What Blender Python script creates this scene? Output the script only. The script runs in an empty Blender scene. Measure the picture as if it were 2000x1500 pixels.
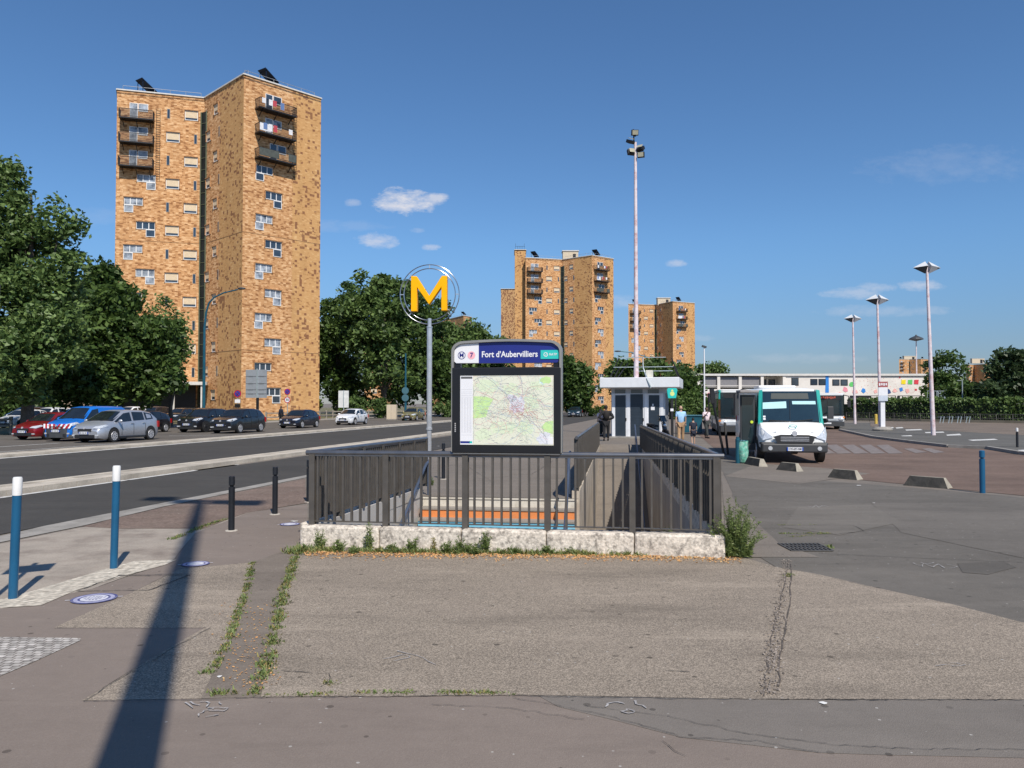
import bpy, math, random
import numpy as np
from mathutils import Vector, Matrix, Euler
from mathutils.geometry import tessellate_polygon
R = math.radians
C = bpy.context.scene.collection
S = bpy.context.scene
# ---------------------------------------------------------------- camera
CAMH = 2.0; F = 1500.0; PITCH = math.atan(38/1500)
cam = bpy.data.cameras.new("camera"); cam.lens = 27.0; cam.sensor_width = 36.0
cam.clip_start = 0.05; cam.clip_end = 6000
camo = bpy.data.objects.new("camera", cam); C.objects.link(camo)
camo.location = (0, 0, CAMH); camo.rotation_euler = (R(90)+PITCH, 0, 0)
S.camera = camo
# ---------------------------------------------------------------- light
SUN_EL = R(48.5); SH = R(20.3)            # shadows fall forward, SH to the left
sdir = Vector((math.sin(SH)*math.cos(SUN_EL), -math.cos(SH)*math.cos(SUN_EL), math.sin(SUN_EL)))
sl = bpy.data.lights.new("sun", 'SUN'); sl.energy = 5.0; sl.angle = R(0.53); sl.color = (1.0, 0.93, 0.83)
so = bpy.data.objects.new("sun", sl); C.objects.link(so)
so.rotation_euler = sdir.to_track_quat('Z', 'Y').to_euler(); so.location = (20, -40, 60)
S.view_settings.view_transform = 'Standard'; S.view_settings.look = 'None'
S.view_settings.exposure = 0.0; S.view_settings.gamma = 1.0
S.cycles.max_bounces = 6; S.cycles.transparent_max_bounces = 8
w = bpy.data.worlds.new("World"); S.world = w; w.use_nodes = True
nt = w.node_tree; N = nt.nodes; L = nt.links
N.clear()
wo = N.new('ShaderNodeOutputWorld'); bg = N.new('ShaderNodeBackground'); bg.inputs[1].default_value = 0.089
L.new(bg.outputs[0], wo.inputs[0])
sky = N.new('ShaderNodeTexSky'); sky.sky_type = 'NISHITA'; sky.sun_disc = False
sky.sun_elevation = SUN_EL; sky.sun_rotation = math.atan2(sdir.x, sdir.y)
sky.air_density = 1.0; sky.dust_density = 0.15; sky.ozone_density = 3.0; sky.altitude = 50
hs = N.new('ShaderNodeHueSaturation'); hs.inputs['Saturation'].default_value = 1.0; hs.inputs['Value'].default_value = 1.0
L.new(sky.outputs[0], hs.inputs['Color'])
tc = N.new('ShaderNodeTexCoord'); sx = N.new('ShaderNodeSeparateXYZ'); L.new(tc.outputs['Generated'], sx.inputs[0])
def mth(op, a=None, b=None, c=None, clamp=False):
    n = N.new('ShaderNodeMath'); n.operation = op; n.use_clamp = clamp
    for i, v in enumerate((a, b, c)):
        if v is None: continue
        if isinstance(v, (int, float)): n.inputs[i].default_value = v
        else: L.new(v, n.inputs[i])
    return n.outputs[0]
ysafe = mth('MAXIMUM', sx.outputs[1], 0.02)
uu = mth('DIVIDE', sx.outputs[0], ysafe); vv = mth('DIVIDE', sx.outputs[2], ysafe)
cz = N.new('ShaderNodeCombineXYZ'); L.new(uu, cz.inputs[0]); L.new(mth('MULTIPLY', vv, 2.2), cz.inputs[1])
nz = N.new('ShaderNodeTexNoise'); nz.inputs['Scale'].default_value = 34; nz.inputs['Detail'].default_value = 9; nz.inputs['Roughness'].default_value = .68
L.new(cz.outputs[0], nz.inputs['Vector'])
nz2 = N.new('ShaderNodeTexNoise'); nz2.inputs['Scale'].default_value = 7; nz2.inputs['Detail'].default_value = 4
L.new(cz.outputs[0], nz2.inputs['Vector'])
pert = mth('MULTIPLY', mth('SUBTRACT', nz.outputs[0], 0.5), 4.2)
pert2 = mth('MULTIPLY', mth('SUBTRACT', nz2.outputs[0], 0.5), 3.0)
pp = mth('ADD', pert, mth('MULTIPLY', pert2, .6))
clouds = [(785,390,60,26,1.0),(850,385,26,12,.75),(737,468,40,16,.62),(841,481,20,7,.6),(688,393,16,8,.35),(815,449,16,6,.25),
          (1322,514,20,8,.45),(1670,572,60,12,.4),(1715,560,40,10,.38),(1808,557,48,12,.5),(1700,608,110,12,.22),(1820,606,50,9,.2),
          (1880,318,170,36,.10),(1215,590,32,14,.25),(640,440,110,12,.10),(1370,660,30,8,.2),(240,420,160,20,.08),(1560,700,120,10,.14)]
tot = None
for (cx, cy, rx, ry, a) in clouds:
    du = mth('DIVIDE', mth('SUBTRACT', uu, (cx-1000)/F), rx/F)
    dv = mth('DIVIDE', mth('SUBTRACT', vv, (788-cy)/F), ry/F)
    d2 = mth('ADD', mth('MULTIPLY', du, du), mth('MULTIPLY', dv, dv))
    m = mth('SUBTRACT', 1.15, mth('SUBTRACT', d2, pp))
    mm = mth('MULTIPLY', mth('MULTIPLY', m, 0.75, clamp=True), a)
    tot = mm if tot is None else mth('MAXIMUM', tot, mm)
front = mth('GREATER_THAN', sx.outputs[1], 0.05)
tot = mth('MULTIPLY', tot, front)
mx = N.new('ShaderNodeMix'); mx.data_type = 'RGBA'
wb = N.new('ShaderNodeVectorMath'); wb.operation = 'MULTIPLY'; wb.inputs[1].default_value = (.79, 1.07, 1.31); L.new(hs.outputs[0], wb.inputs[0])
hz = N.new('ShaderNodeMapRange'); hz.interpolation_type = 'SMOOTHSTEP'; hz.inputs[1].default_value = -.02; hz.inputs[2].default_value = .22; hz.inputs[3].default_value = 0; hz.inputs[4].default_value = 1; L.new(sx.outputs[2], hz.inputs[0])
hm = N.new('ShaderNodeMix'); hm.data_type = 'RGBA'; L.new(hz.outputs[0], hm.inputs[0]); hm.inputs[6].default_value = (.64, .52, .57, 1); hm.inputs[7].default_value = (1.02, 1.03, 1.03, 1)
wh = N.new('ShaderNodeVectorMath'); wh.operation = 'MULTIPLY'; L.new(wb.outputs[0], wh.inputs[0]); L.new(hm.outputs[2], wh.inputs[1])
L.new(tot, mx.inputs[0]); L.new(wh.outputs[0], mx.inputs[6]); mx.inputs[7].default_value = (7.8, 8.0, 8.9, 1)
L.new(mx.outputs[2], bg.inputs[0])
# ---------------------------------------------------------------- pixel calibration (photo pixels -> world points)
def ray(px, py):
    return Vector((px-1000, F*math.cos(PITCH)-(750-py)*math.sin(PITCH), F*math.sin(PITCH)+(750-py)*math.cos(PITCH)))
def gp(px, py, z=0.0):
    d = ray(px, py); t = (z-CAMH)/d.z
    return (d.x*t, d.y*t)
def pt(px, py, D):
    d = ray(px, py); t = D/d.y
    return Vector((d.x*t, D, CAMH+d.z*t))
def X(px, D): return pt(px, 788, D).x
def rf(s, v): return (s*.978+v*.208, -s*.208+v*.978)     # road frame
def rs(x, y): return (x*.978-y*.208, x*.208+y*.978)
# ---------------------------------------------------------------- materials
MATS = {}
def mat(name, col, rough=.6, metal=0., var=.12, vscale=3., spec=.5, bump=0., bscale=20., fine=0., fscale=60., dirt=None, dscale=.6, damt=.4, coat=0., emit=None, es=1., alpha=1.):
    """procedural material: base colour broken by two noises, optional dirt tint and bump"""
    if name in MATS: return MATS[name]
    m = bpy.data.materials.new(name); m.use_nodes = True
    nt = m.node_tree; N = nt.nodes; L = nt.links; b = N['Principled BSDF']
    tc = N.new('ShaderNodeNewGeometry')
    src = tc.outputs['Position']
    n1 = N.new('ShaderNodeTexNoise'); n1.inputs['Scale'].default_value = vscale; n1.inputs['Detail'].default_value = 5
    L.new(src, n1.inputs['Vector'])
    r = N.new('ShaderNodeMapRange'); r.inputs[1].default_value = .3; r.inputs[2].default_value = .7
    r.inputs[3].default_value = 1-var; r.inputs[4].default_value = 1+var
    L.new(n1.outputs[0], r.inputs[0]); fac = r.outputs[0]
    if fine:
        n2 = N.new('ShaderNodeTexNoise'); n2.inputs['Scale'].default_value = fscale; n2.inputs['Detail'].default_value = 3
        L.new(src, n2.inputs['Vector'])
        r2 = N.new('ShaderNodeMapRange'); r2.inputs[1].default_value = .3; r2.inputs[2].default_value = .7
        r2.inputs[3].default_value = 1-fine; r2.inputs[4].default_value = 1+fine
        L.new(n2.outputs[0], r2.inputs[0])
        mu = N.new('ShaderNodeMath'); mu.operation = 'MULTIPLY'; L.new(fac, mu.inputs[0]); L.new(r2.outputs[0], mu.inputs[1]); fac = mu.outputs[0]
    vm = N.new('ShaderNodeVectorMath'); vm.operation = 'SCALE'; vm.inputs[0].default_value = col[:3]
    L.new(fac, vm.inputs['Scale']); out = vm.outputs[0]
    if dirt:
        n3 = N.new('ShaderNodeTexNoise'); n3.inputs['Scale'].default_value = dscale; n3.inputs['Detail'].default_value = 7; n3.inputs['Roughness'].default_value = .65
        L.new(src, n3.inputs['Vector'])
        r3 = N.new('ShaderNodeMapRange'); r3.inputs[1].default_value = .48; r3.inputs[2].default_value = .68; r3.inputs[4].default_value = damt
        L.new(n3.outputs[0], r3.inputs[0])
        mi = N.new('ShaderNodeMix'); mi.data_type = 'RGBA'; L.new(r3.outputs[0], mi.inputs[0]); L.new(out, mi.inputs[6]); mi.inputs[7].default_value = (*dirt, 1)
        out = mi.outputs[2]
    L.new(out, b.inputs['Base Color'])
    b.inputs['Roughness'].default_value = rough; b.inputs['Metallic'].default_value = metal
    b.inputs['Specular IOR Level'].default_value = spec
    if coat: b.inputs['Coat Weight'].default_value = coat; b.inputs['Coat Roughness'].default_value = .08
    if emit: b.inputs['Emission Color'].default_value = (*emit, 1); b.inputs['Emission Strength'].default_value = es
    if alpha < 1: b.inputs['Alpha'].default_value = alpha
    if bump:
        n4 = N.new('ShaderNodeTexNoise'); n4.inputs['Scale'].default_value = bscale; n4.inputs['Detail'].default_value = 4
        L.new(src, n4.inputs['Vector'])
        bp = N.new('ShaderNodeBump'); bp.inputs['Strength'].default_value = bump; bp.inputs['Distance'].default_value = .02
        L.new(n4.outputs[0], bp.inputs['Height']); L.new(bp.outputs[0], b.inputs['Normal'])
    MATS[name] = m
    return m
def asphalt(name, base, light, speck=.5, scale=70., patch=.14, tint=(.30,.27,.25), spots=True):
    if name in MATS: return MATS[name]
    m = bpy.data.materials.new(name); m.use_nodes = True
    nt = m.node_tree; N = nt.nodes; L = nt.links; b = N['Principled BSDF']
    g = N.new('ShaderNodeNewGeometry'); P = g.outputs['Position']
    def noise(sc, det=4, ro=.5):
        n = N.new('ShaderNodeTexNoise'); n.inputs['Scale'].default_value = sc; n.inputs['Detail'].default_value = det; n.inputs['Roughness'].default_value = ro
        L.new(P, n.inputs['Vector']); return n.outputs[0]
    base, light, tint = [(c_[0]*1.05, c_[1]*1.0, c_[2]*.92) for c_ in (base, light, tint)]
    def rng(s, a, c, d, e):
        r = N.new('ShaderNodeMapRange'); L.new(s, r.inputs[0])
        for i, v in enumerate((a, c, d, e)): r.inputs[i+1].default_value = v
        return r.outputs[0]
    def mix(f, a, c):
        r = N.new('ShaderNodeMix'); r.data_type = 'RGBA'
        L.new(f, r.inputs[0])
        for i, v in ((6, a), (7, c)):
            if isinstance(v, tuple): r.inputs[i].default_value = (*v, 1)
            else: L.new(v, r.inputs[i])
        return r.outputs[2]
    vo = N.new('ShaderNodeTexVoronoi'); vo.inputs['Scale'].default_value = scale; L.new(P, vo.inputs['Vector'])
    sep = N.new('ShaderNodeSeparateColor'); L.new(vo.outputs['Color'], sep.inputs[0])
    c = mix(rng(sep.outputs[0], .25, .95, 0, speck), base, light)
    lg = N.new('ShaderNodeVectorMath'); lg.operation = 'SCALE'
    L.new(c, lg.inputs[0])
    mm = N.new('ShaderNodeMath'); mm.operation = 'MULTIPLY'
    L.new(rng(noise(.35, 6, .6), .3, .7, 1-patch, 1+patch), mm.inputs[0]); L.new(rng(noise(5, 8, .7), .3, .7, 1-patch*.7, 1+patch*.7), mm.inputs[1])
    L.new(mm.outputs[0], lg.inputs['Scale'])
    c = mix(rng(noise(.9, 6, .65), .5, .72, 0, .35), lg.outputs[0], tint)
    if spots:
        v2 = N.new('ShaderNodeTexVoronoi'); v2.voronoi_dimensions = '2D'; v2.inputs['Scale'].default_value = 3.1; L.new(P, v2.inputs['Vector'])
        s2 = N.new('ShaderNodeSeparateColor'); L.new(v2.outputs['Color'], s2.inputs[0])
        sz = rng(s2.outputs[1], 0, 1, .02, .085)
        lt = N.new('ShaderNodeMath'); lt.operation = 'LESS_THAN'; L.new(v2.outputs['Distance'], lt.inputs[0]); L.new(sz, lt.inputs[1])
        ls = N.new('ShaderNodeMath'); ls.operation = 'MULTIPLY'; L.new(lt.outputs[0], ls.inputs[0]); L.new(rng(s2.outputs[2], .40, .9, 0, .8), ls.inputs[1])
        c = mix(ls.outputs[0], c, tuple(x*.42 for x in base))
        v3 = N.new('ShaderNodeTexVoronoi'); v3.voronoi_dimensions = '2D'; v3.inputs['Scale'].default_value = 5.3; L.new(P, v3.inputs['Vector']); s3 = N.new('ShaderNodeSeparateColor'); L.new(v3.outputs['Color'], s3.inputs[0])
        l3 = N.new('ShaderNodeMath'); l3.operation = 'LESS_THAN'; L.new(v3.outputs['Distance'], l3.inputs[0]); L.new(rng(s3.outputs[1], 0, 1, .015, .055), l3.inputs[1])
        m3 = N.new('ShaderNodeMath'); m3.operation = 'MULTIPLY'; L.new(l3.outputs[0], m3.inputs[0]); L.new(rng(s3.outputs[2], .74, .8, 0, .75), m3.inputs[1])
        c = mix(m3.outputs[0], c, (.45, .43, .40))
    # worn streaks and old spills
    mpx = N.new('ShaderNodeMapping'); mpx.inputs['Scale'].default_value = (.35, 1.6, 1); mpx.inputs['Rotation'].default_value = (0, 0, .5); L.new(P, mpx.inputs[0])
    n7 = N.new('ShaderNodeTexNoise'); n7.inputs['Scale'].default_value = .8; n7.inputs['Detail'].default_value = 9; n7.inputs['Roughness'].default_value = .7; L.new(mpx.outputs[0], n7.inputs['Vector'])
    c = mix(rng(n7.outputs[0], .53, .72, 0, .55), c, tuple(x*.62 for x in base))
    c = mix(rng(n7.outputs[0], .45, .30, 0, .35), c, tuple(min(1, x*1.25) for x in light))
    L.new(c, b.inputs['Base Color']); b.inputs['Roughness'].default_value = .88; b.inputs['Specular IOR Level'].default_value = .25
    bp = N.new('ShaderNodeBump'); bp.inputs['Strength'].default_value = .35; bp.inputs['Distance'].default_value = .006
    L.new(vo.outputs['Distance'], bp.inputs['Height']); L.new(bp.outputs[0], b.inputs['Normal'])
    MATS[name] = m; return m
def brick(name, c1, c2, c3, speck=0., dark=(.17,.065,.04), bw=.36, bh=.16, con=1.):
    """brick facing in a UV map measured in metres"""
    m = bpy.data.materials.new(name); m.use_nodes = True
    nt = m.node_tree; N = nt.nodes; L = nt.links; b = N['Principled BSDF']
    uv = N.new('ShaderNodeUVMap'); uv.uv_map = 'UVMap'
    br = N.new('ShaderNodeTexBrick'); br.inputs['Scale'].default_value = 1; br.inputs['Brick Width'].default_value = bw; br.inputs['Row Height'].default_value = bh
    br.inputs['Mortar Size'].default_value = .012; br.inputs['Color1'].default_value = (0, 0, 0, 1); br.inputs['Color2'].default_value = (1, 1, 1, 1); br.inputs['Mortar'].default_value = (.5, .5, .5, 1)
    L.new(uv.outputs[0], br.inputs['Vector'])
    def snapn(w, h, off=0.):
        mp = N.new('ShaderNodeMapping'); mp.inputs['Location'].default_value = (off, off*.7, 0); L.new(uv.outputs[0], mp.inputs[0])
        sn = N.new('ShaderNodeVectorMath'); sn.operation = 'SNAP'; sn.inputs[1].default_value = (w, h, 1); L.new(mp.outputs[0], sn.inputs[0])
        wn = N.new('ShaderNodeTexWhiteNoise'); wn.noise_dimensions = '3D'; L.new(sn.outputs[0], wn.inputs['Vector'])
        return wn.outputs['Value']
    def noise(sc, det, w=(1, 1, 1)):
        mp = N.new('ShaderNodeMapping'); mp.inputs['Scale'].default_value = w; L.new(uv.outputs[0], mp.inputs[0])
        n = N.new('ShaderNodeTexNoise'); n.inputs['Scale'].default_value = sc; n.inputs['Detail'].default_value = det; L.new(mp.outputs[0], n.inputs['Vector'])
        return n.outputs[0]
    def m2(op, a, c, cl=False):
        n = N.new('ShaderNodeMath'); n.operation = op; n.use_clamp = cl
        for i, v in enumerate((a, c)):
            if isinstance(v, (int, float)): n.inputs[i].default_value = v
            else: L.new(v, n.inputs[i])
        return n.outputs[0]
    ra = N.new('ShaderNodeValToRGB'); e = ra.color_ramp.elements
    e[0].position = .0; e[0].color = (*c3, 1); e[1].position = 1; e[1].color = (*c2, 1)
    q = ra.color_ramp.elements.new(.26); q.color = (*c3, 1); q = ra.color_ramp.elements.new(.44); q.color = (*c1, 1); q = ra.color_ramp.elements.new(.62); q.color = (*c1, 1); q = ra.color_ramp.elements.new(.8); q.color = (*c2, 1)
    mixed = m2('ADD', m2('MULTIPLY', snapn(bw, bh), .50*con), m2('ADD', m2('MULTIPLY', m2('SUBTRACT', noise(1.7, 6, (1, 2.2, 1)), .5), 1.5*con), m2('MULTIPLY', m2('SUBTRACT', noise(.3, 3), .5), .5)))
    L.new(m2('ADD', mixed, .53-.25*con), ra.inputs[0])
    col = ra.outputs[0]
    if speck:
        big = noise(.16, 3); mid = noise(.8, 3)
        thr = m2('ADD', m2('MULTIPLY', m2('SUBTRACT', big, .5), 1.3), m2('MULTIPLY', m2('SUBTRACT', mid, .5), .7))
        thr = m2('ADD', thr, speck)
        f = m2('LESS_THAN', snapn(.34, .3, 3.1), m2('MAXIMUM', thr, .05))
        mi = N.new('ShaderNodeMix'); mi.data_type = 'RGBA'; L.new(m2('MULTIPLY', f, .75), mi.inputs[0]); L.new(col, mi.inputs[6]); mi.inputs[7].default_value = (*dark, 1); col = mi.outputs[2]
    # streaks of weather
    st = noise(.5, 6, (1.6, .25, 1)); r = N.new('ShaderNodeMapRange'); r.inputs[1].default_value = .5; r.inputs[2].default_value = .75; r.inputs[4].default_value = .3; L.new(st, r.inputs[0])
    mi = N.new('ShaderNodeMix'); mi.data_type = 'RGBA'; L.new(r.outputs[0], mi.inputs[0]); L.new(col, mi.inputs[6]); mi.inputs[7].default_value = tuple(x*.55 for x in c1)+(1,)
    L.new(mi.outputs[2], b.inputs['Base Color']); b.inputs['Roughness'].default_value = .85; b.inputs['Specular IOR Level'].default_value = .2
    return m
def foliage(name, dark, light, trans=.3):
    m = bpy.data.materials.new(name); m.use_nodes = True
    nt = m.node_tree; N = nt.nodes; L = nt.links; b = N['Principled BSDF']; o = N['Material Output']
    g = N.new('ShaderNodeNewGeometry')
    n = N.new('ShaderNodeTexNoise'); n.inputs['Scale'].default_value = .55; n.inputs['Detail'].default_value = 4; L.new(g.outputs['Position'], n.inputs['Vector'])
    a = N.new('ShaderNodeMath'); a.operation = 'ADD'; L.new(n.outputs[0], a.inputs[0])
    s = N.new('ShaderNodeMath'); s.operation = 'MULTIPLY'; s.inputs[1].default_value = .5; L.new(g.outputs['Random Per Island'], s.inputs[0]); L.new(s.outputs[0], a.inputs[1])
    r = N.new('ShaderNodeMapRange'); r.inputs[1].default_value = .45; r.inputs[2].default_value = 1.05; L.new(a.outputs[0], r.inputs[0])
    mi = N.new('ShaderNodeMix'); mi.data_type = 'RGBA'; L.new(r.outputs[0], mi.inputs[0]); mi.inputs[6].default_value = (*dark, 1); mi.inputs[7].default_value = (*light, 1)
    L.new(mi.outputs[2], b.inputs['Base Color']); b.inputs['Roughness'].default_value = .5; b.inputs['Specular IOR Level'].default_value = .35
    t = N.new('ShaderNodeBsdfTranslucent'); L.new(mi.outputs[2], t.inputs[0])
    ms = N.new('ShaderNodeMixShader'); ms.inputs[0].default_value = trans; L.new(b.outputs[0], ms.inputs[1]); L.new(t.outputs[0], ms.inputs[2]); L.new(ms.outputs[0], o.inputs[0])
    return m
# ---------------------------------------------------------------- building helpers
def tag(o, label=None, cat=None, group=None, kind=None):
    if label: o['label'] = label
    if cat: o['category'] = cat
    if group: o['group'] = group
    if kind: o['kind'] = kind
    return o
def empty(name, loc, rz=0., label=None, cat=None, group=None):
    o = bpy.data.objects.new(name, None); o.location = loc; o.rotation_euler = (0, 0, rz); o.empty_display_size = .2
    C.objects.link(o); return tag(o, label, cat, group)
def dup(root, loc, rz=None, label=None, scale=None, name=None):
    r = root.copy(); C.objects.link(r); r.location = loc
    if rz is not None: r.rotation_euler = (0, 0, rz)
    if scale: r.scale = (scale,)*3 if isinstance(scale, (int, float)) else scale
    if label: r['label'] = label
    for ch in list(root.children):
        c = ch.copy(); C.objects.link(c); c.parent = r
        for g in list(ch.children):
            d = g.copy(); C.objects.link(d); d.parent = c
    return r
def link(name, me, m, parent=None, smooth=False, bevel=0.):
    o = bpy.data.objects.new(name, me); C.objects.link(o)
    for x in (m if isinstance(m, (list, tuple)) else [m]): me.materials.append(x)
    if parent: o.parent = parent
    if smooth:
        me.shade_smooth()
        try: me.set_sharp_from_angle(angle=R(38))
        except Exception: pass
    if bevel:
        b = o.modifiers.new('bevel', 'BEVEL'); b.width = bevel; b.segments = 2; b.limit_method = 'ANGLE'
    return o
class MB:
    def __init__(s): s.v = []; s.f = []; s.mi = []; s.cm = 0
    def add(s, vs, fs):
        k = len(s.v); s.v += [tuple(v) for v in vs]; s.f += [tuple(i+k for i in f) for f in fs]; s.mi += [s.cm]*len(fs); return s
    def hexa(s, b, t):      # bottom quad (ccw from above), top quad
        return s.add(list(b)+list(t), [(3,2,1,0),(4,5,6,7),(0,1,5,4),(1,2,6,5),(2,3,7,6),(3,0,4,7)])
    def box(s, x0, x1, y0, y1, z0, z1):
        return s.hexa([(x0,y0,z0),(x1,y0,z0),(x1,y1,z0),(x0,y1,z0)], [(x0,y0,z1),(x1,y0,z1),(x1,y1,z1),(x0,y1,z1)])
    def obox(s, c, size, rot):      # oriented
        M = Euler(rot).to_matrix(); h = [x/2 for x in size]
        P = [Vector(c)+M@Vector((sx*h[0], sy*h[1], sz*h[2])) for sz in (-1,1) for sx,sy in ((-1,-1),(1,-1),(1,1),(-1,1))]
        return s.hexa(P[:4], P[4:])
    def bar(s, p, q, w, h=None, up=(0,0,1)):      # rectangular bar from p to q
        p = Vector(p); q = Vector(q); h = h or w; d = (q-p).normalized(); u = Vector(up)
        if abs(d.dot(u)) > .98: u = Vector((0,1,0))
        sd = d.cross(u).normalized()*w/2; uu = sd.cross(d).normalized()*h/2
        P = [p-sd-uu, p+sd-uu, p+sd+uu, p-sd+uu]; Q = [x+(q-p) for x in P]
        return s.hexa(P, Q)
    def cyl(s, p, q, r0, r1=None, n=12, cap=True):
        p = Vector(p); q = Vector(q); r1 = r0 if r1 is None else r1; d = (q-p).normalized()
        a = Vector((1,0,0)) if abs(d.x) < .9 else Vector((0,1,0)); u = d.cross(a).normalized(); v = d.cross(u)
        vs = []
        for c, r in ((p, r0), (q, r1)):
            for i in range(n):
                t = 2*math.pi*i/n; vs.append(c+(u*math.cos(t)+v*math.sin(t))*r)
        fs = [(i, (i+1) % n, n+(i+1) % n, n+i) for i in range(n)]
        if cap: fs += [tuple(range(n-1,-1,-1)), tuple(range(n, 2*n))]
        return s.add(vs, fs)
    def tube(s, pts, r, n=8, cap=True):
        pts = [Vector(p) for p in pts]; rr = r if isinstance(r, (list, tuple)) else [r]*len(pts)
        vs = []; prev = None
        for i, p in enumerate(pts):
            d = (pts[min(i+1, len(pts)-1)]-pts[max(i-1, 0)]).normalized()
            if prev is None: a = Vector((0,0,1)) if abs(d.z) < .9 else Vector((1,0,0)); u = d.cross(a).normalized()
            else: u = (prev-d*prev.dot(d)).normalized()
            prev = u; v = d.cross(u)
            for k in range(n):
                t = 2*math.pi*k/n; vs.append(p+(u*math.cos(t)+v*math.sin(t))*rr[i])
        fs = []
        for i in range(len(pts)-1):
            for k in range(n): fs.append((i*n+k, i*n+(k+1) % n, (i+1)*n+(k+1) % n, (i+1)*n+k))
        if cap: fs += [tuple(range(n-1,-1,-1)), tuple(range((len(pts)-1)*n, len(pts)*n))]
        return s.add(vs, fs)
    def lathe(s, prof, c=(0,0,0), n=16):      # profile [(r,z)]
        vs = []; 
        for r, z in prof:
            for k in range(n):
                t = 2*math.pi*k/n; vs.append((c[0]+r*math.cos(t), c[1]+r*math.sin(t), c[2]+z))
        fs = [(i*n+k, i*n+(k+1) % n, (i+1)*n+(k+1) % n, (i+1)*n+k) for i in range(len(prof)-1) for k in range(n)]
        fs += [tuple(range(n-1,-1,-1)), tuple(range((len(prof)-1)*n, len(prof)*n))]
        return s.add(vs, fs)
    def ell(s, c, r, nu=12, nv=8, M=None):
        vs = []; fs = []
        for j in range(nv+1):
            ph = math.pi*j/nv
            for i in range(nu):
                t = 2*math.pi*i/nu; p = Vector((r[0]*math.sin(ph)*math.cos(t), r[1]*math.sin(ph)*math.sin(t), r[2]*math.cos(ph)))
                if M: p = M@p
                vs.append(Vector(c)+p)
        for j in range(nv):
            for i in range(nu):
                a, b_, c_, d = j*nu+i, j*nu+(i+1) % nu, (j+1)*nu+(i+1) % nu, (j+1)*nu+i
                fs.append((a, d, c_, b_))
        return s.add(vs, fs)
    def extr(s, poly, y0, y1, plane='xz'):      # extrude a 2-D polygon between two depths
        n = len(poly)
        def P(a, b, y): return (a, y, b) if plane == 'xz' else ((y, a, b) if plane == 'yz' else (a, b, y))
        vs = [P(a, b, y0) for a, b in poly]+[P(a, b, y1) for a, b in poly]
        k = len(s.v); s.v += vs
        tri = tessellate_polygon([[Vector((a, b, 0)) for a, b in poly]])
        fs = [tuple(i+k for i in t) for t in tri]+[tuple(i+k+n for i in reversed(t)) for t in tri]
        fs += [(k+i, k+(i+1) % n, k+n+(i+1) % n, k+n+i) for i in range(n)]
        s.f += fs; s.mi += [s.cm]*len(fs); return s
    def build(s, name, m, parent=None, smooth=False, bevel=0., fix=True):
        me = bpy.data.meshes.new(name); me.from_pydata(s.v, [], s.f)
        if isinstance(m, (list, tuple)): me.polygons.foreach_set('material_index', s.mi)
        if fix and len(s.f) < 60000:
            import bmesh
            b = bmesh.new(); b.from_mesh(me); bmesh.ops.recalc_face_normals(b, faces=b.faces); b.to_mesh(me); b.free()
        me.update()
        return link(name, me, m, parent, smooth, bevel)
rnd = random.Random(7)
def jitter(poly, amt=.02, step=.35, seed=1):
    r = random.Random(seed); out = []
    for i, p in enumerate(poly):
        q = poly[(i+1) % len(poly)]; d = math.dist(p, q); n = max(1, min(40, int(d/step)))
        for k in range(n):
            t = k/n; a = amt if k else 0
            out.append((p[0]+(q[0]-p[0])*t+r.uniform(-a, a), p[1]+(q[1]-p[1])*t+r.uniform(-a, a)))
    return out
def sheet(name, poly, z, m, kind='structure', parent=None, holes=(), jit=0., seed=1, **kw):
    if jit: poly = jitter(poly, jit, seed=seed)
    loops = [[Vector((x, y, 0)) for x, y in poly]]+[[Vector((x, y, 0)) for x, y in h] for h in holes]
    vs = [(v.x, v.y, z) for l in loops for v in l]
    fs = []
    for t in tessellate_polygon(loops):
        a, b, c = (Vector(vs[i]) for i in t)
        fs.append(t if (b-a).cross(c-a).z > 0 else t[::-1])
    me = bpy.data.meshes.new(name); me.from_pydata(vs, [], fs); me.update()
    o = link(name, me, m, parent)
    if kind: o['kind'] = kind
    return tag(o, **kw) if kw else o
def sheetp(name, pix, z, m, **kw): return sheet(name, [gp(a, b, z) for a, b in pix], z, m, **kw)
def text(body, name, m, size, parent, loc, rot=(R(90),0,0), width=None, bold=0., align='CENTER', ext=.001, sx=1.):
    cu = bpy.data.curves.new(name, 'FONT'); cu.body = body; cu.size = size; cu.offset = bold; cu.extrude = ext; cu.align_x = align; cu.align_y = 'CENTER'; cu.resolution_u = 3
    o = bpy.data.objects.new(name, cu); C.objects.link(o)
    dg = bpy.context.evaluated_depsgraph_get(); dg.update()
    me = bpy.data.meshes.new_from_object(o.evaluated_get(dg)); bpy.data.objects.remove(o)
    xs = [v.co.x for v in me.vertices]
    if width and xs:
        k = width/(max(xs)-min(xs))
        for v in me.vertices: v.co.x *= k
    me.materials.clear()
    o = link(name, me, m, parent); o.location = loc; o.rotation_euler = rot
    return o
def strip(mb, pts, wd, y):      # flat line in an xz plane
    for a, b in zip(pts, pts[1:]):
        d = Vector((b[0]-a[0], b[1]-a[1])); 
        if d.length < 1e-6: continue
        n = Vector((-d.y, d.x)).normalized()*wd/2; e = d.normalized()*wd*.3
        mb.add([(a[0]-n.x-e.x, y, a[1]-n.y-e.y), (a[0]+n.x-e.x, y, a[1]+n.y-e.y), (b[0]+n.x+e.x, y, b[1]+n.y+e.y), (b[0]-n.x+e.x, y, b[1]-n.y+e.y)], [(0,1,2,3)])
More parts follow.
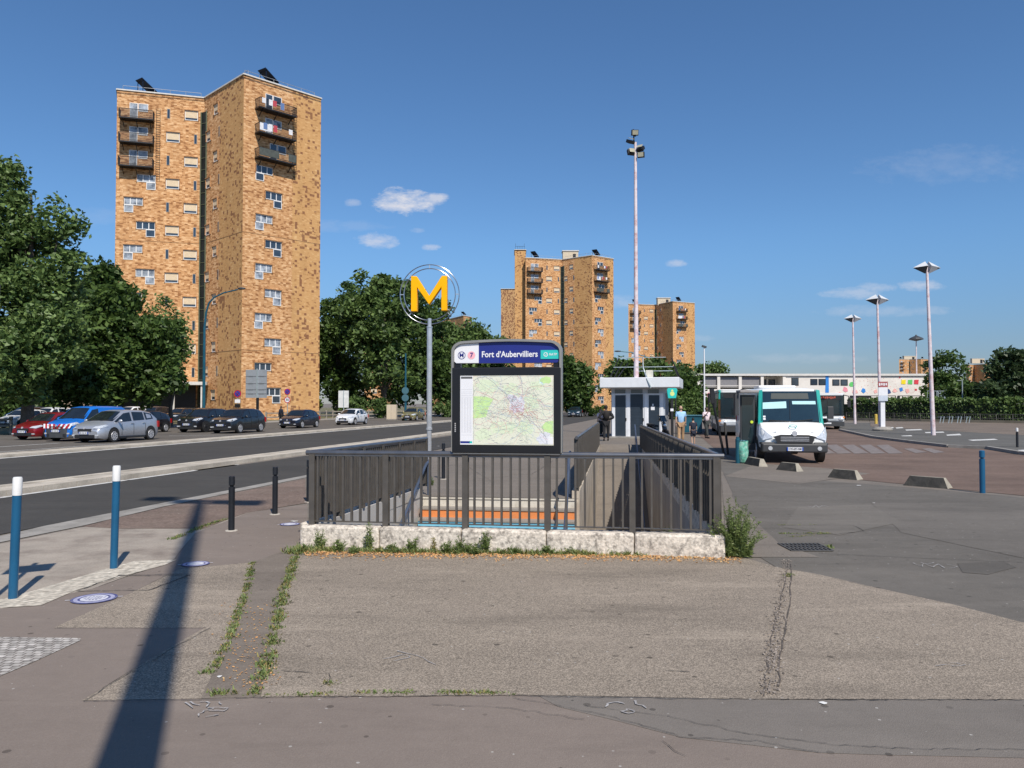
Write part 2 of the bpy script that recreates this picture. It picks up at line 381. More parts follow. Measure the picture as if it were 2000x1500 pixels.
def disc(mb, cx, cz, r, y, n=28, r0=0.):
    if r0:
        vs = [(cx+rr*math.cos(2*math.pi*i/n), y, cz+rr*math.sin(2*math.pi*i/n)) for rr in (r0, r) for i in range(n)]
        mb.add(vs, [(i, (i+1) % n, n+(i+1) % n, n+i) for i in range(n)])
    else: mb.add([(cx+r*math.cos(2*math.pi*i/n), y, cz+r*math.sin(2*math.pi*i/n)) for i in range(n)], [tuple(range(n))])
# ================================================================ ground
A_SMOOTH = asphalt('asphalt_smooth', (.19,.163,.150), (.235,.207,.19), .5, 160, .07, (.20,.175,.165))
A_COARSE = asphalt('asphalt_coarse', (.165,.145,.125), (.40,.352,.302), .85, 120, .08, (.27,.235,.205))
A_DARK = asphalt('asphalt_grey', (.118,.112,.105), (.165,.157,.148), .5, 140, .13, (.15,.145,.14))
A_MID = asphalt('asphalt_mid', (.155,.141,.13), (.24,.22,.20), .6, 110, .08, (.19,.175,.165))
A_ROAD = asphalt('asphalt_road', (.052,.052,.052), (.082,.08,.079), .6, 90, .12, (.068,.066,.064), spots=False)
A_RED = asphalt('asphalt_red', (.135,.098,.083), (.20,.15,.13), .6, 60, .22, (.17,.13,.11), spots=False)
A_BROWN = asphalt('brown_paving', (.15,.125,.108), (.22,.19,.165), .6, 45, .2, (.12,.10,.09), spots=False)
CONC = mat('concrete_pale', (.46,.42,.36), .9, var=.12, vscale=2, fine=.12, fscale=40, dirt=(.22,.19,.16), dscale=1.6, damt=.5, bump=.3, bscale=30)
CONC_G = mat('concrete_grey', (.30,.28,.25), .9, var=.15, vscale=3, fine=.1, dirt=(.14,.13,.11), dscale=1.2, damt=.5, bump=.3, bscale=25)
KERB = mat('kerb_stone', (.50,.445,.365), .9, var=.12, vscale=1.2, fine=.12, fscale=30, dirt=(.17,.15,.12), dscale=.8, damt=.55)
DRIVE = mat('worn_concrete', (.33,.285,.235), .9, var=.14, vscale=2.2, fine=.13, fscale=50, dirt=(.17,.135,.11), dscale=1.4, damt=.75)
WHITE_P = mat('white_road_paint', (.62,.61,.58), .8, var=.12, vscale=4, dirt=(.25,.24,.22), dscale=6, damt=.7)
FADED_P = mat('faded_road_paint', (.20,.172,.158), .85, var=.25, vscale=5, dirt=(.15,.115,.10), dscale=2.2, damt=.95)
CRACK = mat('crack_dark', (.05,.045,.04), .95, var=.5, vscale=12)
# corners of the stair opening
PA = (-2.89, 11.0); PB = (2.73, 10.1); PC = (6.05, 36.0); PM2 = (4.15, 36.4); PM1 = (1.42, 16.2); PL = (-1.9, 17.0)
LA = (-1.92, 16.6); LB = (1.35, 16.2)
hole = [PA, PB, PC, PM2, PM1, LB, LA]
ground = sheet('ground', [(-3000,-400),(3000,-400),(3000,4000),(-3000,4000)], 0.0, A_MID, holes=[hole])
# near pavements
sheetp('pavement_front', [(-500,1366),(160,1368),(390,1364),(510,1361),(1000,1357),(1300,1362),(1500,1366),(2000,1366),(2700,1366),(2700,2600),(-500,2600)], .004, A_SMOOTH, jit=.006)
sheetp('pavement_slab', [(575,1085),(700,1078),(1100,1080),(1440,1086),(1515,1107),(1590,1120),(1700,1145),(1860,1180),(2000,1216),(2350,1320),(2700,1366),(2000,1366),(1500,1366),(1300,1362),(1000,1357),(510,1361),(520,1300),(540,1200)], .008, A_COARSE, jit=.008, seed=4)
sheetp('pavement_left_patch', [(160,1368),(300,1283),(400,1226),(105,1226),(230,1170),(350,1112),(492,1098),(470,1180),(430,1290),(392,1364)], .006, A_COARSE, jit=.006, seed=5)
sheetp('pavement_trench', [(492,1098),(565,1072),(583,1085),(545,1200),(522,1300),(511,1361),(392,1364),(430,1290),(470,1180)], .007, asphalt('trench_fill', (.16,.14,.125), (.24,.215,.19), .5, 90, .14, (.13,.11,.095)), jit=.01, seed=6)
sheetp('pavement_left', [(-500,1366),(-500,1180),(0,1190),(180,1150),(340,1095),(380,1040),(480,1000),(600,985),(600,1075),(492,1098),(350,1112),(230,1170),(105,1226),(400,1226),(300,1283),(160,1368)], .004, A_SMOOTH, jit=.004)
sheetp('pavement_right', [(1390,878),(1440,902),(1500,922),(1620,940),(1780,952),(2000,972),(2600,1010),(2700,1366),(2350,1320),(2000,1216),(1860,1180),(1700,1145),(1590,1120),(1515,1107),(1440,1060),(1430,960)], .005, A_DARK, jit=.006, seed=8)
sheetp('pavement_right_inlay', [(1415,930),(1560,945),(1700,925),(1620,915),(1480,905)], .009, A_MID, jit=.01, seed=9)
sheetp('pavement_repair', [(1560,990),(1700,985),(1760,1020),(1640,1045),(1530,1030)], .0092, asphalt('repair_light', (.135,.128,.12), (.19,.18,.168), .5, 130, .1, (.16,.15,.14)), jit=.01, seed=31)
sheetp('pavement_repair', [(1870,1100),(1960,1096),(1985,1108),(1930,1122),(1880,1118)], .0092, asphalt('repair_dark', (.095,.09,.085), (.13,.125,.118), .5, 130, .1, (.11,.105,.10)), jit=.015, seed=32)
sheetp('pavement_repair', [(1700,980),(2300,1010),(2700,1060),(2000,1090),(1760,1040)], .0089, asphalt('repair_mid', (.127,.12,.113), (.175,.167,.158), .5, 130, .12, (.15,.14,.13)), jit=.012, seed=33)
sheetp('pavement_repair', [(1090,1380),(1330,1440),(1600,1470),(2700,1500),(2700,1366),(1500,1366.5),(1300,1362.5),(1050,1357.8)], .0062, asphalt('repair_front', (.165,.153,.145), (.205,.192,.182), .5, 150, .08, (.17,.16,.155)), jit=.008, seed=34)
sheetp('pavement_verge', [(1410,940),(1440,985),(1520,1060),(1600,1088),(1470,1088),(1420,1080)], .0095, A_MID, jit=.006, seed=10)
# driveway between the pavement and the road
sheetp('driveway', [(-500,1140),(0,1062),(160,1030),(290,1006),(480,1000),(600,980),(480,1003),(380,1042),(340,1092),(180,1150),(0,1190),(-500,1300)], .005, DRIVE, jit=.01, seed=11)
sheetp('driveway_paving', [(160,1028),(320,990),(595,935),(600,982),(480,1002),(400,1032),(235,1032)], .0085, asphalt('red_setts', (.15,.115,.10), (.23,.18,.16), .7, 30, .2, (.17,.15,.13)), jit=.02, seed=12)
sheetp('kerb_flush', [(-500,1142),(0,1059),(160,1027),(320,989),(595,933),(860,868),(1000,838),(1000,834),(860,862),(595,927),(320,978),(160,1010),(0,1047),(-500,1120)], .011, CONC_G)
# the avenue, in its own frame
def rpoly(s0, s1, v0, v1, t0=None, t1=None):
    return [rf(s0, v0), rf(s1, v0), rf(s1 if t1 is None else t1, v1), rf(s0 if t0 is None else t0, v1)]
sheet('road_near_lane', rpoly(-14.4, -10.05, -30, 130, -12.6, -10.05), .012, A_ROAD)
sheet('road_far_lanes', rpoly(-23.9, -15.2, -30, 400), .012, A_ROAD)
sheet('road_crossing', [rf(-15.25,60), rf(-10.0,60), rf(-10,400), rf(-15.25,400)], .010, A_ROAD)
sheet('parking_lane', rpoly(-45, -25.1, -30, 400), .012, asphalt('parking_asphalt', (.105,.098,.092), (.16,.15,.14), .6, 60, .2, (.13,.12,.11), spots=False))
def kerbbox(name, s0, s1, v0, v1, h=.13, m=KERB, s2=None, s3=None):
    s2 = s0 if s2 is None else s2; s3 = s1 if s3 is None else s3
    mb = MB(); n = int((v1-v0)/1.0)
    for i in range(n):
        a = i/n; b = (i+1)/n-.012/(v1-v0)*1
        va, vb = v0+(v1-v0)*a, v0+(v1-v0)*b
        f = lambda t, p, q: p+(q-p)*t
        for (e0, e1, f0, f1, top) in ((s0, s0+.28, s2, s2+.28, h), (s0+.283, s1-.283, s2+.283, s3-.283, h-.012), (s1-.28, s1, s3-.28, s3, h)):
            P = [rf(f(a, e0, f0), va), rf(f(a, e1, f1), va), rf(f(b, e1, f1), vb), rf(f(b, e0, f0), vb)]
            mb.hexa([(x, y, -.05) for x, y in P], [(x, y, top) for x, y in P])
    o = mb.build(name, m); o['kind'] = 'structure'; return o
kerbbox('median_kerb', -15.35, -14.1, -12, 64, s2=-14.9, s3=-14.2)
kerbbox('far_kerb', -25.1, -24.1, -12, 150, .12)
def paint(name, polys, m=WHITE_P, z=.018):
    mb = MB()
    for p in polys: mb.add([(x, y, z) for x, y in p], [tuple(range(len(p)))])
    o = mb.build(name, m, fix=False); o['kind'] = 'structure'
    for pl in o.data.polygons:
        if pl.normal.z < 0: pl.flip()
    return o
paint('road_edge_line', [rpoly(-14.0, -13.84, a, a+5.0 if a < 18 else a+2.2) for a in (-8,-2.9,2.2,7.3,12.4,17.5,20.4)]+[rpoly(-24.0, -23.74, a, a+9.9) for a in range(-10, 110, 10)])
paint('parking_bay_line', [rpoly(-27.1, -26.98, 24, 34), rpoly(-30.3,-30.15,26,33), rpoly(-30.6,-25.2,42.0,42.12), rpoly(-30.6,-25.2,55.0,55.12), rpoly(-30.6,-25.2,68.0,68.12)])
VERGE = mat('dry_grass_soil', (.16,.14,.075), .95, var=.35, vscale=1.5, fine=.3, fscale=12, dirt=(.07,.10,.03), dscale=.7, damt=.9, bump=.6)
sheet('verge_ground', rpoly(-160, -45, 10, 400), .015, VERGE)
sheet('verge_ground', rpoly(-44.8, -41.5, 30, 52), .02, VERGE, jit=.2)
sheet('far_pavement', rpoly(-45, -41.0, 52, 200), .02, CONC_G)
# bus lane, platform and car park on the right
sheetp('bus_lane', [(1360,845),(1400,880),(1487,912),(1560,922),(1680,937),(1763,945),(2000,968),(2900,1060),(2900,930),(2000,884),(1928,877),(1852,872),(1706,855),(1645,838),(1600,828),(1500,822),(1400,822)], .008, A_RED, jit=.015, seed=13)
plat = [gp(*p, .12) for p in [(1640,838),(1706,852),(1780,861),(1852,869),(1928,872),(1992,882),(2900,960),(2900,826),(2000,826),(1640,826)]]
PLAT_M = asphalt('platform_asphalt', (.10,.10,.098), (.15,.15,.145), .6, 60, .12, (.13,.125,.12), spots=False)
mb = MB(); mb.extr(plat, -.05, .12, 'xy'); o = mb.build('platform', PLAT_M); o['kind'] = 'structure'
mb = MB(); kp = jitter(plat[:7], 0)[:]
for a, b in zip(plat[:6], plat[1:7]):
    mb.bar((a[0], a[1]-.06, .06), (b[0], b[1]-.06, .06), .2, .15)
o = mb.build('platform_kerb', CONC_G); o['kind'] = 'structure'
sheetp('car_park', [(1700,833),(2000,850),(2900,890),(2900,822),(2000,823),(1700,823)], .125, A_BROWN, jit=.05, seed=14)
paint('platform_marking', [[gp(*p, .13) for p in q] for q in (
    [(1728,835),(1744,834),(1746,836),(1730,837)],[(1749,835),(1762,834),(1765,836),(1751,837)],[(1768,839),(1798,838),(1802,840),(1770,841)],
    [(1806,844),(1842,843),(1845,845),(1808,846)],[(1848,849),(1874,847),(1878,850),(1850,851)],[(1890,859),(1942,857),(1950,859),(1900,861)],
    [(1988,879),(2040,876),(2050,881),(1992,882)],[(1760,851),(1780,850),(1782,852),(1762,852)])], z=.131)
paint('zebra_crossing', [[gp(a,870), gp(a+22,869), gp(a+52,886), gp(a+24,887)] for a in (1580,1612,1645,1678,1712)]+[[gp(a,877), gp(a+16,876), gp(a+46,884), gp(a+24,886)] for a in (1765,1800)], FADED_P)
# ---- cracks, covers and chalk
def crackline(name, lines, wpx=3, m=CRACK, z=.0135, seed=3):
    r = random.Random(seed); mb = MB()
    for ln in lines:
        pts = []
        for a, b in zip(ln, ln[1:]):
            n = max(2, int(math.dist(a, b)/14))
            for k in range(n): t = k/n; pts.append((a[0]+(b[0]-a[0])*t, a[1]+(b[1]-a[1])*t))
        pts.append(ln[-1]); P = [Vector(gp(*p, z)) for p in pts]
        P = [p+Vector((r.uniform(-1,1), r.uniform(-1,1)))*.012 for p in P]
        for i, (a, b) in enumerate(zip(P, P[1:])):
            d = (b-a)
            if d.length < 1e-5: continue
            n = Vector((-d.y, d.x)).normalized(); w1 = wpx*r.uniform(.25,1.0)*.0009; w2 = wpx*r.uniform(.25,1.0)*.0009
            mb.add([(a.x-n.x*w1, a.y-n.y*w1, z), (a.x+n.x*w1, a.y+n.y*w1, z), (b.x+n.x*w2, b.y+n.y*w2, z), (b.x-n.x*w2, b.y-n.y*w2, z)], [(0,1,2,3)])
    o = mb.build(name, m, fix=False); o['kind'] = 'structure'; return o
crackline('pavement_crack', [[(150,1154),(232,1124),(370,1123),(290,1152),(150,1154)],[(232,1124),(232,1123),(372,1120)]], 11)
crackline('pavement_crack', [[(1000,1358),(1300,1363),(1600,1366),(2000,1366)],[(165,1368),(400,1366),(510,1361),(1000,1357)]], 5, seed=5)
crackline('pavement_crack', [[(1000,1362),(1080,1375),(1200,1400),(1330,1438),(1480,1446),(1600,1470)],[(1140,1378),(1300,1397),(1450,1430),(1640,1455),(1800,1462),(2000,1462)],[(840,1375),(1000,1382),(1140,1405)],[(1290,1446),(1335,1475)]], 3, seed=6)
crackline('pavement_crack', [[(165,1368),(260,1310),(330,1270),(410,1226)],[(105,1226),(400,1226)],[(545,1309),(640,1316),(645,1330),(630,1340)],[(1440,1100),(1520,1107),(1700,1145)],[(1410,925),(1560,942),(1700,920)],[(1570,988),(1680,990),(1900,1000),(2000,1008)]], 4, seed=7)
crackline('pavement_crack', [[(1520,1026),(1620,1025),(1670,1027),(1690,1037),(1640,1042),(1525,1043)],[(1600,1080),(1760,1088),(2000,1098)],[(1540,940),(1560,945),(1600,952),(1680,950),(1650,944)]], 7, seed=8)
crackline('pavement_crack', [[(905,905),(960,940)],[(880,940),(1040,925),(1080,900)],[(845,915),(900,905)],[(1300,1308),(1350,1312)]], 6, seed=9)
CHALK = mat('chalk_white', (.36,.345,.335), .9, var=.3, vscale=30, dirt=(.2,.18,.17), dscale=20, damt=.8)
def chalk(lines, wpx=5, seed=4): return crackline('chalk_marking', lines, wpx*1.1, CHALK, .0145, seed)
chalk([[(365,1370),(380,1382)],[(372,1369),(392,1378)],[(392,1370),(408,1371),(404,1379)],[(402,1382),(414,1381)],[(391,1399),(388,1393),(400,1386),(418,1384)],[(404,1400),(424,1396)],[(405,1384),(430,1380),(446,1383),(440,1387),(410,1386)],[(425,1370),(436,1375)]], 7)
chalk([[(1184,1379),(1190,1373),(1205,1370),(1222,1373)],[(1240,1368),(1243,1374),(1262,1382)],[(1214,1388),(1228,1384),(1240,1388),(1228,1392),(1216,1390)]], 9)
chalk([[(1578,988),(1588,991),(1592,986),(1600,991),(1608,987),(1620,990)],[(1783,1099),(1800,1106),(1806,1100),(1820,1107),(1832,1101),(1846,1109)],[(1850,1102),(1870,1106),(1856,1110)],[(1796,1098),(1812,1101),(1826,1098)]], 7)
chalk([[(750,1286),(790,1278),(800,1283),(770,1290)],[(775,1271),(810,1278),(850,1298)],[(1830,1300),(1850,1297),(1862,1300),(1888,1298)],[(1860,1294),(1876,1297)]], 6)
# broken stone seam
r = random.Random(12); mb = MB()
for i in range(520):
    t = r.random(); cx = 1536-38*t+r.gauss(0, 4+8*t**.6*(1 if r.random() < .8 else .3)); cy = 1095+265*t
    x, y = gp(cx, cy); s = r.uniform(.005, .016)
    mb.obox((x, y, .012+s*.2), (s*r.uniform(.7,1.6), s, s*.8), (r.uniform(-.5,.5), r.uniform(-.5,.5), r.uniform(0,3)))
o = mb.build('broken_stone_seam', mat('broken_stone', (.24,.205,.175), .95, var=.4, vscale=30)); o['kind'] = 'stuff'
crackline('pavement_crack', [[(1540,1093),(1530,1150),(1512,1220),(1500,1290),(1492,1360)],[(1546,1100),(1542,1180),(1525,1280),(1520,1340)]], 10, mat('crack_brown', (.10,.082,.068), .95, var=.5, vscale=12), seed=10)
# setts and tactile strip
def brickp(name, c1, c2, mortar, bw, bh, rot):
    m = bpy.data.materials.new(name); m.use_nodes = True; nt = m.node_tree; N = nt.nodes; L = nt.links; b = N['Principled BSDF']
    g = N.new('ShaderNodeNewGeometry'); mp = N.new('ShaderNodeMapping'); mp.inputs['Rotation'].default_value = (0,0,rot); L.new(g.outputs['Position'], mp.inputs[0])
    br = N.new('ShaderNodeTexBrick'); br.inputs['Scale'].default_value = 1; br.inputs['Brick Width'].default_value = bw; br.inputs['Row Height'].default_value = bh; br.inputs['Mortar Size'].default_value = bh*.09
    br.inputs['Color1'].default_value = (*c1,1); br.inputs['Color2'].default_value = (*c2,1); br.inputs['Mortar'].default_value = (*mortar,1); L.new(mp.outputs[0], br.inputs['Vector'])
    n = N.new('ShaderNodeTexNoise'); n.inputs['Scale'].default_value = 14; n.inputs['Detail'].default_value = 5; L.new(g.outputs['Position'], n.inputs['Vector'])
    r = N.new('ShaderNodeMapRange'); r.inputs[1].default_value = .3; r.inputs[2].default_value = .7; r.inputs[3].default_value = .55; r.inputs[4].default_value = 1.3; L.new(n.outputs[0], r.inputs[0])
    v = N.new('ShaderNodeVectorMath'); v.operation = 'SCALE'; L.new(br.outputs[0], v.inputs[0]); L.new(r.outputs[0], v.inputs['Scale'])
    L.new(v.outputs[0], b.inputs['Base Color']); b.inputs['Roughness'].default_value = .9; return m
sheetp('paving_setts', [(-400,1244),(0,1244),(150,1246),(158,1250),(60,1295),(0,1320),(-400,1480)], .009, brickp('setts', (.50,.47,.43), (.30,.28,.25), (.14,.115,.10), .075, .06, .06))
sheetp('tactile_strip', [(-300,1222),(0,1171),(60,1155),(200,1113),(262,1096),(345,1093),(322,1103),(240,1125),(150,1152),(80,1182),(0,1187),(-300,1250)], .0095, brickp('tactile', (.58,.53,.44), (.50,.45,.37), (.40,.35,.28), .10, .055, .45))
# ================================================================ stair entrance
RAILM = mat('railing_paint', (.125,.113,.10), .45, .45, var=.15, vscale=6, dirt=(.16,.13,.10), dscale=4, damt=.35)
RAILTOP = mat('handrail_metal', (.17,.175,.19), .30, .7, var=.15, vscale=5, dirt=(.22,.20,.17), dscale=7, damt=.3)
PLINTH = mat('plinth_concrete', (.66,.59,.50), .9, var=.14, vscale=3, fine=.25, fscale=28, dirt=(.15,.13,.11), dscale=13, damt=.9, bump=.4, bscale=35)
PITW = mat('stairwell_wall', (.50,.47,.43), .8, var=.1, vscale=1.5, dirt=(.25,.22,.19), dscale=1.0, damt=.5)
ent = empty('metro_entrance', (PA[0], PA[1], 0), 0, 'sunken metro stairwell with stained concrete plinth, orange and blue painted steps', 'stairwell')
def loc(p, z=0.): return (p[0]-PA[0], p[1]-PA[1], z)
def pz(y): return .29-.0125*(y-10.1)          # plinth top height along the well
def inter(p, q, t): return (p[0]+(q[0]-p[0])*t, p[1]+(q[1]-p[1])*t)
# plinth: front, left and right in blocks
def plinth(p, q, wd, nb, name, zb=-.15):
    mb = MB(); d = Vector((q[0]-p[0], q[1]-p[1])).normalized(); n = Vector((-d.y, d.x))*wd
    for i in range(nb):
        a = inter(p, q, i/nb); b = inter(p, q, (i+1)/nb); b = (b[0]-d.x*.008, b[1]-d.y*.008)
        za, zb2 = pz(a[1]), pz(b[1])
        B = [loc(a, zb), loc(b, zb), loc((b[0]+n.x, b[1]+n.y), zb), loc((a[0]+n.x, a[1]+n.y), zb)]
        T = [loc(a, za), loc(b, zb2), loc((b[0]+n.x, b[1]+n.y), zb2), loc((a[0]+n.x, a[1]+n.y), za)]
        mb.hexa(B, T)
    return mb.build(name, PLINTH, ent, bevel=.03)
plinth((PA[0]-.1, PA[1]-.14), (PB[0]+.03, PB[1]-.155), .26, 5, 'plinth')
plinth((PA[0]-.02, PA[1]+.13), (PL[0]-.06, PL[1]), .16, 5, 'plinth')
plinth((PB[0]+.0, PB[1]+.1), (PC[0]+.0, PC[1]), -.14, 22, 'plinth')
def wallq(name, p, q, z0, z1p, z1q, th, m=PITW):
    mb = MB(); d = Vector((q[0]-p[0], q[1]-p[1])).normalized(); n = Vector((-d.y, d.x))*th
    mb.hexa([loc(p,z0), loc(q,z0), loc((q[0]+n.x,q[1]+n.y),z0), loc((p[0]+n.x,p[1]+n.y),z0)], [loc(p,z1p), loc(q,z1q), loc((q[0]+n.x,q[1]+n.y),z1q), loc((p[0]+n.x,p[1]+n.y),z1p)])
    return mb.build(name, m, ent)
wallq('well_wall', (PA[0]+.04,PA[1]+.12), (LA[0]-.02,LA[1]), -8, pz(11)-.03, pz(16.6)-.03, .1)
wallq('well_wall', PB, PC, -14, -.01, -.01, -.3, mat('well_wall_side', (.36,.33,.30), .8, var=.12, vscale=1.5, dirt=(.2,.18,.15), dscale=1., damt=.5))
wallq('well_wall', PA, PB, -14, -.155, -.155, -.3)
MIDW = mat('middle_wall', (.50,.43,.34), .85, var=.2, vscale=2, fine=.12, dirt=(.2,.15,.1), dscale=1.4, damt=.55)
wallq('middle_wall', (PM1[0], PM1[1]), PM2, -14, .16, .02, .16, MIDW)
wallq('well_wall', (PM1[0]-.1, PM1[1]-5.95), (PM1[0], PM1[1]-.003), -14, -1.9, -1.9, .1)
# stairs with painted risers
ST = [mat('riser_white', (.62,.58,.50), .8, var=.1, dirt=(.28,.24,.18), dscale=3, damt=.6), mat('riser_orange', (.72,.24,.07), .7, var=.1, dirt=(.5,.22,.1), dscale=4, damt=.5),
      mat('riser_blue', (.17,.50,.68), .7, var=.1, dirt=(.3,.45,.5), dscale=4, damt=.4), mat('riser_yellow', (.7,.5,.1), .7)]
TRD = mat('stair_tread', (.30,.27,.23), .9, var=.15, dirt=(.12,.1,.09), dscale=3, damt=.5)
for k in range(18):
    z1 = -.01-.19*k; a = (LA[0]-.04*k*.3, LA[1]-.33*k); b = (LB[0]-.04*k, LB[1]-.33*k)
    mb = MB(); mb.hexa([loc(a,z1-.19), loc(b,z1-.19), loc((b[0],b[1]+.4),z1-.19), loc((a[0],a[1]+.4),z1-.19)], [loc(a,z1-.035), loc(b,z1-.035), loc((b[0],b[1]+.4),z1-.035), loc((a[0],a[1]+.4),z1-.035)])
    stp = mb.build('step', ST[k] if k < 3 else TRD, ent)
    mb = MB(); mb.hexa([loc((a[0],a[1]-.02),z1-.034), loc((b[0],b[1]-.02),z1-.034), loc((b[0],b[1]+.38),z1-.034), loc((a[0],a[1]+.38),z1-.034)], [loc((a[0],a[1]-.02),z1), loc((b[0],b[1]-.02),z1), loc((b[0],b[1]+.38),z1), loc((a[0],a[1]+.38),z1)])
    mb.build('nosing', ST[0] if k == 0 else TRD, stp)
# ramp floor descending towards the front
mb = MB(); n = 12
for i in range(n):
    t0, t1 = i/n, (i+1)/n
    a0, b0, a1, b1 = inter(PM2, PM1, t0), inter(PC, PB, t0*.78), inter(PM2, PM1, t1), inter(PC, PB, t1*.78)
    za, zb = -.36*(36.2-a0[1]), -.36*(36.2-a1[1])
    mb.add([loc(a0,za), loc(b0,za), loc(b1,zb), loc(a1,zb)], [(0,1,2,3)])
mb.build('ramp_floor', A_MID, ent)
def railing(p, q, name, label, posts, nb, h=1.0, zoff=pz, bt=.026, bd=.05, rt=.036, group='railings round the stairwell', shift=0.):
    e = empty(name, (p[0], p[1], 0), 0, label, 'railing', group)
    d = Vector((q[0]-p[0], q[1]-p[1])); Ln = d.length; d.normalize(); n = Vector((-d.y, d.x))
    def P(t, z=0., o=0.): return (d.x*t+n.x*o, d.y*t+n.y*o, z)
    zt = lambda t: zoff(p[1]+(q[1]-p[1])*t/Ln)
    for i in range(posts+1):
        t = Ln*i/posts; t = min(max(t, .05), Ln-.05)
        mb = MB(); 
        for s in (-1, 1):
            mb.hexa([P(t-.04,zt(t)-.02,s*.036-.012),P(t+.04,zt(t)-.02,s*.036-.012),P(t+.04,zt(t)-.02,s*.036+.012),P(t-.04,zt(t)-.02,s*.036+.012)],[P(t-.04,zt(t)+h,s*.036-.012),P(t+.04,zt(t)+h,s*.036-.012),P(t+.04,zt(t)+h,s*.036+.012),P(t-.04,zt(t)+h,s*.036+.012)])
        mb.hexa([P(t-.028,zt(t)-.02,-.03),P(t+.028,zt(t)-.02,-.03),P(t+.028,zt(t)-.02,.03),P(t-.028,zt(t)-.02,.03)],[P(t-.028,zt(t)+h,-.03),P(t+.028,zt(t)+h,-.03),P(t+.028,zt(t)+h,.03),P(t-.028,zt(t)+h,.03)])
        mb.build('post', RAILM, e)
    for i in range(posts):
        for k in range(1, nb+1):
            t = Ln*(i+k/(nb+1))/posts; z0 = zt(t)+.05; z1 = zt(t)+h
            mb = MB(); mb.hexa([P(t-bt/2,z0,-bd/2),P(t+bt/2,z0,-bd/2),P(t+bt/2,z0,bd/2),P(t-bt/2,z0,bd/2)],[P(t-bt/2,z1,-bd/2),P(t+bt/2,z1,-bd/2),P(t+bt/2,z1,bd/2),P(t-bt/2,z1,bd/2)])
            mb.build('baluster', RAILM, e)
    mb = MB(); mb.tube([P(-.05,zt(0)+h+.02), P(Ln+.05,zt(Ln)+h+.02)], rt, 14); mb.bar(P(0,zt(0)+h-.015), P(Ln,zt(Ln)+h-.015), .06, .02)
    mb.build('top_rail', RAILTOP, e, smooth=True)
    mb = MB(); mb.bar(P(0,zt(0)+.05), P(Ln,zt(Ln)+.05), .045, .014); mb.build('bottom_rail', RAILM, e)
    return e
railing(PA, PB, 'railing', 'grey metal railing in front of the stairwell, facing the viewer under the map panel', 5, 8)
railing((PA[0]+.02, PA[1]+.12), PL, 'railing', 'grey slatted railing down the left side of the stairwell, ending at the metro sign pole', 6, 8)
railing((PB[0], PB[1]+.12), PC, 'railing', 'long grey railing down the right side of the ramp, running back to the white kiosk', 20, 4, bt=.03, bd=.16)
railing((PM1[0]-.06, PM1[1]), (PM2[0]-.06, PM2[1]), 'railing', 'middle railing on the wall between the stairs and the ramp', 16, 5, h=1.08, zoff=lambda y: .18-.009*(y-16), bt=.03, bd=.13)
HR = mat('blue_grey_handrail', (.12,.15,.21), .35, .5, var=.15)
def handrail(pts, label):
    e = empty('handrail', pts[0], 0, label, 'handrail'); o = Vector(pts[0])
    mb = MB(); mb.tube([Vector(p)-o for p in pts], .032, 10); mb.build('grip', HR, e, smooth=True)
    for a, b in zip(pts, pts[1:]):
        m = (Vector(a)*.5+Vector(b)*.5)-o; mb = MB(); mb.tube([m, m-Vector((0,0,.85))], .018, 6); mb.build('support', HR, e)
handrail([(-1.82,17.1,.75),(-1.86,16.6,.68),(-2.25,14.0,-.75),(-2.5,12,-1.9)], 'blue-grey handrail slanting down the left wall of the stairs')
handrail([(1.25,16.6,.95),(1.2,16.2,.9),(.95,14.0,-.5),(.75,12.3,-1.5)], 'dark blue handrail slanting down the right side of the stairs')
handrail([(5.75,36.0,1.0),(5.7,35.5,.75),(4.9,29.0,-1.6),(4.0,22,-4.1),(3.0,14.5,-6.8)], 'dark handrail following the ramp along its right wall')
# ---------------------------------------------------------------- map panel
WH = mat('enamel_white', (.78,.78,.80), .35, var=.03); NAVY = mat('enamel_navy', (.018,.028,.21), .35, var=.06); TEAL = mat('enamel_teal', (.03,.52,.47), .35, var=.04)
FRG = mat('frame_grey', (.36,.345,.315), .4, .5, var=.08, vscale=4); BLK = mat('frame_black', (.012,.012,.014), .32, var=.15); MAPP = mat('map_paper', (.73,.74,.60), .45, var=.03, vscale=6)
ang = math.atan2(PB[1]-PA[1], PB[0]-PA[0])
def on_front(px):      # point on the front railing line
    k = (px-1000)/F; t = (k*PA[1]-PA[0])/((PB[0]-PA[0])-k*(PB[1]-PA[1])); return inter(PA, PB, t)
ctr = on_front(990)
mp = empty('map_panel', (ctr[0], ctr[1]+.02, 0), ang, 'black framed transit map panel with blue station header, mounted over the front railing', 'information panel')
W2 = .765; ZB = 1.31; ZT = 2.88
def rrect(w, z0, z1, r, top=0.):
    P = [(-w+.03, z0), (w-.03, z0), (w, z0+.03)]
    for i in range(9): t = i/8*math.pi/2; P.append((w-r+r*math.cos(t), z1-r*.8+r*.8*math.sin(t)))
    for i in range(1, 8): t = i/8; P.append(((w-r)*(1-2*t), z1+top*math.sin(math.pi*t)))
    for i in range(9): t = math.pi/2+i/8*math.pi/2; P.append((-w+r+r*math.cos(t), z1-r*.8+r*.8*math.sin(t)))
    P.append((-w, z0+.03)); return P
outer = rrect(W2, ZB, ZT-.02, .17, .022); inner = rrect(W2-.032, ZB+.02, ZT-.052, .15, .02)
mb = MB(); n = len(outer)
vs = [(a, y, b) for y in (-.085, .085) for a, b in outer]+[(a, y, b) for y in (-.085, .085) for a, b in inner]
fs = []
for i in range(n):
    j = (i+1) % n
    fs += [(i, j, n+j, n+i), (2*n+i, 3*n+i, 3*n+j, 2*n+j), (i, 2*n+i, 2*n+j, j), (n+i, n+j, 3*n+j, 3*n+i)]
mb.add(vs, fs); mb.build('frame', FRG, mp, smooth=True)
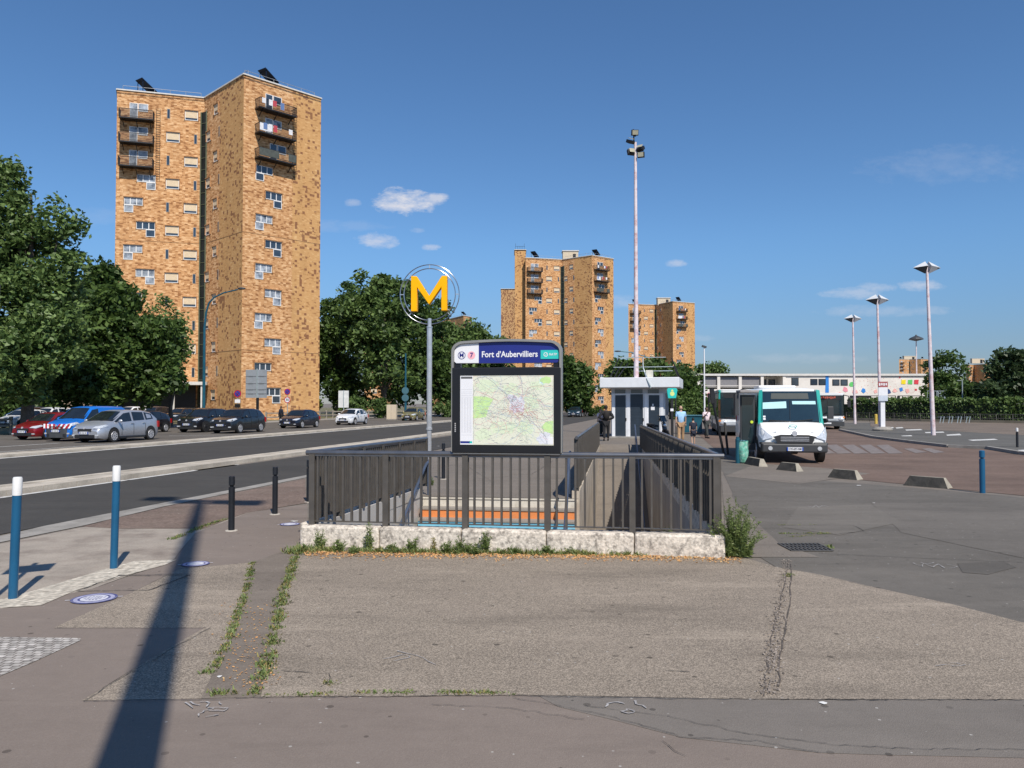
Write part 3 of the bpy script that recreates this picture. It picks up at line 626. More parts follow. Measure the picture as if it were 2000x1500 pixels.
# header band
hd = rrect(W2-.036, ZT-.325, ZT-.056, .146, .02)
mb = MB(); mb.extr(hd, -.05, .05); mb.build('header', NAVY, mp)
lx = -.385
hw = [p for p in hd if p[0] <= lx]; hw = [(lx, ZT-.322)]+[(lx, max(q[1] for q in hw if q[0] > -.5))]+sorted([p for p in hw if p[1] > ZT-.2], key=lambda p: -p[0])+[(-(W2-.036), ZT-.30), (-(W2-.066)+.0, ZT-.322)]
mb = MB(); mb.extr(hw, -.056, -.045); mb.build('header_white', WH, mp)
mb = MB(); mb.box(.475, W2-.044, -.058, -.045, ZT-.275, ZT-.155); tl = mb.build('header_logo', TEAL, mp)
mb = MB(); disc(mb, .545, ZT-.215, .030, -.0595, 24, .022); strip(mb, [(.525,ZT-.235),(.545,ZT-.222),(.552,ZT-.205),(.566,ZT-.195)], .006, -.0595)
mb.build('logo_ring', WH, tl)
text('RATP', 'logo_text', WH, .045, tl, (.645, -.060, ZT-.215), bold=.0006, width=.105)
text("Fort d’Aubervilliers", 'station_name', WH, .115, mp, (.045, -.053, ZT-.208), bold=.0024, width=.775)
mb = MB(); disc(mb, -.625, ZT-.215, .054, -.0585, 32, .046); mb.build('line_ring', NAVY, mp)
text('M', 'line_ring_letter', NAVY, .085, mp, (-.625, -.059, ZT-.215), bold=.001)
mb = MB(); disc(mb, -.487, ZT-.215, .054, -.0585, 32); mb.build('line_disc', mat('line_pink', (.86,.42,.47), .4), mp)
text('7', 'line_number', NAVY, .09, mp, (-.485, -.0605, ZT-.215), bold=.002)
# screen box
mb = MB(); mb.box(-W2+.012, W2-.012, -.095, .08, ZB+.01, ZT-.385); mb.build('screen_frame', BLK, mp, bevel=.012)
for s_ in (-1, 1): mb = MB(); mb.box(min(s_*(W2-.12), s_*(W2-.035)), max(s_*(W2-.12), s_*(W2-.035)), -.04, .05, ZT-.388, ZT-.32); mb.build('bracket', BLK, mp)
mb = MB()
for k_ in range(5): mb.box(-W2+.052, -W2+.068, -.0965, -.095, ZB+.30+.026*k_, ZB+.318+.026*k_)
mb.build('side_print', mat('grey_print', (.4,.4,.4), .5), mp)
mx0, mx1, mz0, mz1 = -.635, .655, ZB+.125, ZT-.50
mb = MB(); mb.box(mx0, mx1, -.099, -.09, mz0, mz1); sheetm = mb.build('map_sheet', MAPP, mp)
U = lambda u: mx0+(mx1-mx0)*u; V = lambda v: mz0+(mz1-mz0)*(1-v)
yy = -.0995
def part_strips(name, lines, wd, m, y=None):
    mb = MB()
    for l in lines: strip(mb, l, wd, y or yy)
    return mb.build(name, m, sheetm, fix=False)
def blob(mb, cu, cv, ru, rv, y, seed, n=22):
    r = random.Random(seed); P = []
    for i in range(n):
        t = 2*math.pi*i/n; k = 1+r.uniform(-.22, .22)
        P.append((min(max(U(cu+ru*k*math.cos(t)), U(.142)), U(.998)), y, min(max(V(cv+rv*k*math.sin(t)), V(.99)), V(.01))))
    mb.add(P, [tuple(range(n))])
G1 = mat('map_green', (.55,.76,.33), .5, var=.08, vscale=20); G2 = mat('map_tint', (.68,.76,.55), .5, var=.06, vscale=20); G3 = mat('map_grey', (.72,.73,.78), .5, var=.05, vscale=20); G4 = mat('map_cyan', (.62,.80,.78), .5, var=.05, vscale=20)
mb = MB(); mb.add([(U(.14),yy+.0001,V(.3)),(U(.27),yy+.0001,V(.3)),(U(.36),yy+.0001,V(.34)),(U(.31),yy+.0001,V(.46)),(U(.28),yy+.0001,V(.60)),(U(.14),yy+.0001,V(.62))],[(0,1,2,3,4,5)]); mb.build('map_woodland', G1, sheetm, fix=False); mb = MB(); mb.add([(U(.998),yy+.0001,V(.65)),(U(.998),yy+.0001,V(.84)),(U(.9),yy+.0001,V(.80)),(U(.87),yy+.0001,V(.74)),(U(.92),yy+.0001,V(.66))],[(0,1,2,3,4)])
mb.build('map_woodland', G1, sheetm, fix=False); mb = MB(); blob(mb, .92, .07, .06, .05, yy+.0001, 3); mb.build('map_woodland', G1, sheetm, fix=False)
mb = MB()
for i, (a, b, c, d) in enumerate([(.3,.15,.12,.1),(.55,.2,.1,.08),(.75,.4,.1,.12),(.45,.75,.14,.1),(.7,.75,.09,.1),(.25,.85,.09,.08),(.82,.15,.08,.06)]): blob(mb, a, b, c, d, yy+.0003, i+10)
mb.build('map_district', G2, sheetm, fix=False)
mb = MB(); blob(mb, .62, .42, .09, .13, yy+.0002, 31); blob(mb, .9, .9, .07, .09, yy+.0002, 32); blob(mb, .56, .32, .05, .05, yy+.0002, 33); mb.build('map_town', G3, sheetm, fix=False)
mb = MB(); blob(mb, .88, .08, .03, .05, yy+.00015, 36); mb.build('map_water', G4, sheetm, fix=False)
r = random.Random(5)
def wig(pts, n=6, a=.006):
    out = []
    for p, q in zip(pts, pts[1:]):
        for k in range(n):
            t = k/n; out.append((U(p[0]+(q[0]-p[0])*t+r.uniform(-a, a)), V(p[1]+(q[1]-p[1])*t+r.uniform(-a, a))))
    out.append((U(pts[-1][0]), V(pts[-1][1]))); return out
GR = mat('map_line_grey', (.30,.30,.35), .5); GL = mat('map_line_pale', (.36,.36,.36), .5); RD = mat('map_line_red', (.62,.22,.20), .5); PK = mat('map_line_pink', (.80,.42,.42), .5); GN = mat('map_line_green', (.35,.55,.42), .5); BL = mat('map_line_blue', (.38,.50,.68), .5)
part_strips('map_trunk_line', [wig([(.14,.07),(.2,.03),(.28,.02),(.34,.07),(.42,.18),(.5,.28),(.53,.36),(.58,.43),(.64,.51),(.68,.56),(.75,.64),(.82,.72),(.88,.82),(.92,.88),(.93,.98)])], .0055, GR)
part_strips('map_trunk_line', [wig([(.645,.0),(.66,.12),(.675,.28),(.66,.34)])], .0055, GR)
part_strips('map_trunk_line', [wig([(.14,.3),(.155,.22),(.2,.17)])], .0042, GR)
part_strips('map_red_line', [wig([(.17,.22),(.25,.26),(.33,.31),(.40,.36)]), wig([(.7,.28),(.73,.18),(.8,.155),(.99,.155)]), wig([(.55,.4),(.6,.46),(.64,.5)]), wig([(.72,.56),(.82,.6),(.86,.63),(.94,.64),(.99,.57)])], .0032, RD)
def rl(n, cx, cy, sp, ln, seed):
    q = random.Random(seed); out = []
    for _ in range(n):
        x, y = q.gauss(cx, sp), q.gauss(cy, sp*1.0); a = q.uniform(0, 6.3); P = []
        for k in range(q.randint(3, 8)):
            P.append((min(max(x, .145), .995), min(max(y, .01), .985))); a += q.uniform(-.55, .55); x += ln*math.cos(a); y += ln*math.sin(a)
        out.append(wig(P, 3, .002))
    return out
part_strips('map_minor_roads', rl(190, .56, .52, .27, .035, 1), .0018, GL, yy-.0001)
part_strips('map_minor_lines', rl(70, .58, .5, .26, .045, 2), .0022, PK, yy-.0002)
part_strips('map_bus_lines', rl(60, .55, .55, .27, .05, 3), .0021, BL, yy-.0003)
part_strips('map_green_lines', rl(60, .6, .5, .25, .045, 4), .0016, GN, yy-.0004)
part_strips('map_centre_lines', rl(70, .63, .5, .06, .02, 6), .0018, RD, yy-.0005)
part_strips('map_grey_lines', rl(45, .55, .5, .28, .07, 8), .0022, mat('map_line_mid', (.42,.42,.44), .5), yy-.0006)
q = random.Random(9)
part_strips('map_place_names', [[(U(a), V(b)), (U(a)+.022+q.random()*.03, V(b))] for a, b in [(q.uniform(.16,.95), q.uniform(.03,.97)) for _ in range(70)]], .0035, GR, yy-.0007)
# legend column
mb = MB(); mb.box(mx0+.001, U(.138), -.1012, -.0985, mz0+.001, mz1-.001); mb.build('map_legend', WH, sheetm)
part_strips('legend_title', [[(U(.012),V(.035)),(U(.128),V(.035))],[(U(.012),V(.02)),(U(.128),V(.02))]], .016, mat('legend_grey', (.12,.12,.12), .5), yy-.0020)
part_strips('legend_rows', [[(U(.01),V(v)),(U(.13),V(v))] for v in (.2,.235,.26,.285,.31,.86)]+[[(U(u),V(v)),(U(u+.018),V(v))] for u in (.012,.042,.072,.102) for v in [.33+.012*k for k in range(42)]], .0022, mat('legend_pale', (.45,.46,.50), .5), yy-.0020)
part_strips('legend_logo', [[(U(.01),V(.965)),(U(.10),V(.965))]], .03, NAVY, yy-.0020)
part_strips('legend_chip', [[(U(.105),V(.965)),(U(.125),V(.965))]], .03, TEAL, yy-.0020)
mb = MB(); mb.box(U(.94), U(.995), -.1010, -.0985, V(.985), V(.88)); mb.build('map_inset', WH, sheetm)
# ---------------------------------------------------------------- metro sign
STEEL = mat('brushed_steel', (.62,.62,.63), .25, .6, var=.1, vscale=8, bump=.05)
YEL = mat('sign_yellow', (.98,.46,.0), .55, var=.04, spec=.2)
D = 19.9; ms = empty('metro_sign', (X(838.5, D), D, 0), R(-4), 'tall steel pole with yellow M inside a double chrome ring, left of the map panel', 'metro sign')
zc = pt(838, 575, D).z; zp = pt(838, 622, D).z
mb = MB(); mb.tube([(0,0,-.02),(0,0,1.35)], .062, 20); mb.tube([(0,0,1.35),(0,0,zp-.22)], .068, 20); mb.build('pole', STEEL, ms, smooth=True)
mb = MB(); mb.tube([(0,0,zp-.22),(0,0,zp)], .05, 16); mb.tube([(0,0,zp-.24),(0,0,zp-.21)], .078, 20); mb.tube([(0,0,1.32),(0,0,1.37)], .085, 20); mb.tube([(0,0,-.01),(0,0,.05)], .11, 20); mb.build('collar', STEEL, ms, smooth=True)
Ro, Ri = .775, .675
def ring(mb, rad, r, n=64):
    P = [(rad*math.cos(2*math.pi*i/n), 0, zc+rad*math.sin(2*math.pi*i/n)) for i in range(n+1)]
    mb.tube(P, r, 8)
mb = MB(); ring(mb, Ro, .0125); mb.build('ring', mat('ring_chrome', (.42,.43,.45), .2, .9, var=.1), ms, smooth=True)
mb = MB(); ring(mb, Ri, .0125); mb.build('ring', mat('ring_chrome', (.42,.43,.45), .2, .9, var=.1), ms, smooth=True)
mb = MB()
for k in range(8):
    t = k*math.pi/4; mb.bar((Ri*math.cos(t),0,zc+Ri*math.sin(t)), (Ro*math.cos(t),0,zc+Ro*math.sin(t)), .02)
for t in (R(38), R(142), R(218), R(322)): mb.bar((.42*math.cos(t)*1.1,0,zc+.56*math.sin(t)), (Ri*math.cos(t),0,zc+Ri*math.sin(t)), .02)
mb.bar((0,0,zp-.02),(0,0,zc-Ri),.03); mb.build('spoke', STEEL, ms)
q = 1/1500*D
Mp = [(-35,-35),(-23,-35),(-23,14),(0,-22),(23,14),(23,-35),(35,-35),(35,34),(22,34),(0,-4),(-22,34),(-35,34)]
Mp = [(-35.5,-36),(-24,-36),(-24,11),(0,-23),(24,11),(24,-35),(35,-35),(35,33),(25,33),(0,-6),(-25,33),(-35.5,33)]
mb = MB(); mb.extr([(a*q, zc+b*q+.03) for a, b in Mp], -.09, .09); mb.build('letter', YEL, ms, bevel=.012)
# ================================================================ towers
BR1 = brick('brick_facing', (.57,.31,.14), (.74,.47,.25), (.30,.135,.055))
BR2 = brick('brick_speckled', (.57,.325,.135), (.68,.43,.20), (.38,.19,.075), speck=.15, con=.6)
BR3 = brick('brick_heavy_speckle', (.50,.30,.14), (.57,.37,.18), (.34,.17,.08), speck=.38, con=.6)
WFR = mat('window_frame_white', (.76,.76,.75), .5, var=.05)
GLS = mat('window_glass_dark', (.035,.05,.07), .08, .0, var=.3, vscale=.8, spec=1.0)
CURT = mat('net_curtain', (.34,.38,.43), .4, var=.4, vscale=1.6, dirt=(.04,.06,.09), dscale=1.1, damt=.95)
BLIND = mat('roller_blind', (.66,.53,.36), .7, var=.08)
DARKM = mat('dark_metal', (.022,.022,.024), .5, .3, var=.2)
HOODM = mat('window_surround', (.40,.22,.10), .85, var=.25)
SILL = mat('stone_sill', (.38,.33,.27), .8, var=.15)
PARA = mat('parapet_cap', (.62,.60,.56), .7, var=.1)
GREENG = mat('stair_glass', (.018,.02,.016), .3, var=.35, vscale=.6, spec=.3)
BALP = mat('balcony_panel', (.07,.08,.07), .7, var=.2)
LINEN = [mat('linen_white', (.7,.7,.72), .9), mat('linen_red', (.45,.06,.08), .9), mat('linen_blue', (.12,.2,.4), .9)]
ROOFM = mat('roof_felt', (.13,.13,.13), .9)
PVM = mat('solar_panel', (.012,.016,.03), .2, .2, var=.2)
def face_frame(P, Q):
    d = Vector((Q[0]-P[0], Q[1]-P[1])); Ln = d.length; return math.atan2(d.y, d.x), Ln, d.normalized()
def at_face(P, Q, u, z, base, out=0.):
    a, Ln, d = face_frame(P, Q); n = Vector((d.y, -d.x))
    return Vector((P[0]+d.x*u+n.x*out-base[0], P[1]+d.y*u+n.y*out-base[1], z)), a
WM = {}
def wmesh(kind):       # meshes of the window family, shared by every copy
    if kind in WM: return WM[kind]
    f = MB(); g = MB(); x = None; xm = None
    def fr(x0, x1, z0, z1, t=.07, dep=.04):
        f.box(x0, x1, -.05, dep, z1-t, z1); f.box(x0, x1, -.05, dep, z0, z0+t); f.box(x0, x0+t, -.049, dep, z0+t, z1-t); f.box(x1-t, x1, -.049, dep, z0+t, z1-t)
    hd = None
    if kind[0] == 'L':
        s = 1 if kind == 'L1' else -1       # which side drops
        W = 2.2; fr(-W/2, W/2, 0, .95); hd = (-W/2-.06, W/2+.06, .96)
        for k in (-1, 1): f.box(k*W/6-.05, k*W/6+.05, -.055, .04, .07, .88)
        a, b = (0.02, W/2) if s > 0 else (-W/2, -.02)
        fr(a, b, -.92, .0)
        g.box(-W/2+.05, W/2-.05, -.02, .03, .05, .9); g.box(a+.05, b-.05, -.02, .03, -.87, -.05)
    elif kind == 'S':
        fr(-.78, .78, -.62, .62); hd = (-.86, .86, .63); g.box(-.72, .72, -.02, .03, -.56, .56); x = MB(); x.box(-.71, .71, -.045, -.022, -.30, .55); xm = BLIND
    elif kind == 'SN':
        fr(-.6, .6, -.62, .62); hd = (-.66, .66, .63); g.box(-.54, .54, -.02, .03, -.56, .56); x = MB(); x.box(-.53, .53, -.045, -.022, -.2, .55); xm = BLIND
    elif kind == 'slit':
        f.box(-.19, .19, -.012, .02, -.62, .62); g.box(-.14, .14, -.02, .03, -.57, .57)
    elif kind == 'door':
        fr(-1.0, -.05, -1.3, .85); fr(.02, 1.15, -.15, .85); g.box(-.95, -.1, -.02, .03, -1.25, .8); g.box(.07, 1.1, -.02, .03, -.1, .8)
    out = []
    sl_ = MB()
    if hd: sl_.box(hd[0], hd[1], -.20, .0, hd[2], hd[2]+.09); sl_.box(hd[0], hd[0]+.07, -.16, .0, (-.6 if kind[0] == 'S' else 0), hd[2]); sl_.box(hd[1]-.07, hd[1], -.16, .0, (-.6 if kind[0] == 'S' else 0), hd[2])
    hood_me = None
    if hd: hood_me = bpy.data.meshes.new('window_surround'); hood_me.from_pydata(sl_.v, [], sl_.f); hood_me.update(); hood_me.materials.append(HOODM)  # hood added round the window so the pane is shaded like a recessed one
    for b, nm in ((f, 'frame'), (g, 'pane'), (x, 'blind')):
        if b is None: out.append(None); continue
        me = bpy.data.meshes.new('window_'+nm); me.from_pydata(b.v, [], b.f); me.update(); out.append(me)
    out[0].materials.append(WFR if kind != 'slit' else SILL); out[1].materials.append(GLS)
    if x: out[2].materials.append(xm)
    out.append(hood_me); WM[kind] = out; return out
GC = {}
def window(kind, parent, P, Q, u, z, base, curtain=False, lod=0):
    ms_ = wmesh(kind); p, a = at_face(P, Q, u, z, base, .01)
    o = bpy.data.objects.new('window', ms_[0]); C.objects.link(o); o.parent = parent; o.location = p; o.rotation_euler = (0, 0, a)
    g = bpy.data.objects.new('pane', ms_[1]); C.objects.link(g); g.parent = o
    if curtain:
        if kind not in GC: m2_ = ms_[1].copy(); m2_.materials.clear(); m2_.materials.append(CURT); GC[kind] = m2_
        g.data = GC[kind]
    if ms_[2]: b = bpy.data.objects.new('blind', ms_[2]); C.objects.link(b); b.parent = o
    if ms_[3]: b = bpy.data.objects.new('surround', ms_[3]); C.objects.link(b); b.parent = o
    return o
BALM = {}
def balcony(parent, P, Q, u, z, base, wd=4.4, deck=1.2, panel=0, seed=0):
    p, a = at_face(P, Q, u, z, base, .0)
    mb = MB(); mb.box(-wd/2, wd/2, -deck, 0, -.16, 0)
    for k in (-.4, 0, .4): mb.bar((wd*k, -deck+.1, -.16), (wd*k, 0, -.9), .08)
    o = mb.build('balcony', DARKM, parent); o.location = p; o.rotation_euler = (0, 0, a)
    mb = MB(); n = 34
    for i in range(n+1): x = -wd/2+wd*i/n; mb.box(x-.024, x+.024, -deck-.01, -deck+.02, 0, 1.02)
    for i in range(8):
        for s in (-1, 1): y = -deck+deck*i/8; mb.box(s*wd/2-.015, s*wd/2+.015, y-.015, y+.015, 0, 1.02)
    mb.box(-wd/2, wd/2, -deck-.02, -deck+.03, 1.0, 1.06); mb.box(-wd/2-.02, -wd/2+.03, -deck, 0, 1.0, 1.06); mb.box(wd/2-.03, wd/2+.02, -deck, 0, 1.0, 1.06)
    mb.box(-wd/2, wd/2, -deck-.015, -deck+.02, .1, .15)
    mb.build('balustrade', DARKM, o)
    r = random.Random(seed)
    if panel == 1:
        mb = MB(); mb.box(-wd/2+.05, -wd/2+1.5, -deck-.035, -deck-.02, .12, 1.0); mb.build('screen', LINEN[0], o)
    if panel == 2:
        mb = MB(); mb.box(-wd/2+.03, wd*.02, -deck-.035, -deck-.02, .12, 1.0); mb.build('screen', BALP, o); mb = MB(); mb.box(wd*.28, wd/2-.03, -deck-.035, -deck-.02, .12, 1.0); mb.build('screen', BALP, o)
    if panel in (1, 3):
        for k in range(4):
            x = r.uniform(-wd*.4, wd*.4); mb = MB(); mb.box(x-.25, x+.25, -deck-.06, -deck-.045, r.uniform(.2,.5), 1.08); mb.build('laundry', LINEN[k % 3], o)
    return o
def facade_quads(pt_list, ztop, base, parent, name, m):
    """list of (P,Q,u0,u1,z0,z1,offset)"""
    me = bpy.data.meshes.new(name); V = []; Fc = []; UV = []
    for (P, Q, u0, u1, z0, z1, off) in pt_list:
        k = len(V)
        for u, z in ((u0, z0), (u1, z0), (u1, z1), (u0, z1)):
            p, a = at_face(P, Q, u, z, base, off); V.append(p); UV.append((u+P[0]*.3, z))
        Fc.append((k, k+1, k+2, k+3))
    me.from_pydata(V, [], Fc); uvl = me.uv_layers.new(name='UVMap')
    for i, l in enumerate(me.loops): uvl.data[i].uv = UV[l.vertex_index]
    me.update(); return link(name, me, m, parent)
def tower(P0, P1, P2, P3, label, ztop=41.4, rows=13, pitch=3.0, lod=0, seed=1, back=None, zfirst=2.35, canopy=False, winmax=13, flipmid=False):
    base = P1; e = empty('tower_block', (base[0], base[1], 0), 0, label, 'tower block', 'brick tower blocks of the estate')
    r = random.Random(seed)
    d = Vector((P2[0]-P1[0], P2[1]-P1[1])).normalized(); b = back or [(P3[0]-d.x*11, P3[1]-d.y*11), (P1[0]+2, P1[1]+17), (P0[0]*(1+9/P0[1])+.4, P0[1]+9)]
    poly = [P0, P1, P2, P3]+b; n = len(poly)
    # walls as quads with metre uv
    L0 = face_frame(P0, P1)[1]; L1 = face_frame(P1, P2)[1]; L2 = face_frame(P2, P3)[1]
    plain = [(P0,P1,0,L0,0,ztop,0), (P1,P2,0,L1*.42,0,ztop,0), (P2,P3,0,L2*.62,0,ztop,0)]
    sp = [(P1,P2,L1*.42,L1,0,ztop,0), (P2,P3,L2*.62,L2,0,ztop,0)]
    bk = [(poly[i], poly[(i+1) % n], 0, face_frame(poly[i], poly[(i+1) % n])[1], 0, ztop, 0) for i in range(3, n)]
    facade_quads(plain, ztop, base, e, 'wall', BR1)
    facade_quads(sp+bk, ztop, base, e, 'speckled_wall', BR2)
    mb = MB(); mb.extr([(x-base[0], y-base[1]) for x, y in poly], ztop-.5, ztop-.3, 'xy'); mb.build('roof', ROOFM, e)
    mb = MB()
    for i in range(n):
        A, B = poly[i], poly[(i+1) % n]; pA, a = at_face(A, B, -.05, ztop+.05, base, -.08); pB, a = at_face(A, B, face_frame(A, B)[1]+.05, ztop+.05, base, -.08)
        mb.bar(pA, pB, .4, .16)
    mb.build('parapet', PARA, e)
    # floor lines
    for zz in (ztop-18.9, ztop-33.0):
        mb = MB()
        for A, B in ((P0,P1),(P1,P2),(P2,P3)):
            pA, a = at_face(A, B, 0, zz, base, .012); pB, a = at_face(A, B, face_frame(A, B)[1], zz, base, .012); mb.bar(pA, pB, .03, .07)
        mb.build('expansion_joint', HOODM, e)
    z0 = ztop-zfirst
    for k in range(min(rows, winmax)):
        z = z0-pitch*k; odd = k % 2
        if k < 3:
            window('door', e, P0, P1, L0*.24, z, base, True); balcony(e, P0, P1, L0*.235, z-1.35, base, wd=3.9 if lod == 0 else 4.2, seed=seed*7+k)
            window('door', e, P2, P3, L2*(.42 if k == 2 else .36), z, base, k == 1); balcony(e, P2, P3, L2*.37, z-1.35, base, wd=4.9, panel=(3,1,2)[k], seed=seed+k)
        else:
            window('L1' if odd else 'L2', e, P0, P1, L0*(.34 if odd else .20), z-.1, base, r.random() < .5)
            window('L2' if odd else 'L1', e, P2, P3, L2*(.255 if odd else .375), z-.1, base, r.random() < .5)
        window('S', e, P0, P1, L0*(.64 if odd else .85), z-.1, base)
        window('slit', e, P0, P1, L0*(.90 if odd else .585), z-.1, base)
        window('SN', e, P1, P2, L1*(.14 if odd else .33), z, base)
        if lod < 2: window('slit', e, P1, P2, L1*(.40 if odd else .06), z, base)
    # escape ladder
    if lod == 0:
        for A, B, u in ((P0, P1, L0*.47), (P2, P3, L2*.64)):
            mb = MB(); zt = ztop-2; zb = ztop-11
            for s in (-.22, .22): pa, a = at_face(A, B, u+s, zt, base, .18); pb, a = at_face(A, B, u+s, zb, base, .18); mb.bar(pa, pb, .03)
            zz = zb
            while zz < zt: pa, a = at_face(A, B, u-.22, zz, base, .18); pb, a = at_face(A, B, u+.22, zz, base, .18); mb.bar(pa, pb, .025); zz += .3
            mb.build('escape_ladder', DARKM, e)
    # stair glazing in the inner corner
    zt = ztop-1.9
    da = face_frame(P0, P1)[2]; db = face_frame(P1, P2)[2]
    A = Vector((P1[0]-da.x*.35-base[0], P1[1]-da.y*.35-base[1], 0)); B = Vector((P1[0]+db.x*.75-base[0], P1[1]+db.y*.75-base[1], 0))
    mb = MB(); mb.hexa([A, B, B+Vector((.3,.6,0)), A+Vector((.3,.6,0))], [v+Vector((0,0,zt)) for v in (A, B, B+Vector((.3,.6,0)), A+Vector((.3,.6,0)))])
    sg = mb.build('stair_window', GREENG, e)
    mb = MB(); dd = (B-A).normalized(); nn = Vector((dd.y, -dd.x, 0))*.04
    for k in range(27): z = 1.5*k+.5; (z < zt) and mb.bar(A+nn+Vector((0,0,z)), B+nn+Vector((0,0,z)), .05, .07)
    for q_ in (A, B): mb.bar(q_+nn, q_+nn+Vector((0,0,zt)), .14, .14, up=(0,1,0))
    mb.build('glazing_bar', mat('glazing_bar_olive', (.10,.11,.06), .6), sg)
    # roof plant
    mb = MB()
    def rail(A, B):
        pA, a = at_face(A, B, .5, ztop+.9, base, -.8); pB, a = at_face(A, B, face_frame(A, B)[1]-.5, ztop+.9, base, -.8); mb.bar(pA, pB, .04)
        for k in range(6): q_ = pA.lerp(pB, k/5); mb.bar(q_, q_-Vector((0,0,1)), .04)
    rail(P0, P1); rail(P1, P2); rail(P2, P3); mb.build('roof_railing', mat('galvanised', (.4,.4,.4), .5, .5), e)
    for A, B, f_ in ((P0, P1, .3), (P2, P3, .38)):
        pa, a = at_face(A, B, face_frame(A, B)[1]*f_, ztop+.4, base, -1.6)
        mb = MB(); mb.obox((0,0,1.0), (1.5, 2.4, .1), (R(30), 0, 0)); 
        for s in (-1, 1): mb.bar((s*.6, -.8, -.2), (s*.6, -.8, .6), .07); mb.bar((s*.6, .8, -.2), (s*.6, .8, 1.4), .07)
        o = mb.build('solar_panel', PVM, e); o.location = pa; o.rotation_euler = (0, 0, R(145))
    return e
tower((-49.6,95.5), (-39.7,98.2), (-32.1,91), (-24.7,98.4), 'nearest and tallest looking tower block of yellow speckled brick with black top floor balconies', seed=3, canopy=True)
t1 = bpy.data.objects['tower_block']
# entrance canopy at its foot
cn = (-39.7, 98.2)
mb = MB(); mb.box(-13, 1.0, -3.2, -.3, 4.3, 4.7); o = mb.build('canopy', PARA, t1); o.rotation_euler = (0,0,R(14)); 
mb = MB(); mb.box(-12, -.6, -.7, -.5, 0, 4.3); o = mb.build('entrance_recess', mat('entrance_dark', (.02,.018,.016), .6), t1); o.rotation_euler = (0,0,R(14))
mb = MB()
for k in range(5): mb.cyl((-12.4+k*3.2,-2.9,0), (-12.4+k*3.2,-2.9,4.3), .12)
o = mb.build('canopy_post', PARA, t1); o.rotation_euler = (0,0,R(14))
q2 = lambda px, y, z=41.4: (lambda D: (X(px, D), D))((z-CAMH)*F/(788-y))
tower(q2(1026.5,502), q2(1098,506), q2(1157,497.5), q2(1199,504.5), 'middle tower block of speckled brick right behind the map panel', lod=1, seed=5)
tower(q2(1228,593), q2(1281,595), q2(1315,588), q2(1358,591.5), 'far tower block of brick behind the kiosk and the rusty mast', lod=1, seed=6)
tower(q2(1757,701.5), q2(1777,702), q2(1800,701), q2(1816,702), 'small distant brick tower seen above the painted white building', lod=2, seed=8, winmax=6)
tower(q2(1893,712), q2(1903,712.5), q2(1924,711), q2(1942,712.5), 'small distant brick tower on the far right between two trees', lod=2, seed=9, winmax=6)
tower(q2(845,626), q2(880,622), q2(905,616), q2(921,619), 'brick tower top showing above the trees right of the metro sign', lod=2, seed=10, winmax=8)
# taller stair block and side wing by the middle tower
def brickbox(x0, x1, y0, y1, z1, name, m, label, yaw=0.):
    e = empty(name, (x0, y0, 0), yaw, label, 'building')
    w_, d_ = x1-x0, y1-y0; Pc = [(0,0),(w_,0),(w_,d_),(0,d_)]
    facade_quads([(Pc[i], Pc[(i+1) % 4], 0, math.dist(Pc[i], Pc[(i+1) % 4]), 0, z1, 0) for i in range(4)], z1, (0,0), e, 'wall', m)
    mb = MB(); mb.box(0, w_, 0, d_, z1-.3, z1-.1); mb.build('roof', ROOFM, e)
    mb = MB()
    for i in range(4): a, b = Pc[i], Pc[(i+1) % 4]; mb.bar((a[0],a[1],z1+.03), (b[0],b[1],z1+.03), .35, .14)
    mb.build('parapet', PARA, e); return e
e = brickbox(X(1005.5,209), X(1027,209), 209, 217, 44.0, 'stair_block', BR2, 'tall narrow brick stair block with railed roof at the left of the middle tower')
mb = MB(); mb.bar((0.2,.3,45), (2.8,.3,45), .06)
for k in range(5): mb.bar((.2+.6*k,.3,44),(.2+.6*k,.3,45.0+(.8 if k in (0,4) else 0)),.06)
mb.build('roof_railing', DARKM, e)
brickbox(X(978.5,262), X(1008,262), 262, 275, 41.2, 'brick_block', BR3, 'dark speckled brick block half hidden at the left of the middle tower')
for px, D, z0, z1, w_, lb in ((1115,214,41,44.6,4.3,'cream machine room on the roof of the middle tower'), (1298,304,41,43.8,5.0,'cream machine room on the roof of the far tower'), (1779,690,41,44.6,11,'white machine room on the roof of the distant tower above the painted building'), (1912,745,41,45.5,12,'white machine room on the roof of the distant tower at the far right')):
    e = empty('machine_room', (X(px,D), D, z0), 0, lb, 'rooftop hut'); mb = MB(); mb.box(-w_/2, w_/2, 0, 3, 0, z1-z0); mb.build('wall', mat('cream_render', (.62,.52,.38), .8), e); mb = MB(); mb.box(-w_/2-.2, w_/2+.2, -.2, 3.2, z1-z0, z1-z0+.25); mb.build('roof', PARA, e); mb = MB(); mb.box(w_*.15, w_*.35, -.03, .0, .1, (z1-z0)*.8); mb.build('door', DARKM, e)
e = brickbox(X(712,210), X(752,210), 210, 224, 19, 'brick_building', BR1, 'low brick building glimpsed between the trees left of the metro sign')
for k in range(5):
    window('S', e, (0,0), (X(752,210)-X(712,210),0), 2.6, 2+3.4*k, (0,0))
e = brickbox(X(120,88), X(168,88), 88, 92, 4.6, 'brick_shed', brick('brick_pale', (.40,.31,.24), (.48,.38,.30), (.28,.2,.15)), 'low pale brick shed under the trees behind the parked cars')
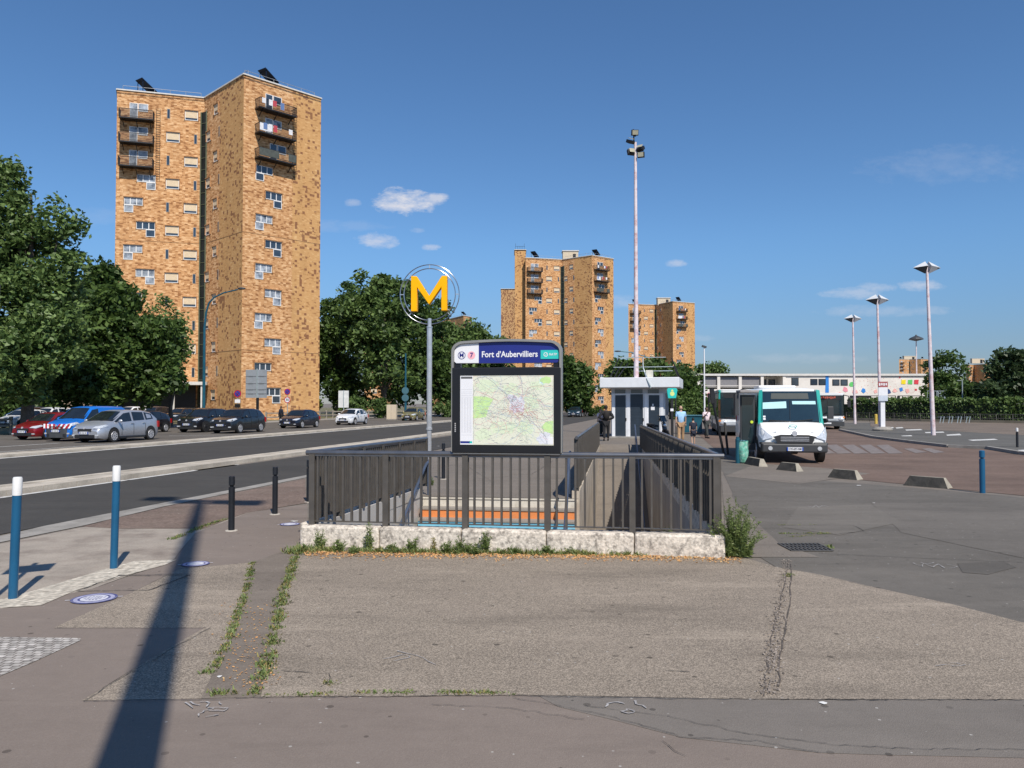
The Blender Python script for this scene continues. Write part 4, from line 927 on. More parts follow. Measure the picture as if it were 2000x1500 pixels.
# ================================================================ white painted building (school)
D = 118; sx0, sx1 = X(1361,D), X(1812,D); sz = lambda y: pt(1500, y, D).z
sb = empty('painted_building', (sx0, D, 0), 0, 'long white two storey building decorated with colourful painted shapes behind the hedge', 'building')
SW = mat('white_render', (.74,.70,.64), .8, var=.06, vscale=.6, dirt=(.5,.45,.4), dscale=.4, damt=.4)
Wd = sx1-sx0; xx = lambda px: X(px, D)-sx0
mb = MB(); mb.box(xx(1530), Wd, 0, 12, 0, sz(732)); mb.box(0, xx(1530)-.01, 3, 12, 0, sz(735)); mb.box(0, xx(1530)-.02, .0, 3, 0, sz(760)); mb.build('wall', SW, sb)
mb = MB(); mb.box(-.3, Wd+.1, -.25, 12.3, sz(734), sz(730)); mb.build('roof', PARA, sb)
mb = MB()
for px in (1361, 1401, 1443, 1486, 1529): mb = MB(); mb.box(xx(px), xx(px)+.45, -.1, .3, sz(762), sz(734)); mb.build('column', SW, sb)
LOG = mat('gallery_wall', (.21,.205,.215), .85, var=.1)
for a_, b_ in ((1364,1400.5),(1405,1442),(1447,1485)): mb = MB(); mb.box(xx(a_), xx(b_), .25, .32, sz(756), sz(736.5)); mb.build('gallery_wall', LOG, sb)
mb = MB(); mb.bar((.3,0,sz(753)), (xx(1529),0,sz(753)), .07); mb.bar((.3,0,sz(756)), (xx(1529),0,sz(756)), .05); mb.build('gallery_rail', SW, sb)
for a, b, t, u in ((1493,1509,740,753),(1514,1527,740,753),(1546,1560,738,753),(1583,1597,740,752),(1599,1613,740,752),(1626,1640,741,753),(1642,1656,741,753)):
    yy0 = 2.85 if a < 1530 else -.05
    mb = MB(); mb.box(xx(a), xx(b), yy0, yy0+.1, sz(u), sz(t)); f = mb.build('window', DARKM, sb); mb = MB(); mb.box(xx(a)+.1, xx(b)-.1, yy0-.02, yy0, sz(u)+.1, sz(t)-.1); mb.build('pane', GLS, f)
PC_ = {k: mat('mural_'+k, c, .8, var=.15, vscale=3) for k, c in dict(blue=(.03,.22,.62), navy=(.03,.07,.2), green=(.12,.55,.14), pink=(.75,.28,.34), rose=(.78,.42,.38), yellow=(.85,.66,.02), red=(.62,.05,.07), magenta=(.6,.05,.25)).items()}
def mural(col, pts, off=.02):
    mb = MB(); mb.extr([(xx(a), sz(b)) for a, b in pts], -off-.02, -off); o = mb.build('mural_shape', PC_[col], sb); return o
mural('blue', [(1613,733),(1619,733),(1619,767),(1612,767)])
def reg(cx, cy, r, n=6, seed=0, k=.3):
    q = random.Random(seed); return [(cx+r*(1+q.uniform(-k,k))*math.cos(2*math.pi*i/n+.4), cy+r*(1+q.uniform(-k,k))*math.sin(2*math.pi*i/n+.4)) for i in range(n)]
for i, (c_, x_, y_, r_, n_) in enumerate([('green',1664,751,5,8),('pink',1652,761,6,5),('rose',1670,765,5,7),('blue',1687,763,5,5),('rose',1710,765,5,4),('blue',1727,765,4,4),('navy',1735,765,5,6),('rose',1748,763,5,6),('blue',1760,760,5,4),('rose',1772,763,5,5),('red',1789,761,2.5,5),('red',1758,737,2,4),('magenta',1370,772,6,7),('pink',1385,771,6,6),('magenta',1400,772,5,5),('pink',1420,771,7,6),('magenta',1440,773,5,6),('rose',1640,770,5,6)]):
    mural(c_, reg(x_, y_, r_, n_, i))
for c_, x_ in (('yellow',1765),('green',1778),('red',1790)): mural(c_, [(x_-4,742),(x_+4.5,741.5),(x_+4,750.5),(x_-4.5,750)], .03)
q = random.Random(3)
mb = MB()
for i in range(110):
    px = q.uniform(1662, 1800); py = q.uniform(735, 768); s_ = q.uniform(.4, 1.1); mb.box(xx(px), xx(px)+s_*.08, -.03, -.01, sz(py), sz(py)+s_*.09)
mb.build('mural_speckle', PC_['rose'], sb)
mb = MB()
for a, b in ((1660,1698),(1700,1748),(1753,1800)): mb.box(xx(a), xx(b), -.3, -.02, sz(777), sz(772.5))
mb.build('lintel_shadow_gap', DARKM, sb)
mb = MB()
for a, b in ((1700,1746),(1756,1802)): mb.box(xx(a), xx(b), -.32, -.3, 0, sz(774))
mb.build('ground_floor_panel', SW, sb)
# spiral stair at its right end
e = empty('spiral_staircase', (X(1850,105), 105, 0), 0, 'grey metal spiral staircase standing right of the painted white building', 'staircase')
GM = mat('pale_steel', (.40,.46,.47), .5, .4); mb = MB(); H = pt(1850,758,105).z; H1 = pt(1850,778,105).z
mb.cyl((0,0,0),(0,0,H),.12)
for k in range(24): t = k*.38; zz = .3+k*(H1-.3)/24+.9; mb.obox((.6*math.cos(t),.6*math.sin(t),zz-.9),(1.2,.35,.05),(0,0,t)); mb.bar((1.2*math.cos(t),1.2*math.sin(t),zz-.9),(1.2*math.cos(t),1.2*math.sin(t),zz+.15),.05)
mb.tube([(1.2*math.cos(k*.2),1.2*math.sin(k*.2),.3+.95+k*(H1-.3)/46) for k in range(47)], .05, 6)
mb.box(-3,-.2,-.6,.6,H1+.0,H1+.08); mb.bar((-3,-.6,H1+1.0),(0,-.6,H1+1.0),.05)
for k in range(10): mb.bar((-3+.3*k,-.6,H1),(-3+.3*k,-.6,H1+1),.03)
mb.build('stair', GM, e)
# ================================================================ kiosk
D = 44.8; kx0, kx1 = X(1194,D), X(1297,D); kz = lambda y: pt(1250, y, D).z
kk = empty('kiosk', (kx0, D, 0), R(-15), 'small white technical kiosk with three dark doors and a broad flat roof', 'kiosk')
KW = mat('kiosk_panel', (.50,.53,.57), .5, .1, var=.1, vscale=2, dirt=(.3,.3,.3), dscale=2, damt=.4); KF = mat('kiosk_frame_white', (.74,.75,.77), .4, var=.06); KD = mat('kiosk_door_blue', (.028,.04,.055), .35, var=.15)
kw = kx1-kx0
mb = MB(); mb.box(0, kw, 0, 3.2, 0, kz(757)); mb.build('wall', KW, kk)
mb = MB(); mb.box(-.55, kw+.85, -.9, 3.9, kz(757)-.02, kz(738.5)); mb.build('roof', mat('kiosk_roof_white', (.72,.74,.76), .45, var=.06, dirt=(.4,.4,.38), dscale=1.5, damt=.3), kk, bevel=.03)
ks = lambda px: (X(px, D)-kx0)*1.0+.02*(px-1194)/100
dz0, dz1 = .12, kz(772)
for (a, b, full) in ((1202,1222,0),(1231,1255,1),(1266,1286,0)):
    mb = MB(); x0, x1 = ks(a), ks(b)
    if not full:
        mb.box(x0-.13, x1+.13, -.05, 0, dz0-.05, dz1+.1)
    else: mb.box(x0-.05, x1+.05, -.05, 0, dz0-.05, dz1+.1)
    f = mb.build('door', KF, kk); mb = MB(); mb.box(x0, x1, -.075, -.05, dz0, dz1-(.0 if not full else -.06)); f2 = mb.build('panel', KD, f)
    mb = MB(); mb.box(x1-.02, x1+.04, -.12, -.05, 1.0, 1.16); mb.build('handle', DARKM, f)
    if full:
        mb = MB()
        for k in range(12): z = dz0+.15+k*.16; mb.box(x0+.02, x1-.02, -.085, -.075, z, z+.012)
        mb.build('panel_rib', mat('rib_dark', (.05,.065,.085), .4), f)
for a, b in ((1201,1221),(1232,1254),(1264,1285)):
    mb = MB(); mb.box(ks(a), ks(b), -.03, 0, kz(768.5), kz(761)); mb.build('vent_window', GLS, kk)
mb = MB()
for a in (1195.5, 1224.5, 1257.5, 1288): mb.box(ks(a), ks(a)+.16, -.07, 0, 0, kz(772)+.1)
mb.build('mullion', KF, kk)
mb = MB(); mb.box(ks(1270), ks(1277), -.085, -.075, 1.62, 1.82); mb.box(ks(1272.5), ks(1275), -.085, -.075, 1.86, 1.98); mb.build('notice', WH, kk)
mb = MB(); mb.box(kw-.001, kw+.02, .5, 3.0, .2, 2.6); mb.build('side_panel', mat('kiosk_side', (.2,.2,.2), .7, dirt=(.5,.5,.5), dscale=3, damt=.7), kk)
mb = MB(); mb.box(-.1, kw+.1, -.3, 0, 0, .09); mb.build('base_slab', CONC_G, kk)
# roof clutter: edge rails leaning outwards, conduit, box
mb = MB(); zr = kz(738)
for (a, za, b, zb) in ((1190,736,1205,698),(1198,736,1212,706),(1205,736,1223,708),(1308,700,1322,736),(1312,716,1320,736)):
    mb = MB(); mb.bar((ks(a), .5, kz(za)), (ks(b), .9, kz(zb)), .05); mb.build('roof_stay', DARKM, kk)
mb = MB(); mb.bar((ks(1204),.6,kz(698)),(ks(1297),.6,kz(698)),.04); mb.bar((ks(1196),.6,kz(716.5)),(ks(1312),.6,kz(716.5)),.04); mb.bar((ks(1245),.6,kz(724.5)),(ks(1310),.6,kz(724.5)),.04); mb.build('roof_rail', GM, kk)
mb = MB(); mb.tube([(ks(1254),.3,kz(698)),(ks(1254.5),.3,kz(718)),(ks(1258),.2,kz(728)),(ks(1265),-.92,kz(741)),(ks(1271),-.95,kz(754)),(ks(1272),-.93,kz(759))],.035,8); mb.tube([(ks(1256),.3,kz(724)),(ks(1262),0,kz(735)),(ks(1268),-.92,kz(748))],.03,8); mb.build('conduit', GM, kk, smooth=True)
mb = MB(); mb.box(ks(1259), ks(1272), .5, 1.0, zr, kz(723)); mb.build('roof_unit', mat('unit_cream', (.6,.58,.5), .6), kk, bevel=.02)
# ---------------------------------------------------------------- masts
MAST = mat('mast_paint_rusty', (.68,.60,.62), .6, var=.08, vscale=4, dirt=(.42,.13,.12), dscale=3.2, damt=.65)
def floodlight(mb, c, s, rz, tilt):
    mb.obox(c, (s, s*.45, s*.8), (tilt, 0, rz))
def mast(x, y, H, r0, r1, label, name='floodlight_mast', heads=True, sc=1.0):
    e = empty(name, (x, y, 0), 0, label, 'light mast')
    mb = MB(); mb.tube([(0,0,0),(0,0,H*.5),(0,0,H)], [r0,(r0+r1)/2,r1], 16); mb.build('pole', MAST, e, smooth=True)
    if heads:
        for (a, b, rz, ti) in ((-.32,.05,.5,R(-60)),(-.30,-.75,.3,R(-20)),(-.05,.75,0,R(15)),(.30,-.5,-.6,R(-45)),(.32,-.95,-.3,R(10))):
            mb = MB(); floodlight(mb, (a*sc, -.12, H-.05+b*.8*sc), .42*sc, rz, ti); mb.bar((0,0,H-.1+b*.6*sc), (a*sc, -.05, H-.05+b*.8*sc), .07*sc)
            h = mb.build('floodlight', DARKM, e)
            M_ = Euler((ti,0,rz)).to_matrix(); c_ = Vector((a*sc,-.12,H-.05+b*.8*sc))+M_@Vector((0,-.23*.42/.42*sc*.9,0)); mb = MB(); mb.obox(c_, (.34*sc,.02,.26*sc), (ti,0,rz)); mb.build('lens', mat('lamp_glass', (.4,.38,.28), .2), h)
        mb = MB(); mb.cyl((-.08,0,H),(-.12,0,H+.8*sc),.04); mb.build('top_bracket', DARKM, e)
    return e
Dm = 46.5; mast(X(1243,Dm), Dm, pt(1243,278,Dm).z, .165, .085, 'tall rusty pink floodlight mast rising behind the kiosk roof')
# mast behind the viewer whose shadow crosses the pavement
Hh = 20.0; tip = Vector(gp(392, 978)); Lh = Hh/math.tan(SUN_EL); bx = tip.x+Lh*math.sin(SH); by = tip.y-Lh*math.cos(SH)
e = mast(bx, by, Hh, .20, .10, 'tall floodlight mast behind the viewer casting the long pole shadow', heads=False)
for (a, w_, dz) in ((-.85,.5,.30),(-.25,.45,-.25),(.5,.45,-.35),(.95,.45,-.6)):
    mb = MB(); mb.obox((a, 0, Hh+dz), (w_*1.15, .42, .5), (R(30),0,0)); mb.build('floodlight', DARKM, e)
mb = MB(); mb.bar((-.95,0,Hh-.05),(1.3,0,Hh-.15),.12); mb.build('cross_arm', DARKM, e)
# double pyramid lamps
LAMPG = mat('lamp_shade_grey', (.60,.62,.64), .5, .1, var=.1); LAMPD = mat('lamp_shade_dark', (.05,.055,.06), .5, var=.1)
def prism(x, y, H, sc, label, pole_r=.10, lean=0.):
    e = empty('pyramid_lamp', (x, y, 0), 0, label, 'street lamp', 'tall lamps with paired pyramid heads on the bus platform')
    mb = MB(); mb.tube([(0,0,0),(-lean*.5,0,H*.5),(-lean,0,H)], [pole_r, pole_r*.8, pole_r*.55], 12); mb.build('pole', MAST, e, smooth=True)
    for s in (-1, 1):
        a = .16*s*sc-lean; t = 1.34*s*sc-lean
        V_ = [(t,0,H-.10*sc),(a,-.55*sc,H+.02*sc),(a,.55*sc,H+.02*sc),(a,0,H+.52*sc),(a,0,H-.66*sc)]
        mb = MB(); mb.add(V_, [(0,1,3),(0,3,2),(1,2,3)]); mb.build('lamp_shade', LAMPG, e)
        mb = MB(); mb.add([(v[0],v[1],v[2]-.012) for v in (V_[0],V_[1],V_[2],V_[4])], [(0,3,1),(0,2,3),(1,3,2)]); mb.build('lamp_bowl', LAMPG if s > 0 else LAMPD, e)  # left bowl takes the dark grey: its shaded underside is put into the colour
        mb = MB(); mb.bar((a,-.05,H-.02),(t*.8,-.02,H-.1),.07); mb.build('lamp_arm', DARKM, e)
    return e
for px, yb, yt, sc, lb, le in ((1823,850,521,.86,'nearest and tallest pyramid lamp, on the right of the platform',.25),(1720,841,584,.80,'middle pyramid lamp rising from the concrete drum with the timetable boards',.12),(1670,828,621,.84,'furthest of the three pyramid lamps, beside the waiting buses',.1)):
    x_, y_ = gp(px, yb, .12); Dq = y_; Hq = pt(px, yt, Dq).z; prism(x_, y_, Hq, .62, lb, pole_r=.13 if px > 1800 else .12, lean=le)
x_, y_ = gp(1720, 841, .12)
e = empty('timetable_post', (x_, y_-.28, .12), R(-10), 'stop board with red header and white timetable sheets standing on the concrete drum', 'stop sign')
mb = MB(); mb.lathe([(.62,0),(.66,.1),(.5,.28)], n=18); mb.build('drum', CONC_G, e); mb = MB(); mb.box(-.14,.14,-.14,.1,.28,2.1); mb.build('post', WH, e)
mb = MB(); mb.box(-.30,.30,-.22,-.15,2.05,2.75); mb.build('board', mat('timetable_grey', (.55,.6,.68), .5), e); mb = MB(); mb.box(-.31,.31,-.23,-.15,3.0,3.38); h = mb.build('header', mat('stop_red', (.35,.09,.09), .5), e); mb = MB(); mb.box(-.30,.30,-.225,-.15,2.42,2.98); mb.build('timetable', WH, e)
mb = MB()
for k_ in range(4): mb.box(-.26+.14*k_, -.17+.14*k_, -.236, -.23, 3.1+.03*(k_%2), 3.28)
mb.build('header_marks', WH, h)
Dq = 120; e = empty('lollipop_lamp', (X(1791,Dq), Dq, 0), 0, 'slim distant lamp with one small flat head in front of the painted building', 'street lamp')
H = pt(1790,660,Dq).z; mb = MB(); mb.tube([(0,0,0),(0,0,H)],[.13,.08],8); mb.build('pole', MAST, e); mb = MB(); mb.lathe([(.1,-.5),(1.1,-.25),(.9,0),(.15,.35),(.1,.5)], (0,0,H), 12); mb.build('lamp_head', LAMPD, e)
Dq = 86; e = empty('thin_lamp', (X(1376,Dq), Dq, 0), 0, 'thin white lamp post with a small dark head above the hedge right of the kiosk', 'street lamp')
H = pt(1376,677,Dq).z; mb = MB(); mb.tube([(0,0,0),(0,0,H)],[.10,.06],8); mb.build('pole', WH, e); mb = MB(); mb.obox((0,0,H),(.5,.3,.2),(0,.3,0)); mb.build('lamp_head', LAMPD, e)
Dq = 84; e = empty('small_flag_post', (X(1880,Dq), Dq, 0), 0, 'short grey post with side arm rising from the hedge in front of the distant tower', 'post')
H = pt(1880,743,Dq).z; mb = MB(); mb.tube([(0,0,0),(0,0,H)],.06,8); mb.bar((0,0,H),(-.55,0,H),.06); mb.build('pole', GM, e)
# curved street lamp by the near tower and teal post by the trees
TEALP = mat('lamp_teal', (.012,.095,.14), .45, .2, var=.15)
D = 78; x0 = X(398, D); z = lambda y: pt(400, y, D).z
e = empty('curved_lamp', (x0, D, 0), 0, 'teal street lamp with a long curved arm in front of the near tower', 'street lamp')
mb = MB(); mb.tube([(0,0,0),(0,0,z(640)),(X(401,D)-x0,0,z(610)),(X(406,D)-x0,0,z(592)),(X(416,D)-x0,0,z(581)),(X(435,D)-x0,0,z(572)),(X(463,D)-x0,0,z(565.5))],[.17,.12,.1,.09,.08,.07,.06],10); mb.build('pole', TEALP, e, smooth=True)
mb = MB(); mb.ell((X(470,D)-x0,0,z(563.5)),(.42,.2,.13)); mb.build('lamp_head', LAMPD, e, smooth=True)
D = 92; e = empty('teal_sign_post', (X(792,D), D, 0), 0, 'tall teal post with two round signs seen from behind, in front of the trees', 'sign post')
mb = MB(); mb.tube([(0,0,0),(0,0,pt(0,690,D).z)],[.16,.08],8); mb.build('pole', TEALP, e)
for y in (763, 777): mb = MB(); mb.cyl((0,-.25,pt(0,y,D).z),(0,-.21,pt(0,y,D).z),.42,n=20); mb.build('round_sign', mat('sign_back_teal', (.05,.13,.16), .5), e)
D = 130; e = empty('far_street_lamp', (X(1200,D)+3, D, 0), 0, 'grey street lamp arm reaching out left between the two towers', 'street lamp')
H = pt(1200,686,D).z; mb = MB(); mb.tube([(4.2,0,0),(4.2,0,H-2.2),(3.2,0,H-1.2),(0,0,H-.2),(-2,0,H)],.09,8); mb.build('pole', TEALP, e); mb = MB(); mb.ell((-2.4,0,H),(.6,.25,.14)); mb.build('lamp_head', LAMPD, e)
# ================================================================ trees
LF = [foliage('leaves_dark', (.026,.058,.013), (.12,.19,.045)), foliage('leaves_mid', (.04,.08,.018), (.19,.28,.085)), foliage('leaves_bluish', (.028,.055,.02), (.075,.115,.045)), foliage('leaves_light', (.04,.085,.012), (.13,.20,.035))]
BARK = mat('bark', (.10,.08,.065), .9, var=.3, vscale=3, fine=.3, fscale=15)
def leaves(name, clumps, nper, size, seed, m, parent, asp=.55):
    rg = np.random.default_rng(seed); P = []; 
    for (c, rad, w_) in clumps:
        n = int(nper*w_); v = rg.normal(size=(n, 3)); v /= np.linalg.norm(v, axis=1)[:, None]; rr = rg.random(n)**.45
        P.append(np.array(c)+v*rr[:, None]*np.array([rad, rad, rad*.8]))
    P = np.concatenate(P); n = len(P)
    a = rg.normal(size=(n, 3)); a[:, 2] *= .7; a /= np.linalg.norm(a, axis=1)[:, None]
    b = rg.normal(size=(n, 3)); b -= a*(a*b).sum(1)[:, None]; b /= np.linalg.norm(b, axis=1)[:, None]
    s = size*(.6+.8*rg.random(n))[:, None]
    V_ = np.stack([P-a*s, P-b*s*asp, P+a*s, P+b*s*asp], 1).reshape(-1, 3)
    me = bpy.data.meshes.new(name); me.vertices.add(4*n); me.vertices.foreach_set('co', V_.astype('f').ravel())
    me.loops.add(4*n); me.loops.foreach_set('vertex_index', np.arange(4*n, dtype='i')); me.polygons.add(n)
    me.polygons.foreach_set('loop_start', np.arange(0, 4*n, 4, dtype='i')); me.polygons.foreach_set('loop_total', np.full(n, 4, dtype='i'))
    me.update(); me.validate(); return link(name, me, m, parent)
def clumpset(ells, n, seed, r0, r1, shell=.5):
    q = random.Random(seed); vols = [(a*b*c)**.75 for (_, (a, b, c)) in ells]; out = []
    for i in range(n):
        (c, r_) = q.choices(ells, vols)[0]
        while True:
            v = Vector((q.uniform(-1,1), q.uniform(-1,1), q.uniform(-1,1)))
            if shell < v.length <= 1 or (v.length <= shell and q.random() < .18): break
        out.append(((c[0]+v.x*r_[0], c[1]+v.y*r_[1], c[2]+v.z*r_[2]), q.uniform(r0, r1), q.uniform(.6,1.4)))
    return out
def tree(loc, ells, label, nc=120, nper=110, size=.2, m=1, seed=1, tr=.3, cr=(.8,1.6), name='tree', group='trees on the estate', asp=.55, th=3.):
    e = empty(name, loc, 0, label, 'tree', group); q = random.Random(seed)
    cs = clumpset(ells, nc, seed, *cr); leaves('crown', cs, nper, size, seed, LF[m], e, asp)
    mb = MB(); ztop = max(c[2] for c, r_ in ells)
    mb.tube([(0,0,-.1),(q.uniform(-.2,.2),0,th*.5),(q.uniform(-.3,.3),q.uniform(-.3,.3),th),(q.uniform(-.4,.4),0,ztop)], [tr*1.25,tr,tr*.85,tr*.2], 9)
    mb.build('trunk', BARK, e, smooth=True)
    mb = MB()
    for (c, r_) in ells:
        c = Vector(c); mb.tube([(0,0,th*q.uniform(.7,1)), c*.5+Vector((0,0,th*.4)), c], [tr*.5,tr*.32,tr*.1], 6)
    for c, rad, w_ in q.sample(cs, min(40, len(cs))):
        c = Vector(c); b_ = min((Vector(k[0]) for k in ells), key=lambda k: (k-c).length); mb.tube([b_*.8, c], [tr*.14, tr*.04], 4)
    mb.build('limb', BARK, e, smooth=True); return e
def T(px, D, els): # ellipsoids given in photo pixels at depth D
    x0 = X(px, D); return (x0, D, 0), [((X(a,D)-x0, dy, pt(a,b,D).z), (ra*D/F, ra*D/F*.9, rb*D/F)) for a, b, ra, rb, dy in els]
l, e_ = T(55, 50, [(0,420,55,105,0),(25,380,32,75,0),(-60,540,90,160,0),(45,490,62,75,0),(112,440,42,44,0),(128,520,34,50,0),(80,580,75,75,0),(30,640,110,90,-1),(100,650,70,80,-1),(90,710,80,60,-2),(-30,710,90,60,-1),(60,755,55,35,-2)])
tree(l, e_, 'tallest tree at the left edge, loose pale green leaves over the parked cars', nc=440, nper=105, size=.17, m=1, seed=11, tr=.38, cr=(.6,1.25), group=None, th=3.2)
l, e_ = T(200, 62, [(200,620,75,80,0),(250,690,90,85,0),(190,560,45,45,0),(160,680,60,90,0),(300,660,50,50,0),(310,740,50,45,-1),(220,745,80,40,-2),(140,760,50,25,-1)])
tree(l, e_, 'dense dark round tree between the left tree and the near tower', nc=300, nper=125, size=.24, m=0, seed=12, tr=.35, cr=(.8,1.5), th=3)
l, e_ = T(335, 66, [(330,650,32,45,0),(345,700,28,45,0),(310,610,28,26,0),(300,700,40,60,0),(345,745,22,18,0)])
tree(l, e_, 'thin light leaved tree whose twigs overlap the base of the near tower', nc=75, nper=34, size=.15, m=1, seed=13, tr=.16, cr=(.6,1.1), th=3)
l, e_ = T(-60, 75, [(-40,700,120,70,0),(40,690,70,60,0),(110,720,60,50,0)])
tree(l, e_, 'shady tree behind the leftmost tree, low over the white cars', nc=150, nper=110, size=.3, m=0, seed=14, tr=.35, cr=(1,2), th=3)
mid = [(660,118,[(660,700,52,85,0),(655,620,40,40,0),(640,660,30,70,0),(690,760,50,40,0)],0,'dark tree right against the right edge of the near tower'),
 (750,112,[(745,630,70,70,0),(725,560,36,24,0),(765,560,30,22,0),(700,640,50,55,0),(770,720,60,60,0)],1,'tall rounded tree whose top rises left of the yellow M'),
 (835,116,[(830,680,62,75,0),(800,610,40,50,0),(860,740,50,55,0),(790,750,45,45,0)],0,'tree directly behind the metro sign pole'),
 (905,122,[(900,690,45,45,0),(905,750,55,45,0),(870,655,26,26,0)],1,'tree between the metro sign and the map panel'),
 (950,125,[(940,665,30,36,0),(955,720,40,60,0),(925,648,18,18,0),(970,690,20,30,0)],1,'light topped tree just left of the map panel'),
 (1120,118,[(1118,750,36,42,0),(1105,715,18,24,0),(1135,760,24,30,0)],0,'dark tree standing right of the map panel at the foot of the middle tower'),
 (690,150,[(690,610,60,60,0),(780,600,60,60,0),(840,640,60,60,0),(650,720,60,80,0)],0,'broad tree in the second row behind the rounded one'),
 (1268,120,[(1262,722,34,18,0),(1235,730,22,26,0),(1290,735,26,24,0),(1330,745,26,26,0)],0,'tree behind the kiosk roof, below the far tower'),
 (1206,125,[(1206,722,10,20,0),(1212,740,16,20,0)],1,'slim tree seen just left of the mast above the kiosk'),
 (1345,100,[(1342,760,24,30,0),(1325,775,30,26,0),(1315,755,20,24,0)],0,'round dark shrub tree between kiosk and painted building')]
for i, (px, D, els, m_, lb) in enumerate(mid):
    l, e_ = T(px, D, els); A_ = sum(a[2]*a[3] for a in els)
    tree(l, e_, lb, nc=int(40+A_/130*(D/118)), nper=95, size=.34, m=m_, seed=20+i, tr=.35, cr=(1.0,2.1), th=3.5)
right = [(1850,110,[(1848,725,36,30,0),(1835,755,30,36,0),(1870,750,26,26,0)],0,'dense green tree just right of the painted white building'),
 (1965,80,[(1965,712,38,28,0),(1985,745,45,40,0),(1940,765,36,28,0),(1990,700,26,20,0)],2,'airy grey green tree at the right edge of the photo'),
 (1890,88,[(1890,768,36,16,0),(1925,775,36,18,0)],0,'low spreading shrub tree behind the hedge below the distant tower'),
 (1390,135,[(1385,722,20,10,0),(1400,722,14,8,0)],1,'tree top rising over the left end of the painted white building'),
 (2060,85,[(2050,740,50,50,0)],0,'dark tree cut off by the right edge behind the hedge')]
for i, (px, D, els, m_, lb) in enumerate(right):
    l, e_ = T(px, D, els); A_ = sum(a[2]*a[3] for a in els)
    airy = px == 1965
    tree(l, e_, lb, nc=int(30+A_/(95 if not airy else 70)), nper=85 if not airy else 60, size=.26, m=m_, seed=50+i, tr=.25, cr=(.7,1.5) if not airy else (.5,1.0), th=2.5)
# hedge and bushes
def hedge(pts, h0, h1, dep, label, n, size, m, seed):
    e = empty('hedge', (pts[0][0], pts[0][1], 0), 0, label, 'hedge'); rg = np.random.default_rng(seed); P = []
    segs = list(zip(pts, pts[1:])); tot = sum(math.dist(a, b) for a, b in segs)
    for a, b in segs:
        k = int(n*math.dist(a, b)/tot); t = rg.random(k); ax = np.array(a)-np.array(pts[0]); bx_ = np.array(b)-np.array(pts[0]); d = (bx_-ax)/np.linalg.norm(bx_-ax); nn = np.array([-d[1], d[0]])
        Ht = h0+(h1-h0)*.5+np.sin(t*31+seed)*.12+np.sin(t*83)*.1
        face = rg.random(k); z = np.where(face < .62, rg.random(k)**.8, 1-rg.random(k)**2*.12)*Ht; o_ = np.where(face < .62, rg.random(k)**2*.5-.1*rg.random(k), rg.random(k)*dep)
        xy = ax+(bx_-ax)*t[:, None]+nn*(o_)[:, None]; P.append(np.column_stack([xy, z+rg.normal(size=k)*.05]))
    P = np.concatenate(P); cl = [((0,0,0),0,0)]
    k = len(P); a = rg.normal(size=(k,3)); a /= np.linalg.norm(a, axis=1)[:,None]; b = rg.normal(size=(k,3)); b -= a*(a*b).sum(1)[:,None]; b /= np.linalg.norm(b, axis=1)[:,None]; s = size*(.6+.8*rg.random(k))[:,None]
    V_ = np.stack([P-a*s, P-b*s*.6, P+a*s, P+b*s*.6], 1).reshape(-1,3)
    me = bpy.data.meshes.new('leaves'); me.from_pydata(V_.tolist(), [], np.arange(4*k).reshape(-1,4).tolist()); me.update(); link('leaves', me, LF[m], e)
    mb = MB()
    for a, b in segs:
        mb.bar((a[0]-pts[0][0], a[1]-pts[0][1]+dep/2, h0*.45), (b[0]-pts[0][0], b[1]-pts[0][1]+dep/2, h0*.45), dep*.6, h0*.85)
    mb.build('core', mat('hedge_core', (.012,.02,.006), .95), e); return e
hedge([(X(1655,92),92),(X(1800,84),84),(X(1965,77),77),(X(2090,73),73)], 2.2, 2.7, 1.6, 'long clipped green hedge along the back of the platform', 11000, .17, 1, 3)
hedge([(X(1312,96),96),(X(1400,97),97),(X(1500,99),99)], 2.4, 2.8, 1.6, 'clipped hedge behind the pedestrians and the first bus', 4200, .2, 1, 4)
for px, D, w_, h_, lb, m_ in ((600,100,1.7,3.3,'round bright bush at the right foot of the near tower',3),(697,104,1.4,3.2,'green bush beside the white sign back',1),(742,104,1.1,2.6,'small upright bush left of the cream utility cabinet',1),(880,112,2.2,2.2,'low bush row behind the gold car',1),(1143,120,3.5,2.0,'low dark hedge bush by the far parked car right of the map panel',0)):
    e = empty('bush', (X(px,D), D, 0), 0, lb, 'bush'); cs = clumpset([((0,0,h_*.5),(w_,w_,h_*.5))], 36, int(px), .35, .7, .3); leaves('foliage', cs, 90, .17, int(px), LF[m_], e)
    mb = MB(); [mb.tube([(0,0,0),(random.Random(k).uniform(-.6,.6),0,h_*.6)], .04, 5) for k in range(4)]; mb.build('stem', BARK, e)

hedge([(X(-160,96),96),(X(90,96),96),(X(190,92),92)], 4.5, 6.0, 3.0, 'dark overgrown shrubbery in the shade behind the leftmost parked cars', 5000, .3, 0, 8)
